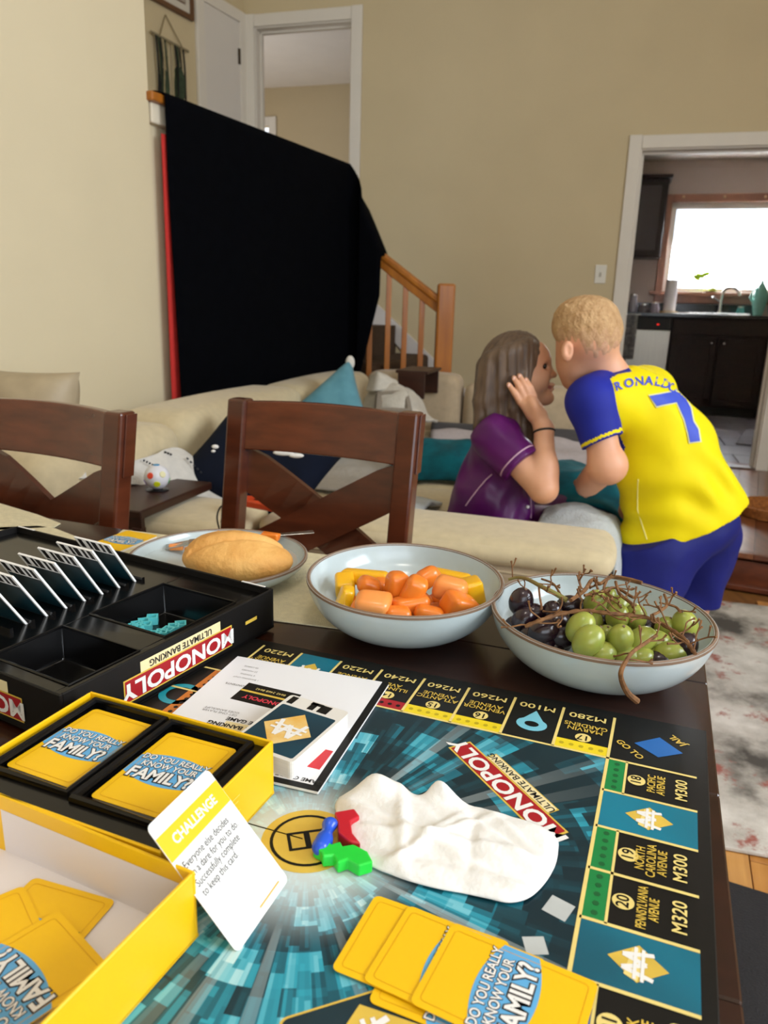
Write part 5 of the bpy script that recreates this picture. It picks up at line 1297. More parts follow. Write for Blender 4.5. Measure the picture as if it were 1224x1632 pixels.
dpos = [(195, 222, .064, 1.2, 80), (205, 318, .050, 1.1, 60), (310, 372, .052, 1.2, 20), (260, 282, .054, 1.0, 0), (375, 330, .056, 1.1, 30), (440, 245, .056, 1.1, 10), (350, 278, .058, 1.0, 80), (395, 400, .044, 1.2, 0), (625, 315, .050, 1.0, 0), (838, 348, .050, .95, 0), (1030, 455, .050, 1.15, 60), (908, 528, .038, 1.0, 0), (300, 425, .040, 1.1, 0), (175, 345, .042, 1.0, 0), (485, 250, .050, 1.0, 0), (250, 400, .040, 1.0, 0)]
gm = MB().ell((0, 0, 0), (0.0112, 0.0112, 0.0142), None, 18, 12)
def grape(px, py, z, s, a, dark, lab):
    o = gm.build('grape', gd if dark else gg, None, smooth=True, angle=180)
    p_ = onz(px, py, T + z)
    d_ = Vector((p_.x - B2.x, p_.y - B2.y)); lim = 0.118 - 0.013 - (0.060 - min(z, .06)) * 0.8
    if d_.length > lim: d_ *= lim / d_.length; p_ = Vector((B2.x + d_.x, B2.y + d_.y, p_.z))
    # long axis turned in the picture plane
    dirv = Vector((math.cos(R(a)), 0.35 * math.sin(R(a * 3)), math.sin(R(a))))
    o.matrix_world = Matrix.Translation(p_) @ dirv.to_track_quat('Z', 'Y').to_matrix().to_4x4() @ Matrix.Scale(s, 4)
    MBs = MB().tube([(0, 0, 0.0136), (0, 0, 0.0152)], 0.0012, 6); MBs.build('stem_scar', rim_m, o)
    tag(o, lab, 'grape', ('dark' if dark else 'green') + ' grapes in the bowl')
glab = {0: 'large green grape lying behind the biggest front one', 1: 'biggest green grape at the front left of the green ones', 2: 'upright green grape under crossing stalks in the middle', 3: 'green grape high at the back beside the tangle of stalks', 6: 'green grape behind the dark one in the middle', 8: 'small green grape showing its stem end at the front', 12: 'single green grape at the far right rim of the bowl', 13: 'round green grape at the front right of the bowl', 9: 'green grape below the hanging stalk junction'}
dlab = {0: 'single dark grape standing out at the far left rim', 10: 'dark grape at the far right under the end of the stalk', 11: 'dark grape at the front rim on the right', 9: 'small dark grape among the green ones in the middle'}
for k, (x, y, z, s, a) in enumerate(gpos): grape(*z5p(x, y), z, s, a, 0, glab.get(k, 'green grape in the crowd of the grape bowl'))
for k, (x, y, z, s, a) in enumerate(dpos): grape(*z5p(x, y), z, s, a, 1, dlab.get(k, 'dark purple grape in the cluster at the left of the bowl'))
for k in range(16):
    a = k * 2.39996; rr = 0.012 + 0.058 * math.sqrt(k / 16)
    dk_ = math.cos(a) < -0.1
    o = gm.build('grape', gd if dk_ else gg, None, smooth=True, angle=180)
    o.matrix_world = Matrix.Translation((B2.x + rr * math.cos(a), B2.y + rr * math.sin(a), T + 0.024 + 0.10 * rr)) @ Matrix.Rotation(k, 4, 'X')
    tag(o, 'dark purple grape in the cluster at the left of the bowl' if dk_ else 'green grape in the crowd of the grape bowl', 'grape', ('dark' if dk_ else 'green') + ' grapes in the bowl')
stem_m = mat('dry_grape_stem', '#8a5f35', 0.8, c2='#5e3c20', scale=120)
stem_g = mat('green_grape_stem', '#8b8a4a', 0.7, c2='#7a5f35', scale=60)
def zp(x, y, z): return onz(*z5p(x, y), T + z)
stem = thing('vine_sprig', 'dry brown grape stalk without fruit lying across the grapes', 'vine sprig', (B2.x, B2.y, T + 0.07))
main1 = bezier([zp(215, 350, .062), zp(300, 315, .070), (zp(400, 285, .074)), zp(520, 268, .078), zp(640, 282, .078), zp(760, 292, .076), zp(870, 312, .074), zp(960, 362, .072), zp(1030, 412, .070), zp(1060, 450, .068), zp(1090, 492, .064)], 6)
MB().tube(main1, [0.0017 + 0.0009 * math.sin(i * .9) ** 2 for i in range(len(main1))], 8).build('main_stalk', stem_m, stem, smooth=True, world=True)
main2 = bezier([zp(890, 395, .068), zp(840, 430, .070), zp(770, 478, .071), zp(735, 525, .070), zp(708, 580, .066), zp(712, 630, .052), zp(742, 690, .034), zp(790, 732, .022)], 6)
MB().tube(main2, [0.0017 + 0.0016 * (i / len(main2)) ** 2 for i in range(len(main2))], 8).build('hanging_stalk', stem_m, stem, smooth=True, world=True)
twig = MB()
def twigs(path, n, ln, seed):
    r2_ = random.Random(seed)
    for k in range(n):
        p_ = path[int((k + .5) / n * (len(path) - 1))]; d_ = Vector((r2_.uniform(-1, 1), r2_.uniform(-.7, .5), r2_.uniform(-.2, .9))).normalized()
        q = [p_]; 
        for j in range(3):
            d_ = (d_ + Vector((r2_.uniform(-.5, .5), r2_.uniform(-.5, .5), r2_.uniform(-.35, .45)))).normalized(); q.append(q[-1] + d_ * ln * r2_.uniform(.25, .5))
        b_ = bezier(q, 3); twig.tube(b_, [0.0008] * (len(b_) - 1) + [0.0014], 5)
        if r2_.random() < .75:
            d2 = (d_ + Vector((r2_.uniform(-1, 1), r2_.uniform(-1, 1), r2_.uniform(-.3, .8)))).normalized(); twig.tube([q[2], q[2] + d2 * ln * .25, q[2] + d2 * ln * .45 + Vector((0, 0, .003))], [.0007, .0007, .0012], 5)
twigs(main1, 22, 0.024, 3); twigs(main2[:20], 5, 0.018, 5)
twig.build('twigs', stem_m, stem, smooth=True, world=True)
stem2 = thing('vine_sprig', 'half green grape stalk reaching over the left rim of the bowl', 'vine sprig', (B2.x - .06, B2.y + .05, T + 0.07))
m3 = bezier([zp(130, 108, .070), zp(175, 98, .074), zp(230, 108, .078), zp(300, 145, .080), zp(370, 180, .078), zp(430, 215, .074)], 6)
MB().tube(m3, [0.0016 + 0.0014 * i / len(m3) for i in range(len(m3))], 8).build('main_stalk', stem_g, stem2, smooth=True, world=True)
twig = MB(); twigs(m3, 5, 0.022, 11)
for pts in (((285, 130), (290, 190), (300, 250), (295, 262)), ((300, 105), (360, 130), (400, 190))):
    b_ = bezier([zp(x, y, .078) for x, y in pts], 5); twig.tube(b_, 0.0013, 6)
twig.build('twigs', stem_m, stem2, smooth=True, world=True)
stem3 = thing('vine_sprig', 'tangle of thin bare grape stalks at the back of the bowl', 'vine sprig', (B2.x + .02, B2.y + .05, T + 0.07))
twig = MB()
for pts, r_ in ((((450, 215), (520, 165), (560, 110), (600, 130), (660, 95), (740, 105), (815, 125)), .0022), (((520, 190), (600, 175), (680, 150), (770, 200), (790, 180)), .0017), (((680, 120), (700, 180), (760, 230), (770, 250)), .0018), (((495, 70), (492, 110), (500, 150), (480, 190)), .0014),
               (((640, 100), (620, 160), (660, 200), (655, 215)), .0015), (((930, 185), (945, 235), (910, 270), (870, 290)), .0016), (((945, 235), (990, 250), (1012, 275)), .0014), (((570, 100), (590, 160), (620, 200), (655, 212)), .0014)):
    b_ = bezier([zp(x, y, .080) for x, y in pts], 5); twig.tube(b_, r_, 6)
    twigs(b_, 3, 0.016, int(pts[0][0]))
twig.build('twigs', stem_m, stem3, smooth=True, world=True)

# ---------------------------------------------------------------- bread, fork, melon bits on the plate
L_, Rr = onz(288, 895, T + .032), onz(465, 905, T + .032)
ctr = (L_ + Rr) / 2; ax = (Rr - L_); hl_ = ax.length / 2 * 1.0; ax.normalize(); az = math.atan2(ax.y, ax.x)
q = Matrix.Rotation(az, 3, 'Z').to_quaternion()
zc_ = T + 0.0095
c0 = Vector((ctr.x, ctr.y + 0.012, zc_ + 0.026))
ridge = lambda s, u=0.0: tuple(c0 + q @ Vector((s * hl_, u, 0)))
prims = [('ell', tuple(c0), (hl_, 0.045, 0.028), q), ('ell', tuple(c0 + q @ Vector((-.01, .012, .010))), (hl_ * .7, .028, .023), q)]
def crust(X, Y, Z):
    a = (X - c0.x) * math.cos(az) + (Y - c0.y) * math.sin(az); b = -(X - c0.x) * math.sin(az) + (Y - c0.y) * math.cos(az)
    cut = np.exp(-((b + 0.006 - 0.28 * a - 1.2 * a * a) / 0.0038) ** 2) * (Z > c0.z) * (np.abs(a) < hl_ * .8)
    lip = np.exp(-((b - 0.004 - 0.28 * a - 1.2 * a * a) / 0.006) ** 2) * (Z > c0.z) * (np.abs(a) < hl_ * .75)
    return 0.0045 * cut - 0.0018 * lip + 0.0004 * np.sin(a * 190 + b * 120) * np.sin(b * 170 - a * 80)
V, F = sdf_mesh(prims, 0.0022, 0.02, 0.006, cuts=[((0, 0, zc_), (0, 0, -1))], displace=crust)
bread_m = mat('bread_crust', '#e0ad62', 0.72, c2='#cf9246', scale=24, bump=0.25, bscale=120)
br = soft('bread_roll', V, F, bread_m); tag(br, 'crusty golden bread roll with a slash along its top on the plate', 'bread')
metal = mat('brushed_steel', '#c9c7c4', 0.22, metal=1.0, var=0.03, scale=40)
fk = thing('fork', 'steel fork lying on the plate behind the bread roll', 'fork', onz(400, 862, T + .03))
h0, h1 = onz(330, 862, T + .030), onz(500, 848, T + .038)
fdir = (h1 - h0).normalized(); fs_ = Vector((-fdir.y, fdir.x, 0)).normalized()
bar = MB(); K = 8; vs = []; fs = []
for i in range(K + 1):
    t = i / K; p_ = h0.lerp(h1, t); wd = 0.0028 + 0.0042 * t; th = 0.0012
    vs += [p_ - fs_ * wd, p_ + fs_ * wd, p_ + fs_ * wd + Vector((0, 0, th)), p_ - fs_ * wd + Vector((0, 0, th))]
for i in range(K):
    for j in range(4): fs.append((4 * i + j, 4 * i + (j + 1) % 4, 4 * i + 4 + (j + 1) % 4, 4 * i + 4 + j))
bar.add(vs, fs + [(3, 2, 1, 0), (4 * K, 4 * K + 1, 4 * K + 2, 4 * K + 3)]).build('handle', metal, fk, smooth=True, world=True, bevel=0.0005)
hd = h0 - fdir * 0.012
MB().prism([(-.014, -.0115), (.0, -.012), (.016, -.004), (.016, .004), (0, .012), (-.014, .0115)], 0, .0012, frame(hd, fdir, fs_)).build('fork_head', metal, fk, world=True)
for k in range(4):
    a = hd - fdir * .013 + fs_ * (-.0095 + .0063 * k); MB().bar(a, a - fdir * .034 - Vector((0, 0, .004)), .0026, .0012).build('tine', metal, fk, world=True)
pieces = (((281, 872), .022, (.022, .014, .010), 'small pink-orange melon scrap at the left of the plate', mel2), ((300, 875), .020, (.012, .010, .008), 'tiny melon scrap beside the bread roll', mel2), ((357, 852), .030, (.030, .012, .010), 'orange melon strip behind the bread roll', mel), ((432, 856), .036, (.030, .016, .014), 'orange melon strip under the fork handle', mel))
for (p_, z, d_, lab, m_) in pieces:
    o = chunk(onz(*p_, T + z), d_, qrot(0, 0, rnd.uniform(-20, 20)), m_, 0.003); o.name = 'melon_piece'; tag(o, lab, 'melon', 'melon scraps on the plate')
# ================================================================== soft furnishings
def surf(rows, nu=40, nv=40, amp=0.006, freq=9.0, seed=1, thick=0.006, amp2=0.0, freq2=30.0):
    """smooth sheet through a grid of control points with wrinkles"""
    rows = [[Vector(p) for p in r_] for r_ in rows]
    def cr(P, t):
        n = len(P) - 1; x = min(max(t, 0), 1) * n; i = min(int(x), n - 1); f = x - i
        a = P[i - 1] if i > 0 else P[0] * 2 - P[1]; b, c = P[i], P[i + 1]; d = P[i + 2] if i + 2 <= n else P[n] * 2 - P[n - 1]
        return 0.5 * ((2 * b) + (c - a) * f + (2 * a - 5 * b + 4 * c - d) * f * f + (3 * b - a - 3 * c + d) * f ** 3)
    def fn(u, v):
        p = cr([cr(r_, u) for r_ in rows], v)
        k = vnoise((p.x * freq, p.y * freq, p.z * freq), seed); k2 = vnoise((p.x * freq2, p.y * freq2, p.z * freq2), seed + 1)
        e = min(1, 8 * min(u, 1 - u, v, 1 - v) + 0.3)
        return p + Vector((0.3 * k * amp, 0.3 * k * amp, (k * amp + k2 * amp2) * e))
    m = MB(); m.grid(fn, nu, nv, thick)
    return m
def pillow(name, label, M, w_, h_, t_, m_, cat='pillow', n=22, pinch=0.10, group=None):
    mb = MB()
    def side(sg):
        def fn(u, v):
            a, b = 2 * u - 1, 2 * v - 1
            prof = ((1 - a ** 4) * (1 - b ** 4)) ** 0.55
            ex = 1 - pinch * (1 - abs(a)) * 0 - pinch * (1 - a * a) * abs(b) ** 2 * 0.0
            x = a * (1 - pinch * (1 - b * b) * abs(a) ** 3 * .6); y = b * (1 - pinch * (1 - a * a) * abs(b) ** 3 * .6)
            k = 0.06 * vnoise((a * 3, b * 3, sg), 4)
            return M @ Vector((x * w_ / 2, y * h_ / 2, sg * t_ / 2 * prof * (1 + k)))
        return fn
    mb.grid(side(1), n, n); f2 = side(-1); mb.grid(lambda u, v: f2(1 - u, v), n, n)
    o = weld(mb.build(name, m_, None, smooth=True, angle=180), 1e-4)
    return tag(o, label, cat, group)
def facing(p_, right, upd):
    """matrix at p_ with x=right, y=up"""
    return frame(p_, right, upd)

# black blanket hung over the half wall and stair rail
def wallp(s_, y, z):
    if s_ <= hl: return MLw @ Vector((s_, y, z))
    c_ = MLw @ Vector((hl, 0, 0)); d_ = s_ - hl
    blend = min(1, d_ / 0.12); nrm = (eL * -1).lerp(nB, blend).normalized()
    return Vector((c_.x, c_.y, 0)) + eB * d_ - (nrm * -y if False else nrm * (-y)) + Vector((0, 0, z))
s_end = 0.24
c398 = at(611, 400, 4.30)
def top_z(s_):
    if s_ <= hl - 0.01: return RZ + 0.012
    t = (s_ - hl + 0.01) / (s_end + 0.01); return RZ + 0.012 - 0.47 * t ** 1.15
def bot_z(s_):
    return 0.70 if s_ <= hl else 0.70 + 0.02 * (s_ - hl) / s_end
S0 = 0.045
def blanket_pt(u, v, off=0.0, s_shift=0.0):
    s_ = S0 + s_shift + (hl + s_end - S0 - s_shift) * u
    tz, bz = top_z(s_), bot_z(s_)
    if s_ > hl + 0.1: 
        k = (s_ - hl - 0.1) / (s_end - 0.1); s_ -= 0.13 * k * max(0, (v - 0.35)) * 1.3
    if v < 0.06:
        t = v / 0.06; y = 0.135 * (1 - t) - 0.034 * t
        return wallp(s_, y if s_ <= hl else y * 0.5 - 0.03, tz)
    t = (v - 0.06) / 0.94; z = tz + (bz - tz) * t
    y = -0.036 - 0.010 * vnoise((s_ * 6, 0.3, z * 1.5), 2) * min(1, t * 4) - 0.012 * t - off
    z += 0.010 * vnoise((s_ * 5, 0, 0), 3) * t
    return wallp(s_, y - 0.045 * min(1, max(0, (s_ - hl + .02) / .10)), z)
blk_cloth = mat('black_blanket_cloth', '#05060a', 0.95, var=0.2, scale=20, spec=0.05)
bk_ = thing('hanging_blanket', 'large black blanket hung over the stair half wall behind the sofa', 'blanket', MLw @ Vector((hl / 2, -0.04, 0.70)))
MB().grid(lambda u, v: blanket_pt(u, v), 60, 44, 0.006).build('blanket_cloth', blk_cloth, bk_, smooth=True, world=True, angle=180)
red_cloth = mat('red_blanket_lining', '#c22a24', 0.85, var=0.08, scale=30)
MB().grid(lambda u, v: wallp(S0 - 0.010 - 0.008 * v + 0.10 * u, -0.020 - 0.004 * u, RZ - 0.13 + (0.705 - RZ + 0.13) * v), 4, 20, 0.004).build('red_lining', red_cloth, bk_, smooth=True, world=True, angle=180)

# picture frame and macrame hanging on the hall wall
def hw_pt(px, py, y=0.0):
    q = hp(px, py); return Vector((q.x, y, q.z))
pc = hw_pt(305, 35)
pf = thing('picture_frame', 'brown framed picture with white mat high on the hall wall', 'picture frame', M=MH @ Matrix.Translation((pc.x, -0.002, pc.z)))
fw_, fh_ = 0.62, 0.46; brown_f = mat('brown_frame_wood', '#5f3d22', 0.45, var=0.1, scale=10)
for nm, c_, d_ in (('frame_side', (-0.014, -0.012, fh_ / 2), (0.028, 0.024, fh_)), ('frame_side', (-fw_ + .014, -0.012, fh_ / 2), (0.028, 0.024, fh_)), ('frame_rail', (-fw_ / 2, -0.012, 0.014), (fw_ - .056, 0.024, 0.028)), ('frame_rail', (-fw_ / 2, -0.012, fh_ - .014), (fw_ - .056, 0.024, 0.028))):
    MB().box(c_, d_).build(nm, brown_f, pf, bevel=0.003)
MB().box((-fw_ / 2, -0.008, fh_ / 2), (fw_ - .05, 0.006, fh_ - .05)).build('mat_board', mat('picture_mat', '#c9c2b4', 0.8, var=0.02, scale=10), pf)
MB().box((-fw_ / 2, -0.012, fh_ / 2), (fw_ - .14, 0.004, fh_ - .14)).build('inner_line', brown_f, pf)
MB().box((-fw_ / 2, -0.0145, fh_ / 2), (fw_ - .155, 0.002, fh_ - .155)).build('print', mat('picture_print', '#b3aa98', 0.8, c2='#8f8676', scale=12), pf)
mc = thing('wall_hanging', 'macrame wall hanging with green strands on a dowel beside the white door', 'wall hanging', MH @ hw_pt(265, 67, -0.02))
d0, d1 = hw_pt(235, 51, -0.025), hw_pt(295, 83, -0.025)
MB().tube([MH @ d0, MH @ d1], 0.008, 8).build('dowel', mat('driftwood', '#8a7d60', 0.7, var=0.15, scale=40), mc, world=True, smooth=True)
ap = hw_pt(261, 24, -0.012)
MB().tube([MH @ d0.lerp(d1, .22), MH @ ap, MH @ d0.lerp(d1, .85)], 0.0035, 5).build('hanging_cord', mat('jute_cord', '#6f6040', 0.9, var=0.1, scale=60), mc, world=True)
gr1 = mat('green_yarn', '#2f3a26', 0.95, var=0.25, scale=40); gr2 = mat('cream_yarn', '#9d8f6c', 0.95, var=0.2, scale=40); gr3 = mat('black_yarn', '#14130f', 0.95, var=0.2, scale=40)
zb0 = hw_pt(265, 150).z
for k, (t, m_, r_) in enumerate(((.12, gr3, .010), (.17, gr1, .009), (.23, gr3, .010), (.28, gr2, .008), (.36, gr1, .009), (.42, gr2, .006), (.55, gr2, .007), (.62, gr3, .009), (.68, gr1, .010), (.74, gr3, .008), (.85, gr3, .010), (.80, gr2, .006))):
    a = d0.lerp(d1, t); b = Vector((a.x + 0.012 * math.sin(k * 2.1), a.y, zb0 - 0.05 - 0.02 * (k % 3)))
    MB().tube([MH @ q for q in bezier([a, a.lerp(b, .35) + Vector((.006 * math.sin(k), -.008, 0)), a.lerp(b, .7) + Vector((.008 * math.cos(k * 1.7), -.004, 0)), b], 5)], r_ * 0.65, 6).build('strand', m_, mc, world=True, smooth=True)
for (px, py, w_, h_) in ((258, 136, .030, .09), (281, 138, .042, .11)):
    q = hw_pt(px, py, -0.02); MB().ell(MH @ q, (w_, w_ * .5, h_)).build('woven_leaf', gr1, mc, world=True, smooth=True)

# pillows and throws
def skew(t_, r_, l_):
    X, Y = t_ - l_, t_ - r_; Z = X.cross(Y).normalized(); c = (l_ + r_) / 2
    return Matrix(((X.x, Y.x, Z.x, c.x), (X.y, Y.y, Z.y, c.y), (X.z, Y.z, Z.z, c.z), (0, 0, 0, 1)))
teal_f = mat('blue_velvet', '#5f97a6', 0.9, c2='#4a8090', scale=14, sheen=0.1)
pT, pR_, pL_ = at(560, 570, 3.34), at(588, 672, 3.14), at(458, 660, 3.16); pc_ = (pR_ + pL_) / 2 + Vector((0, 0, .0))
pillow('throw_pillow', 'light blue throw pillow propped in the sofa corner', skew(pT, pR_, pL_), 1.0, 1.0, 0.13, teal_f)
bpm = mat('white_tassel', '#d9d5cc', .9, var=.05, scale=40)
tip = at(558, 578, 3.31); ts = MB().ell(tip, (.02, .014, .03)).build('pillow_tassel', bpm, smooth=True)
ts.parent = bpy.data.objects['throw_pillow']; ts.matrix_parent_inverse = Matrix.Identity(4)
wht = mat('white_knit', '#ccc6ba', 0.95, var=0.06, scale=60, bump=0.5, bscale=160)
gryk = mat('taupe_knit', '#8f8578', 0.95, var=0.06, scale=60, bump=0.5, bscale=160)
th = thing('knit_throw', 'crumpled white and taupe knitted throw heaped in front of the sofa back', 'throw blanket', at(632, 660, 3.5))
Yt = 3.55
rows = [[at(575, 668, Yt - .1), at(600, 672, Yt - .2), at(640, 676, Yt - .25), at(672, 672, Yt - .2), at(700, 668, Yt)], [at(578, 640, Yt), at(602, 636, Yt - .16), at(640, 634, Yt - .2), at(662, 636, Yt - .12), at(684, 662, Yt)], [at(585, 628, Yt), at(605, 620, Yt - .08), at(636, 618, Yt - .1), at(655, 625, Yt - .06), at(672, 640, Yt + .05)], [at(588, 620, Yt + .05), at(606, 612, Yt), at(630, 612, Yt), at(650, 622, Yt + .02), at(662, 636, Yt + .1)]]
surf(rows, 36, 30, 0.016, 14, 4, 0.012, 0.004, 45).build('throw_body', wht, th, smooth=True, world=True, angle=180)
rows2 = [[at(583, 622, Yt - .06), at(600, 622, Yt - .12), at(630, 618, Yt - .1)], [at(590, 600, Yt - .02), at(606, 594, Yt - .08), at(634, 610, Yt - .03)], [at(596, 594, Yt), at(604, 592, Yt - .02), at(628, 606, Yt)]]
surf(rows2, 20, 20, 0.014, 22, 6, 0.010).build('throw_fold', wht, th, smooth=True, world=True, angle=180)
def band(pts, r_): MB().tube(bezier(pts, 5), r_, 6).build('taupe_band', gryk, th, world=True, smooth=True)
o_ = -0.045
for pl in ([(602, 655), (604, 630), (646, 628), (652, 657), (602, 655)],): 
    pp = [at(x, y, Yt - .235 + (.10 if y < 640 else 0.0)) for x, y in pl]
    for a, b in zip(pp, pp[1:]): MB().tube([a, a.lerp(b, .5) + Vector((0, -.01, .004)), b], 0.017, 6).build('taupe_band', gryk, th, world=True, smooth=True)
# dark wooden tray on the sofa back
q0 = at(669, 607, 3.83)
wt_ = thing('arm_tray', 'dark brown wooden tray hung over the far sofa back', 'tray', (q0.x, q0.y, q0.z - 0.06), -TB)
MB().box((0, -0.02, 0.115), (0.16, 0.30, 0.014)).build('tray_top', apr, wt_, bevel=0.003)
MB().box((0, -0.165, 0.052), (0.135, 0.012, 0.125)).build('front_flap', apr, wt_, bevel=0.003)
MB().box((0, 0.125, 0.052), (0.135, 0.012, 0.125)).build('rear_flap', apr, wt_, bevel=0.003)

# blankets on the sofa
gry = mat('charcoal_blanket', '#4a484c', 0.95, var=0.08, scale=50, sheen=0.05)
lil = mat('lilac_white_knit', '#b9b0b2', 0.95, var=0.06, scale=50, bump=0.5, bscale=130)
teal_b = mat('teal_fleece', '#0b6470', 0.95, c2='#08424c', scale=14, sheen=0.05, spec=0.2)
whf = mat('white_fleece', '#c9cfd0', 0.95, var=0.06, scale=120, bump=0.8, bscale=260)
qlt = mat('white_quilt', '#b7b2ac', 0.95, var=0.05, scale=30, bump=0.9, bscale=70)
o = surf([[S(-0.88, 1.98, 0.517), S(-.5, 1.98, 0.522), S(-.05, 2.0, 0.517)], [S(-.9, 2.10, 0.562), S(-.5, 2.1, 0.567), S(-.03, 2.12, 0.562)], [S(-.88, 2.20, 0.552), S(-.5, 2.2, 0.552), S(-.03, 2.22, 0.542)]], 30, 16, .008, 7, 2, .02).build('folded_blanket', gry, smooth=True, angle=180)
tag(o, 'folded charcoal grey blanket at the back of the sofa behind the children', 'blanket')
o = surf([[S(-0.75, 1.28, 0.517), S(-.5, 1.27, 0.532), S(-.2, 1.28, 0.532), S(.0, 1.30, 0.512)], [S(-.78, 1.45, 0.562), S(-.5, 1.46, 0.582), S(-.2, 1.45, 0.562), S(.02, 1.45, 0.532)], [S(-.8, 1.62, 0.532), S(-.5, 1.64, 0.542), S(-.2, 1.62, 0.562), S(.01, 1.65, 0.522)], [S(-.82, 1.76, 0.582), S(-.5, 1.77, 0.592), S(-.2, 1.76, 0.572), S(.0, 1.78, 0.522)], [S(-.82, 1.92, 0.517), S(-.5, 1.93, 0.522), S(-.2, 1.92, 0.522), S(.0, 1.94, 0.512)]], 44, 34, .016, 11, 5, .012).build('knit_blanket', lil, smooth=True, angle=180)
tag(o, 'pale lilac white knitted blanket spread across the sofa behind the girl', 'blanket')
o = surf([[S(-0.80, .98, 0.512), S(-.55, 1.0, 0.517), S(-.40, 1.0, 0.522)], [S(-.80, 1.06, 0.592), S(-.55, 1.06, 0.612), S(-.38, 1.07, 0.582)], [S(-.80, 1.16, 0.622), S(-.55, 1.17, 0.632), S(-.38, 1.17, 0.602)], [S(-.8, 1.25, 0.532), S(-.55, 1.25, 0.552), S(-.38, 1.25, 0.532)]], 34, 26, .020, 16, 7, .012).build('fleece_blanket', teal_b, smooth=True, angle=180)
tag(o, 'bunched teal fleece blanket behind the girl at the left', 'blanket')
o = surf([[S(-.30, .70, .53), S(-.16, .69, .56), S(-.04, .66, .56), S(.03, .64, .53), S(.065, .62, .46), S(.075, .60, .33), S(.08, .60, .18)], [S(-.32, .86, .60), S(-.16, .90, .63), S(-.03, .88, .61), S(.05, .85, .56), S(.085, .82, .48), S(.095, .80, .34), S(.10, .80, .16)], [S(-.32, 1.04, .60), S(-.16, 1.08, .61), S(-.02, 1.06, .585), S(.045, 1.04, .54), S(.08, 1.02, .47), S(.088, 1.02, .34), S(.09, 1.02, .18)], [S(-.32, 1.20, .53), S(-.16, 1.22, .54), S(-.02, 1.22, .535), S(.03, 1.21, .51), S(.055, 1.2, .45), S(.06, 1.2, .34), S(.065, 1.2, .22)]], 60, 40, .016, 13, 9, .010, .004, 40).build('fleece_blanket', teal_b, smooth=True, angle=180)
tag(o, 'teal fleece blanket sliding off the sofa edge beside the boy', 'blanket')
o = surf([[S(-.19, .265, 0.575), S(-.12, .265, 0.595), S(-.05, .265, 0.598), S(.0, .265, 0.575), S(.025, .262, 0.50), S(.030, .26, 0.40), S(.034, .26, .26)], [S(-.18, .42, 0.590), S(-.11, .44, 0.612), S(-.04, .40, 0.605), S(.015, .39, 0.570), S(.042, .38, 0.49), S(.050, .38, 0.36), S(.055, .38, 0.20)], [S(-.18, .58, 0.560), S(-.11, .60, 0.575), S(-.04, .56, 0.570), S(.02, .55, 0.550), S(.048, .54, 0.48), S(.055, .54, 0.34), S(.06, .54, 0.20)], [S(-.18, .70, 0.520), S(-.11, .71, 0.525), S(-.04, .68, 0.525), S(.01, .67, 0.52), S(.04, .65, 0.46), S(.05, .64, 0.33), S(.055, .64, 0.220)]], 60, 34, .008, 17, 11, .008, .003, 60).build('fleece_throw', whf, smooth=True, angle=180)
tag(o, 'fluffy white fleece throw over the sofa corner in front of the boy', 'blanket')
o = surf([[S(-.80, .25, 0.517), S(-.66, .26, 0.592), S(-.50, .27, 0.582)], [S(-.8, .45, 0.532), S(-.66, .47, 0.572), S(-.52, .47, 0.562)], [S(-.8, .65, 0.512), S(-.66, .66, 0.537), S(-.52, .66, 0.522)]], 26, 22, .012, 12, 13, .010).build('fleece_throw', whf, smooth=True, angle=180)
tag(o, 'fluffy white throw on the seat behind the low sofa back, left of the girl', 'blanket')
o = surf([[S(-1.05, .70, 0.514), S(-.95, .70, 0.517), S(-.83, .72, 0.514)], [S(-1.08, 1.2, 0.517), S(-.95, 1.2, 0.522), S(-.85, 1.2, 0.517)], [S(-1.1, 1.9, 0.517), S(-.98, 1.9, 0.522), S(-.84, 1.9, 0.517)]], 24, 40, .008, 14, 15, .008).build('quilt', qlt, smooth=True, angle=180)
tag(o, 'white quilted blanket lying flat on the sofa seat behind the chair', 'blanket')
# white blanket with dashes, beside the side tray
wbk = mat('white_cotton_throw', '#cdc9c1', 0.95, var=0.05, scale=50, bump=0.3, bscale=200)
Yb = 1.98
cwp = thing('cotton_throw', 'white cotton throw with dashed dark stitching behind the toy ball', 'blanket', at(290, 760, Yb))
rows = [[at(203, 772, 1.97), at(256, 776, 2.02), at(318, 792, 2.08), at(370, 800, 2.10)], [at(205, 755, 1.98), at(255, 746, 2.05), at(308, 757, 2.13), at(362, 792, 2.15)], [at(208, 743, 1.99), at(250, 731, 2.07), at(292, 724, 2.16), at(348, 772, 2.19)], [at(212, 735, 2.00), at(250, 723, 2.085), at(286, 713, 2.175), at(335, 750, 2.22)]]
surf(rows, 40, 36, .010, 18, 17, .008).build('throw_cloth', wbk, cwp, smooth=True, world=True, angle=180)
dash = mat('navy_stitch', '#20242c', 0.9, var=0.1, scale=30)
def dashes(p0, p1, Y0, Y1, n):
    for k in range(n):
        a, b = (k + .12) / n, (k + .62) / n
        pa = at(p0[0] + (p1[0] - p0[0]) * a, p0[1] + (p1[1] - p0[1]) * a, Y0 + (Y1 - Y0) * a); pb_ = at(p0[0] + (p1[0] - p0[0]) * b, p0[1] + (p1[1] - p0[1]) * b, Y0 + (Y1 - Y0) * b)
        MB().tube([pa, pb_], 0.0030, 5).build('stitch', dash, cwp, world=True)
dashes((297, 729), (356, 789), 2.14, 2.125, 11); dashes((228, 733), (246, 742), 2.015, 2.03, 4); dashes((262, 720), (275, 725), 2.095, 2.115, 3)
navy = mat('navy_velvet', '#0b1326', 0.95, c2='#080e1c', scale=10, spec=0.2)
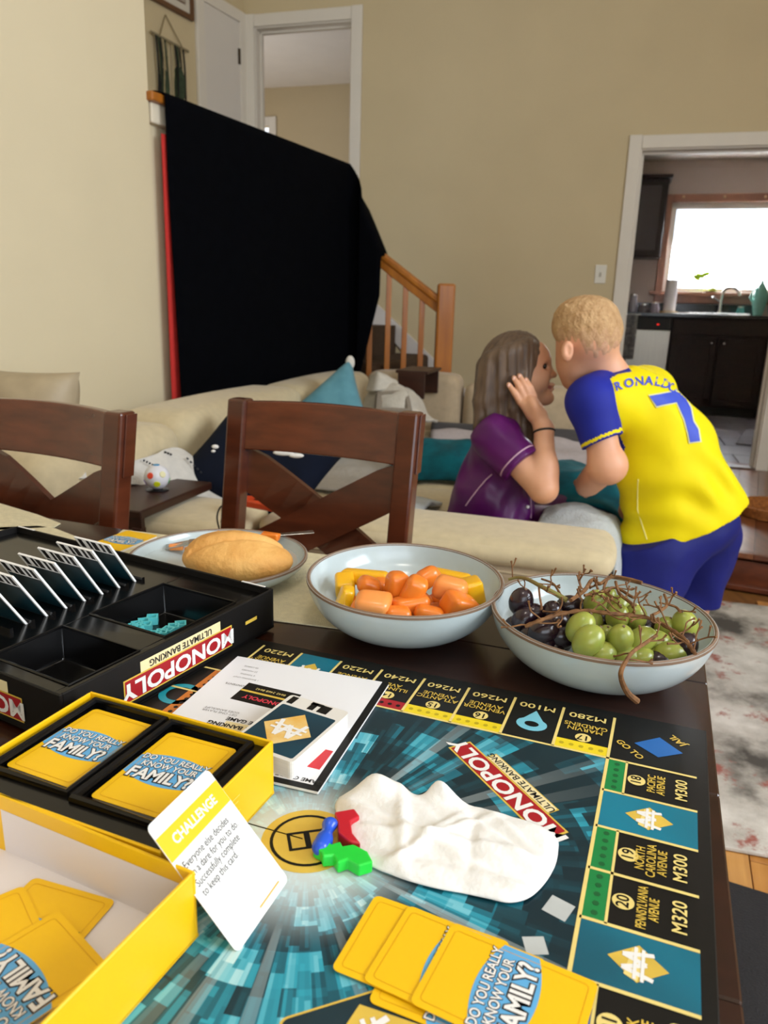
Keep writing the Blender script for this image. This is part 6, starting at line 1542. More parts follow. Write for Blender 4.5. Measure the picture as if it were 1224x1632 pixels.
nv = pillow('throw_pillow', 'dark navy cushion with white flecks lying behind the central chair', facing(at(412, 745, 2.22), Vector((.86, -.3, -.30)), Vector((.2, .75, .65))), 0.40, 0.34, 0.13, navy)
for k, (px, py, a, b) in enumerate(((343, 712, .010, .006), (340, 719, .006, .004), (452, 722, .030, .008), (472, 726, .022, .007), (462, 718, .012, .005))):
    q = at(px, py, 2.10 if px < 400 else 2.09); f = MB().ell(q, (a, .006, b)).build('white_fleck', white_p, smooth=True); f.parent = nv
# taupe cushion and odds and ends at the left
tp = mat('taupe_leather', '#a8987c', 0.55, var=0.08, scale=20)
pillow('back_cushion', 'rounded taupe cushion on the sofa at the far left, above the chair', facing(at(15, 690, 1.95), Vector((.96, -.28, 0)), Vector((.05, .25, .97))), 0.40, 0.34, 0.16, tp, 'cushion')
bk2 = MB().box((0, 0, 0.08), (0.05, 0.18, 0.16)).build('book', mat('book_cover', '#26314e', 0.5, c2='#c98b2e', scale=25), bevel=0.002)
bk2.matrix_world = Matrix.Translation(at(6, 755, 1.86)) @ Matrix.Rotation(R(-20), 4, 'Z'); tag(bk2, 'dark book with orange pattern seen through the left chair', 'book')
o = surf([[at(45, 735, 1.82), at(75, 748, 1.80), at(100, 762, 1.8), at(140, 760, 1.8)], [at(35, 712, 1.86), at(70, 722, 1.86), at(96, 744, 1.86), at(135, 740, 1.86)], [at(30, 700, 1.92), at(70, 700, 1.92), at(105, 714, 1.92), at(140, 712, 1.92)]], 24, 20, .012, 24, 21, .002).build('paper_bag', mat('white_plastic_bag', '#d8d8d8', 0.5, var=0.05, scale=20), smooth=True, angle=180)
tag(o, 'crumpled white plastic bag on the sofa seen through the left chair', 'bag')
orm = mat('orange_plastic', '#d5481c', 0.4, var=0.08, scale=20)
og = thing('toy_case', 'flat orange plastic case lying on the low sofa back behind the central chair', 'case', (at(415, 803, 1.83)), R(-28))
MB().prism(rrect(0.125, 0.05, 0.02), -0.008, 0.010).build('case_body', orm, og, bevel=0.004)
text('GAME', 0.02, black_p, og, Matrix.Translation((0.005, 0, 0.0105)), bold=0.03) if False else MB().box((0.01, 0.0, 0.0108), (0.05, 0.016, 0.001)).build('dark_marking', black_p, og)
cb = MB().tube(bezier([at(350, 846, 1.66), at(346, 826, 1.655), at(349, 812, 1.67), at(356, 806, 1.70), at(360, 818, 1.69), at(353, 830, 1.66), at(356, 846, 1.65)], 6), 0.0022, 6).build('cable', mat('black_cable', '#17140f', .6, var=.1, scale=30), smooth=True)
tag(cb, 'thin black cable looped over the low sofa back', 'cable')
# side tray table with toy ball
ct = thing('side_table', 'dark wooden C-shaped side table over the low sofa back', 'table', S(-1.24, -0.0, 0), -TB)
zt0 = 0.642
MB().box((0, -0.005, zt0 - 0.011), (0.33, 0.34, 0.022)).build('table_top', apr, ct, bevel=0.004)
MB().box((0, -0.166, zt0 - 0.034), (0.33, 0.016, 0.03)).build('front_apron', apr, ct, bevel=0.002)
for sx in (-1, 1): MB().box((sx * 0.152, -0.166, zt0 / 2 - 0.02), (0.026, 0.022, zt0 - 0.045)).build('leg', apr, ct, bevel=0.002)
MB().box((0, -0.166, 0.012), (0.33, 0.03, 0.024)).build('foot_bar', apr, ct, bevel=0.002)
bc = onz(250, 760, zt0 + 0.036)
ball = thing('toy_ball', 'white toy ball with coloured round buttons on the side table', 'ball', (bc.x, bc.y, zt0))
rb_ = 0.033
MB().ell((0, 0, rb_ + 0.003), rb_, None, 32, 20).build('ball_shell', mat('white_ball_plastic', '#dcdce2', 0.35, var=0.02, scale=20), ball, smooth=True, angle=180)
MB().lathe([(0.002, 0), (0.028, 0), (0.030, 0.002), (0.022, 0.004), (0.002, 0.004)], 24).build('ball_stand', mat('black_disc', '#121010', .3, var=.1, scale=20), ball, smooth=True)
camd = (Vector((0, 0, CAM_H)) - Vector((bc.x, bc.y, zt0 + rb_))).normalized(); rgt_ = camd.cross(Vector((0, 0, 1))).normalized() * -1; upb = camd.cross(rgt_) * -1
if upb.z < 0: upb = -upb
for (dx, dy, c_, nm) in ((-.52, .10, '#e0452a', 'red'), (.46, .18, '#d9d3a0', 'cream'), (0.0, .97, '#2f8fc4', 'blue'), (-.02, -.60, '#cdd21c', 'lime'), (.95, -.35, '#3f9a46', 'green'), (-.95, -.45, '#7a4fb0', 'purple')):
    zz = math.sqrt(max(0.0, 1 - dx * dx - dy * dy)); d_ = (rgt_ * dx + upb * dy + camd * zz).normalized()
    MB().lathe([(0.0005, 0.0010), (0.0078, 0.0008), (0.0088, -0.0012), (0.0005, -0.0012)], 16, Matrix.Translation(Vector((0, 0, rb_ + .003)) + d_ * rb_) @ d_.to_track_quat('Z', 'Y').to_matrix().to_4x4()).build('button', mat('ball_' + nm, c_, .35, var=.03, scale=20), ball, smooth=True)

# wicker basket tray on the landing
bp_ = onz(1232, 822, KZ)
wk = mat('wicker', '#b9722f', 0.6, c2='#7d4717', scale=70, bump=0.8, bscale=160)
bas = thing('wicker_basket', 'round shallow wicker basket on the wooden landing beside the boy', 'basket', (bp_.x, bp_.y, KZ))
RB = 0.17
MB().lathe([(0.003, 0.002), (RB * .86, 0.002), (RB * .86, 0.008), (0.003, 0.008)], 40).build('basket_floor', wk, bas)
for k in range(6):
    rr = RB * (.90 + .02 * k); MB().tube([(rr * math.cos(t * math.pi / 20), rr * math.sin(t * math.pi / 20), 0.008 + 0.009 * k) for t in range(41)], 0.0065, 6).build('woven_ring', wk, bas, smooth=True)
for k in range(3):
    rr = RB * (.22 + .22 * k); MB().tube([(rr * math.cos(t * math.pi / 20), rr * math.sin(t * math.pi / 20), 0.011) for t in range(41)], 0.004, 6).build('floor_ring', wk, bas, smooth=True)

# ================================================================== kitchen fittings
KF = MBk
dkc = mat('espresso_cabinet', '#22110d', 0.5, c2='#180b08', scale=4, stretch=(2, 2, 9), spec=0.25)
ctop = kp(1140, 501).z
xd0, xd1 = kp(996, 560).x, kp(1066, 560).x; xs1 = kp(1220, 560).x
def kthing(nm, lab, cat, x, y, z=0): return thing(nm, lab, cat, M=KF @ Matrix.Translation((x, y, z)))
k0 = kthing('base_cabinet', 'dark sink base cabinet with two doors under the kitchen window', 'cabinet', (xd1 + xs1) / 2, KD, KZ)
wC = xs1 - xd1; hC = ctop - 0.035 - KZ
MB().box((0, 0.31, hC / 2 + .045), (wC, 0.60, hC - .09)).build('carcass', dkc, k0)
MB().box((0, 0.36, 0.045), (wC, 0.5, 0.09)).build('toe_kick', black_p, k0)
MB().box((0, 0.0, hC - 0.085), (wC - .01, 0.02, 0.15)).build('drawer_front', dkc, k0, bevel=0.004)
for sx in (-1, 1):
    d = MB().box((sx * wC / 4, 0.0, (hC - .18 + .10) / 2), (wC / 2 - .008, 0.02, hC - .18 - .10)).build('door', dkc, k0, bevel=0.004)
    for zz in (0.14, hC - .22): MB().box((sx * wC / 4, -0.012, zz), (wC / 2 - .02, 0.01, 0.06)).build('door_rail', dkc, d, bevel=0.002)
    for xx in (-1, 1): MB().box((sx * wC / 4 + xx * (wC / 4 - .038), -0.012, (hC - .08) / 2), (0.055, 0.01, hC - .30)).build('door_stile', dkc, d, bevel=0.002)
    MB().ell((sx * 0.055, -0.03, hC - .235), 0.014).build('knob', metal, d, smooth=True)
k1 = kthing('dishwasher', 'stainless steel dishwasher with black control panel in the kitchen', 'dishwasher', (xd0 + xd1) / 2, KD, KZ); wD = xd1 - xd0
steel = mat('dishwasher_steel', '#a8a49b', 0.32, metal=0.85, var=0.05, scale=3, stretch=(30, 1, 1))
MB().box((0, 0.30, hC / 2 + .04), (wD - .004, 0.58, hC - .08)).build('housing', black_p, k1)
MB().box((0, -0.012, (hC - .14) / 2 + .05), (wD - .02, 0.03, hC - .14 - .08)).build('steel_door', steel, k1, bevel=0.006)
MB().box((0, -0.012, hC - .065), (wD - .02, 0.03, 0.115)).build('control_panel', black_p, k1, bevel=0.004)
MB().box((wD * .18, -0.030, hC - .075), (0.02, 0.006, 0.012)).build('indicator_light', mat('red_led', '#c01a10', .4, emit='#d02010', estr=1.5), k1)
k2 = kthing('range_cooker', 'black kitchen range at the right of the sink cabinet', 'stove', xs1 + 0.30, KD, KZ)
MB().box((0, 0.31, hC / 2), (0.59, 0.6, hC)).build('oven_body', black_p, k2, bevel=0.005); MB().tube([(-.25, -.03, hC - .12), (.25, -.03, hC - .12)], .012, 8).build('oven_handle', metal, k2)
counter_m = mat('black_granite', '#0f0e0f', 0.2, c2='#1f1d1f', scale=90)
cnt = kthing('countertop', 'black granite countertop along the kitchen window wall', 'countertop', 0, KD, ctop)
MB().box(((kL - .9 + xs1) / 2, 0.29, -0.0175), (xs1 - kL + .9, 0.66, 0.035)).build('slab', counter_m, cnt, bevel=0.004)
MB().box(((kL - .9 + xs1) / 2, 0.605, 0.05), (xs1 - kL + .9, 0.02, 0.10)).build('backsplash', counter_m, cnt, bevel=0.002)
k3 = kthing('base_cabinet', 'dark base cabinet at the left of the dishwasher, mostly behind the wall', 'cabinet', (kL - .85 + xd0) / 2, KD, KZ)
MB().box((0, 0.31, hC / 2 + .02), (xd0 - kL + .84, 0.60, hC - .04)).build('carcass', dkc, k3); MB().box((0, 0, hC / 2), (xd0 - kL + .80, 0.02, hC - .2)).build('door', dkc, k3, bevel=.004)
ux1 = kp(1060, 350, kwz - .33).x; uz0, uz1 = kp(1030, 410, kwz - .33).z, kp(1030, 285, kwz - .33).z
k4 = kthing('wall_cabinet', 'dark upper kitchen cabinet left of the window', 'cabinet', ux1 - 0.4, kwz - 0.33, uz0)
MB().box((0, 0.165, (uz1 - uz0) / 2), (0.8, 0.31, uz1 - uz0)).build('carcass', dkc, k4); MB().box((0, 0.14, uz1 - uz0 + .018), (0.86, 0.38, .036)).build('crown', dkc, k4, bevel=.008)
for sx in (-1, 1):
    d = MB().box((sx * .2, -0.002, (uz1 - uz0) / 2), (.385, .02, uz1 - uz0 - .02)).build('door', dkc, k4, bevel=.004)
    MB().box((sx * .2, -0.014, (uz1 - uz0) / 2), (.27, .006, uz1 - uz0 - .13)).build('door_panel', mat('espresso_panel', '#241310', .45, var=.1, scale=5), d, bevel=.003)
def on_counter(px, d=0.25): q = kp(px, 495, KD + d); return q.x
# paper towel, vase, faucet, sink, plant, clutter
pt = kthing('paper_towel_roll', 'paper towel roll on a wooden stand by the kitchen sink', 'paper towel', on_counter(1066), KD + .25, ctop); hpt = kp(1066, 446, KD + .25).z - ctop
MB().lathe([(0.002, 0), (0.085, 0), (0.085, 0.018), (0.002, 0.018)], 32).build('wood_base', mat('pale_wood', '#c7a877', .5, var=.08, scale=10), pt, smooth=True, angle=30)
MB().lathe([(0.015, 0.018), (0.058, 0.018), (0.058, hpt), (0.015, hpt)], 32).build('paper_roll', mat('paper_roll_white', '#cfc9cc', .9, var=.02, scale=40), pt, smooth=True, angle=30)
MB().tube([(0, 0, .01), (0, 0, hpt + .05)], .007, 8).build('spindle', metal, pt)
vs_ = kthing('vase', 'tall teal ceramic vase on the counter at the right of the window', 'vase', on_counter(1207), KD + .2, ctop); hv = kp(1207, 452, KD + .2).z - ctop + .03; s_ = hv / .30
MB().lathe([(0.002, 0), (0.038 * s_, 0), (0.05 * s_, .05 * s_), (0.064 * s_, .13 * s_), (0.062 * s_, .19 * s_), (0.035 * s_, .25 * s_), (0.015 * s_, .28 * s_), (0.013 * s_, .30 * s_), (0.002, .30 * s_)], 28).build('vase_body', mat('teal_glaze', '#6ba396', .25, var=.08, scale=12, coat=.3), vs_, smooth=True, angle=70)
MB().tube([(-.05 * s_, -.02, .10 * s_), (-.085 * s_, -.03, .15 * s_), (-.07 * s_, -.03, .21 * s_), (-.03 * s_, -.01, .24 * s_)], .008 * s_, 8).build('vase_handle', MATS['teal_glaze'], vs_, smooth=True)
sk_ = kthing('sink_faucet', 'chrome faucet standing behind the kitchen sink', 'faucet', on_counter(1147, .45), KD + .45, ctop)
hf = kp(1147, 462, KD + .45).z - ctop + .02
MB().tube(bezier([(0, 0, 0), (0, 0, hf * .6), (0.02, -.02, hf * .95), (0.09, -.1, hf), (0.13, -.16, hf * .85), (.14, -.17, hf * .7)], 6), .016, 10).build('spout', metal, sk_, smooth=True)
MB().lathe([(0.002, 0), (.035, 0), (.03, .03), (.002, .03)], 20).build('faucet_base', metal, sk_, smooth=True, angle=40); MB().tube([(-.02, 0, hf * .5), (-.09, -.03, hf * .65)], .01, 8).build('lever', metal, sk_, smooth=True)
si = kthing('kitchen_sink', 'steel drop-in sink in the black counter below the faucet', 'sink', on_counter(1142, .26), KD + .26, ctop)
MB().box((0, -.2, .006), (.56, .02, .012)).box((0, .2, .006), (.56, .02, .012)).box((-.27, 0, .006), (.02, .40, .012)).box((.27, 0, .006), (.02, .40, .012)).build('rim', metal, si, bevel=.003); MB().box((0, 0, .002), (.53, .39, .004)).build('basin', mat('sink_steel', '#5a5654', .35, metal=.8, var=.1, scale=10), si)
pp_ = thing('potted_plant', 'small bright green plant in a bowl on the kitchen window sill', 'plant', M=KF @ Matrix.Translation((kp(1130, 470, kwz - .05).x, kwz - .05, kp(1130, 470, kwz - .05).z)))
lf = mat('lime_leaf', '#a6cf1a', .5, var=.1, scale=30, emit=None)
MB().lathe([(0.002, 0), (.05, 0), (.075, .035), (.07, .035), (.045, .008), (.002, .008)], 24).build('pot', mat('dark_bowl', '#3c3a3a', .4, var=.1, scale=20), pp_, smooth=True, angle=50)
MB().tube(bezier([(0, 0, .01), (-.01, 0, .10), (-.07, 0, .17)], 5), .005, 6).build('stalk', lf, pp_)
for (x, z, a) in ((-.11, .185, 20), (-.06, .20, -15), (-.14, .165, 35)): MB().ell((x, -.01, z), (.045, .012, .022), None, 14, 8, qrot(0, a, 0)).build('leaf', lf, pp_, smooth=True)
MB().ell((.03, 0, .05), (.03, .03, .025)).build('moss', mat('moss_green', '#8d9a3a', .8, var=.2, scale=40), pp_, smooth=True)
for (p0, p1, dd, nm, lab) in ((1056, 1118, .10, 'paper_sheets', 'white papers lying on the counter left of the sink'), (1162, 1192, .08, 'paper_sheets', 'white papers on the counter between sink and vase')):
    a, b = kp(p0, 497, KD + dd).x, kp(p1, 497, KD + dd).x; o = kthing(nm, lab, 'paper', (a + b) / 2, KD + dd, ctop)
    for k in range(3): MB().box((.01 * k, .01 * k - .005, .002 + .003 * k), (b - a - .02 * k, .2, .003), None, .03 * k).build('sheet', white_p, o)
for (px, r_, h_, c_, nm, lab) in ((1008, .04, .16, '#8d8790', 'glass_jar', 'glass jar on the kitchen counter at the left edge of the doorway'), (1026, .05, .07, '#6d6468', 'glass_jar', 'low glass jar beside the paper towel roll'), (1043, .045, .09, '#a59aa6', 'glass_jar', 'pale jar on the counter next to the paper towel'), (1180, .035, .07, '#3f7f76', 'drinking_cup', 'small teal cup on the counter left of the vase')):
    o = kthing(nm, lab, 'jar' if 'jar' in nm else 'cup', on_counter(px, .3), KD + .3, ctop)
    mm = mat('jar_' + c_[1:], c_, .2, var=.1, scale=20, spec=.7)
    MB().lathe([(0.002, 0), (r_, 0), (r_ * 1.05, h_ * .5), (r_ * .8, h_ * .85), (r_ * .82, h_), (r_ * .7, h_), (.002, h_ * .8)], 20).build('body', mm, o, smooth=True, angle=50)
    MB().lathe([(.002, h_ * 1.001), (r_ * .84, h_ * 1.001), (r_ * .84, h_ + .014), (.002, h_ + .014)], 20).build('lid', metal, o, smooth=True, angle=40)
tw_ = kthing('dish_towel', 'grey striped dish towel hanging at the left of the dishwasher', 'towel', kp(998, 560).x, KD - .04, ctop - .45)
MB().grid(lambda u, v: (-.06 + .13 * u, -.02 + .012 * math.sin(u * 14), .42 * (1 - v) + .0), 16, 10, .006).build('towel_cloth', mat('grey_towel', '#8a8886', .95, c2='#4a494a', scale=18, stretch=(1, 1, 3)), tw_, smooth=True, angle=180)
MB().tube([(-.09, 0, .425), (.1, 0, .425)], .006, 6).build('towel_bar', metal, tw_)
mq = [MBi @ onz(x, y, KZ + .01) for x, y in ((1172, 706), (1226, 712), (1226, 684), (1190, 683))]
km = MB().prism([(p.x, p.y) for p in mq], KZ - .0015, KZ + .012, KF).build('kitchen_mat', mat('grey_mat', '#6a6870', .95, c2='#54525a', scale=12), bevel=.003)
tag(km, 'dark grey mat on the tiled floor beyond the doorway', 'mat')
cl = kthing('ceiling_light', 'flush round ceiling light in the kitchen', 'ceiling light', kp(1158, 250, kwz - .6).x, kwz - .6, kceil - .045)
MB().lathe([(.002, 0), (.12, .004), (.15, .025), (.15, .045), (.002, .045)], 28).build('shade', mat('frosted_shade', '#d8d4d0', .5, var=.02, scale=20), cl, smooth=True, angle=50)
MB().lathe([(.152, .030), (.158, .030), (.158, .046), (.152, .046)], 28, None, True).build('ring', metal, cl, smooth=True)
# ================================================================== the two children
def projnp(V):
    d = V - CC; w_ = d @ fw
    return np.stack([612 + FOC * (d @ rt) / w_, 816 - FOC * (d @ upv) / w_], 1)
def inpoly(P, poly):
    x, y = P[:, 0], P[:, 1]; r_ = np.zeros(len(P), bool); j = len(poly) - 1
    for i in range(len(poly)):
        xi, yi = poly[i]; xj, yj = poly[j]
        r_ ^= ((yi > y) != (yj > y)) & (x < (xj - xi) * (y - yi) / (yj - yi + 1e-9) + xi); j = i
    return r_
skin = mat('tanned_skin', '#d8a482', 0.5, c2='#cc9472', scale=12, sub=0.15)
skin2 = mat('fair_skin', '#e0a988', 0.5, c2='#d79c7a', scale=12, sub=0.15)
hairb = mat('brown_hair', '#6a5440', 0.5, c2='#4a382a', scale=9, stretch=(9, 9, 1.2), sheen=0.1)
blond = mat('short_blond_hair', '#caa679', 0.75, c2='#ae875b', scale=55, stretch=(1, 1, 1), bump=0.6, bscale=180)
satin = mat('purple_satin', '#5e0f63', 0.40, c2='#470a4b', scale=7, spec=0.35, bump=0.25, bscale=16)
pip = mat('pale_pink_piping', '#c9a3b8', 0.6, var=0.03, scale=30)
def E_(p, r_, q=None, **k): 
    t = ('ell', tuple(p), r_, q) if q is not None else ('ell', tuple(p), r_)
    return t + ((k,) if k else ())
def C_(a, b, ra, rb, **k): return ('cap', tuple(a), tuple(b), ra, rb) + ((k,) if k else ())

# ---------------------------------------------------------------- girl in purple
YG = 2.12
def g(px, py, dy=0.0): return at(px, py, YG + dy)
girl = thing('person', 'girl with long brown hair in a purple satin shirt, hand cupped to her ear', 'person', (g(785, 800).x, YG, 0.44))
face = [E_(g(822, 586), (.080, .069, .084)), E_(g(846, 598), (.052, .056, .074), k=.03), E_(g(851, 570), (.036, .052, .040), k=.03),
        C_(g(846, 628), g(868, 634), .026, .021, k=.025), E_(g(872, 634), (.016, .020, .014), k=.016),
        C_(g(869, 579), g(881.5, 596), .0065, .0085, k=.012), E_(g(882.5, 598), (.0085, .009, .007), k=.006), E_(g(877, 600, -.009), (.007, .006, .006), k=.006), E_(g(877, 600, .009), (.007, .006, .006), k=.006),
        E_(g(878.5, 612.5), (.010, .019, .0055), k=.006), E_(g(877.5, 619.5), (.010, .017, .006), k=.006),
        E_(g(866, 571), (.012, .040, .008), k=.014), E_(g(856, 604, -.038), (.024, .018, .026), k=.025), E_(g(856, 604, .038), (.024, .018, .026), k=.025),
        E_(g(868, 584, -.043), (.013, .011, .008), k=.010, neg=True), E_(g(868, 584, .043), (.013, .011, .008), k=.010, neg=True)]
body = [C_(g(826, 632), g(806, 688), .040, .043, k=.03), C_(g(797, 702, -.085), g(797, 702, .085), .046, .046, k=.04), E_(g(795, 740), (.078, .11, .10), k=.04), E_(g(784, 810), (.085, .118, .10), k=.04), E_(g(785, 850), (.095, .13, .075), k=.04)]
sh, el, wr = g(788, 697, -.125), g(866, 779, -.215), g(867, 684, -.142)
arm = [C_(sh, el, .038, .037, k=.03), C_(el, wr, .037, .0245, k=.012), E_(el.lerp(wr, .28), (.037, .035, .055), k=.02)]
# hand: palm, four fingers, thumb; fingers up and back over the hair
kn = [g(829, 641, -.128), g(836, 635, -.126), g(843.5, 631, -.123), g(851, 631, -.118)]
tips = [g(811, 613, -.122), g(819, 602, -.120), g(828, 598.5, -.117), g(838, 605, -.112)]
hand = [E_(g(849, 651, -.130), (.031, .019, .036), Vector((.45, .1, -1)).to_track_quat('Z', 'Y'), k=.012), C_(wr, g(857, 663, -.132), .0225, .022, k=.015), C_(g(861, 661, -.125), g(850, 640, -.120), .017, .013, k=.012), C_(g(848, 660, -.132), g(834, 644, -.130), .015, .012, k=.012)]
for a, b in zip(kn, tips):
    m_ = a.lerp(b, .5) + Vector((0, -.005, .001)); hand += [C_(a, m_, .0090, .0082, k=.003), C_(m_, b, .0082, .0066, k=.002)]
hand += [C_(g(862, 664, -.105), g(858, 648, -.090), .012, .0105, k=.008), C_(g(858, 648, -.090), g(851, 634, -.082), .0105, .0085, k=.004)]
shl, ell_, wrl = g(798, 697, .125), g(806, 785, .15), g(822, 852, .14)
arm2 = [C_(shl, ell_, .043, .034, k=.03), C_(ell_, wrl, .034, .023, k=.015), E_(g(828, 868, .13), (.030, .022, .018), k=.012)]
hipz = 0.515
h0_ = g(786, 850); 
legs = []
for sy, kx, ky in ((-.07, .30, .16), (.07, .34, .20)):
    a = Vector((h0_.x, YG + sy, hipz + .02)); b = a + Vector((kx, ky - sy * .3, -.03)); c = b + Vector((.22, .12, -.02))
    legs += [C_(a, b, .068, .050, k=.03), C_(b, c, .046, .034, k=.02), C_(c, c + Vector((.06, .05, .02)), .030, .022, k=.015)]
V, F = sdf_mesh(face + body + arm + hand + arm2 + [(p_[0], p_[1], p_[2], p_[3] * .8, p_[4] * .8, p_[5]) for p_ in legs], 0.0032, 0.02, 0.015)
soft('body', V, F, skin, girl, smooth_it=1)
# eye, brow, lips
eye_w = mat('eye_white', '#d9d2cc', .3, var=.02, scale=20); eye_d = mat('dark_iris', '#2a1a12', .2, var=.1, scale=40); lip_m = mat('lip_tint', '#b5695c', .4, var=.05, scale=40)
brow_m = mat('dark_brow', '#4a3426', .8, var=.1, scale=60)
for sy in (-1, 1):
    ep = g(864.0, 583.5, .0375 * sy)
    e_ = MB().ell(ep, (.0105, .0105, .0095)).build('eye', eye_w, girl, smooth=True, world=True)
    MB().ell(ep + Vector((.0055, -.0072 if sy < 0 else .0072, 0)), (.0062, .0056, .0066)).build('iris', eye_d, e_, smooth=True, world=True)
    MB().tube(bezier([g(856.5, 582, .052 * sy), g(863, 578.4, .0515 * sy), g(870.2, 581, .040 * sy)], 4), .0022, 6).build('eyelashes', brow_m, girl, smooth=True, world=True)
    MB().tube(bezier([g(854, 574, .057 * sy), g(862, 569.5, .054 * sy), g(870.8, 572, .036 * sy)], 4), [.0020] * 4 + [.0032] * 4 + [.0024], 6).build('eyebrow', brow_m, girl, smooth=True, world=True)
MB().tube(bezier([g(872, 616.5, -.022), g(879, 615, -.012), g(883.5, 613.5, 0), g(879, 615, .012), g(872, 616.5, .022)], 4), .0022, 6).build('upper_lip', lip_m, girl, smooth=True, world=True)
MB().tube(bezier([g(872, 617.5, -.020), g(879, 619, -.012), g(882.5, 619.5, 0), g(879, 619, .012), g(872, 617.5, .020)], 4), .0027, 6).build('lower_lip', lip_m, girl, smooth=True, world=True)
# nails on the raised hand
for a, b in zip(kn, tips):
    d_ = (b - a).normalized(); MB().ell(b - d_ * .002 + Vector((-.002, -.0062, .0)), (.0042, .0016, .0058), None, 10, 6).build('fingernail', mat('fingernail', '#e0b09c', .3, var=.02, scale=30), girl, smooth=True, world=True)
# hair: scalp cap plus locks
hr = [E_(g(815, 582), (.086, .077, .090)), E_(g(828, 566), (.062, .074, .062), k=.02)]
rh = random.Random(5)
for sy in (-1, 1):
    for k in range(9):
        t = k / 8; sx = 842 - 62 * t; yy = 552 + 22 * t
        dy0 = sy * (.055 + .018 * math.sin(math.pi * t))
        p0, p1 = g(sx, yy, dy0), g(sx - 14 + 6 * rh.random(), yy + 62 + 10 * rh.random(), sy * (.078 - .01 * t))
        p2 = g(sx - 22 + 16 * (1 - t) + 8 * rh.random(), yy + 108 + 18 * rh.random() - 8 * t, sy * .085)
        hr += [C_(p0, p1, .022, .020, k=.012), C_(p1, p2, .019, .010, k=.010)]
for k in range(7):
    a_ = -.06 + .02 * k; p0 = g(772 + rh.random() * 6, 585, a_); p1 = g(764 + rh.random() * 5, 640, a_ * 1.15); p2 = g(760 + rh.random() * 10, 672 + rh.random() * 10, a_ * 1.2)
    hr += [C_(p0, p1, .024, .020, k=.012), C_(p1, p2, .020, .011, k=.010)]
# long front locks falling over the chest
for k, (x1, x2, y2, dy) in enumerate(((828, 846, 718, -.095), (836, 852, 728, -.085), (822, 838, 705, -.100), (840, 850, 700, -.070), (818, 830, 690, -.105))):
    hr += [C_(g(836 - 4 * k, 590, -.070), g(x1, 650, -.088), .016, .015, k=.008), C_(g(x1, 650, -.088), g(x2, y2, dy), .014, .006, k=.006)]
fc = g(875, 601)
def hair_strands(X, Y, Z):
    a = np.arctan2(Y - YG, X - fc.x + .06)
    return 0.0016 * np.sin(a * 34 + Z * 22) + 0.0010 * np.sin(a * 71 + Z * 40 + 1.3)
hr.append(E_(g(876, 610), (.066, .15, .088), k=.010, neg=True)); hr.append(E_(g(868, 572), (.034, .066, .046), k=.012, neg=True))
V, F = sdf_mesh(hr, 0.0042, 0.012, 0.02, displace=hair_strands)
soft('hair', V, F, hairb, girl, smooth_it=1)
# trousers under the covers
V, F = sdf_mesh(legs + [E_(g(785, 858), (.10, .14, .06))], 0.0055, 0.03, 0.02)
soft('trousers', V, F, satin, girl)
# purple shirt
cutd = (el - sh).normalized(); hem_c = sh.lerp(el, .50)
shirt = [C_(g(797, 700, -.095), g(797, 700, .095), .064, .064), E_(g(797, 735), (.090, .125, .10), k=.04), E_(g(781, 790), (.110, .132, .11), k=.05), E_(g(778, 845), (.130, .15, .09), k=.05), E_(g(806, 815), (.078, .12, .10), k=.04), C_(g(815, 672), g(797, 700), .05, .058, k=.03)]
slv = [C_(sh + Vector((.0, .02, .0)), sh.lerp(el, .62), .062, .057, k=.03)]
def satin_folds(X, Y, Z):
    return 0.0035 * np.sin((X * .8 + Z * .6) * 62 + 2 * np.sin(Y * 25)) * np.exp(-((Z - .66) / .14) ** 2) + 0.0016 * np.sin(X * 120 - Z * 50 + Y * 40)
V, F = sdf_mesh(shirt, 0.0045, 0.03, 0.02, displace=satin_folds, cuts=[((0, 0, .50), (0, 0, -1)), (tuple(g(822, 664)), (.55, 0, .83))])
soft('shirt', V, F, satin, girl, smooth_it=1)
V, F = sdf_mesh(slv, 0.0040, 0.02, 0.02, displace=lambda X, Y, Z: 0.002 * np.sin(X * 90 + Y * 60) * np.sin(Z * 70), cuts=[(tuple(sh.lerp(el, .56)), tuple(cutd)), (tuple(sh - cutd * .05), tuple(-cutd))])
sl_o = soft('sleeve', V, F, satin, girl, smooth_it=1)
def ring(c, ax, r_, tr, name, m_, par, n=28):
    ax = Vector(ax).normalized(); a = ax.orthogonal().normalized(); b = ax.cross(a)
    return MB().tube([Vector(c) + (a * math.cos(2 * math.pi * t / n) + b * math.sin(2 * math.pi * t / n)) * r_ for t in range(n + 1)], tr, 6).build(name, m_, par, smooth=True, world=True)
ring(sh.lerp(el, .47), cutd, .0572, .0019, 'sleeve_piping', pip, sl_o)
shl2, cd2 = shl, (ell_ - shl).normalized()
V, F = sdf_mesh([C_(shl, shl.lerp(ell_, .62), .060, .058)], 0.005, 0.02, 0.02, cuts=[(tuple(shl.lerp(ell_, .56)), tuple(cd2))]); soft('sleeve', V, F, satin, girl)
bvh_s = BVHTree.FromObject(bpy.data.objects['shirt'], bpy.context.evaluated_depsgraph_get()) if False else None
def on_mesh(o, px, py, lift=0.003):
    """first hit of the view ray through a pixel with the mesh, lifted towards the viewer"""
    me = o.data; M_ = wmat(o.parent)
    key = o.name
    if key not in _bvh: _bvh[key] = BVHTree.FromPolygons([M_ @ v.co for v in me.vertices], [tuple(p.vertices) for p in me.polygons])
    r_ = Vector(ray(px, py)).normalized(); hit = _bvh[key].ray_cast(Vector(CC), r_)
    return (hit[0] - r_ * lift) if hit[0] else None
_bvh = {}
shirt_o = bpy.data.objects['shirt']
pp = [q for q in (on_mesh(shirt_o, x, y) for x, y in ((742, 806), (752, 792), (763, 778), (775, 764), (784, 756))) if q]
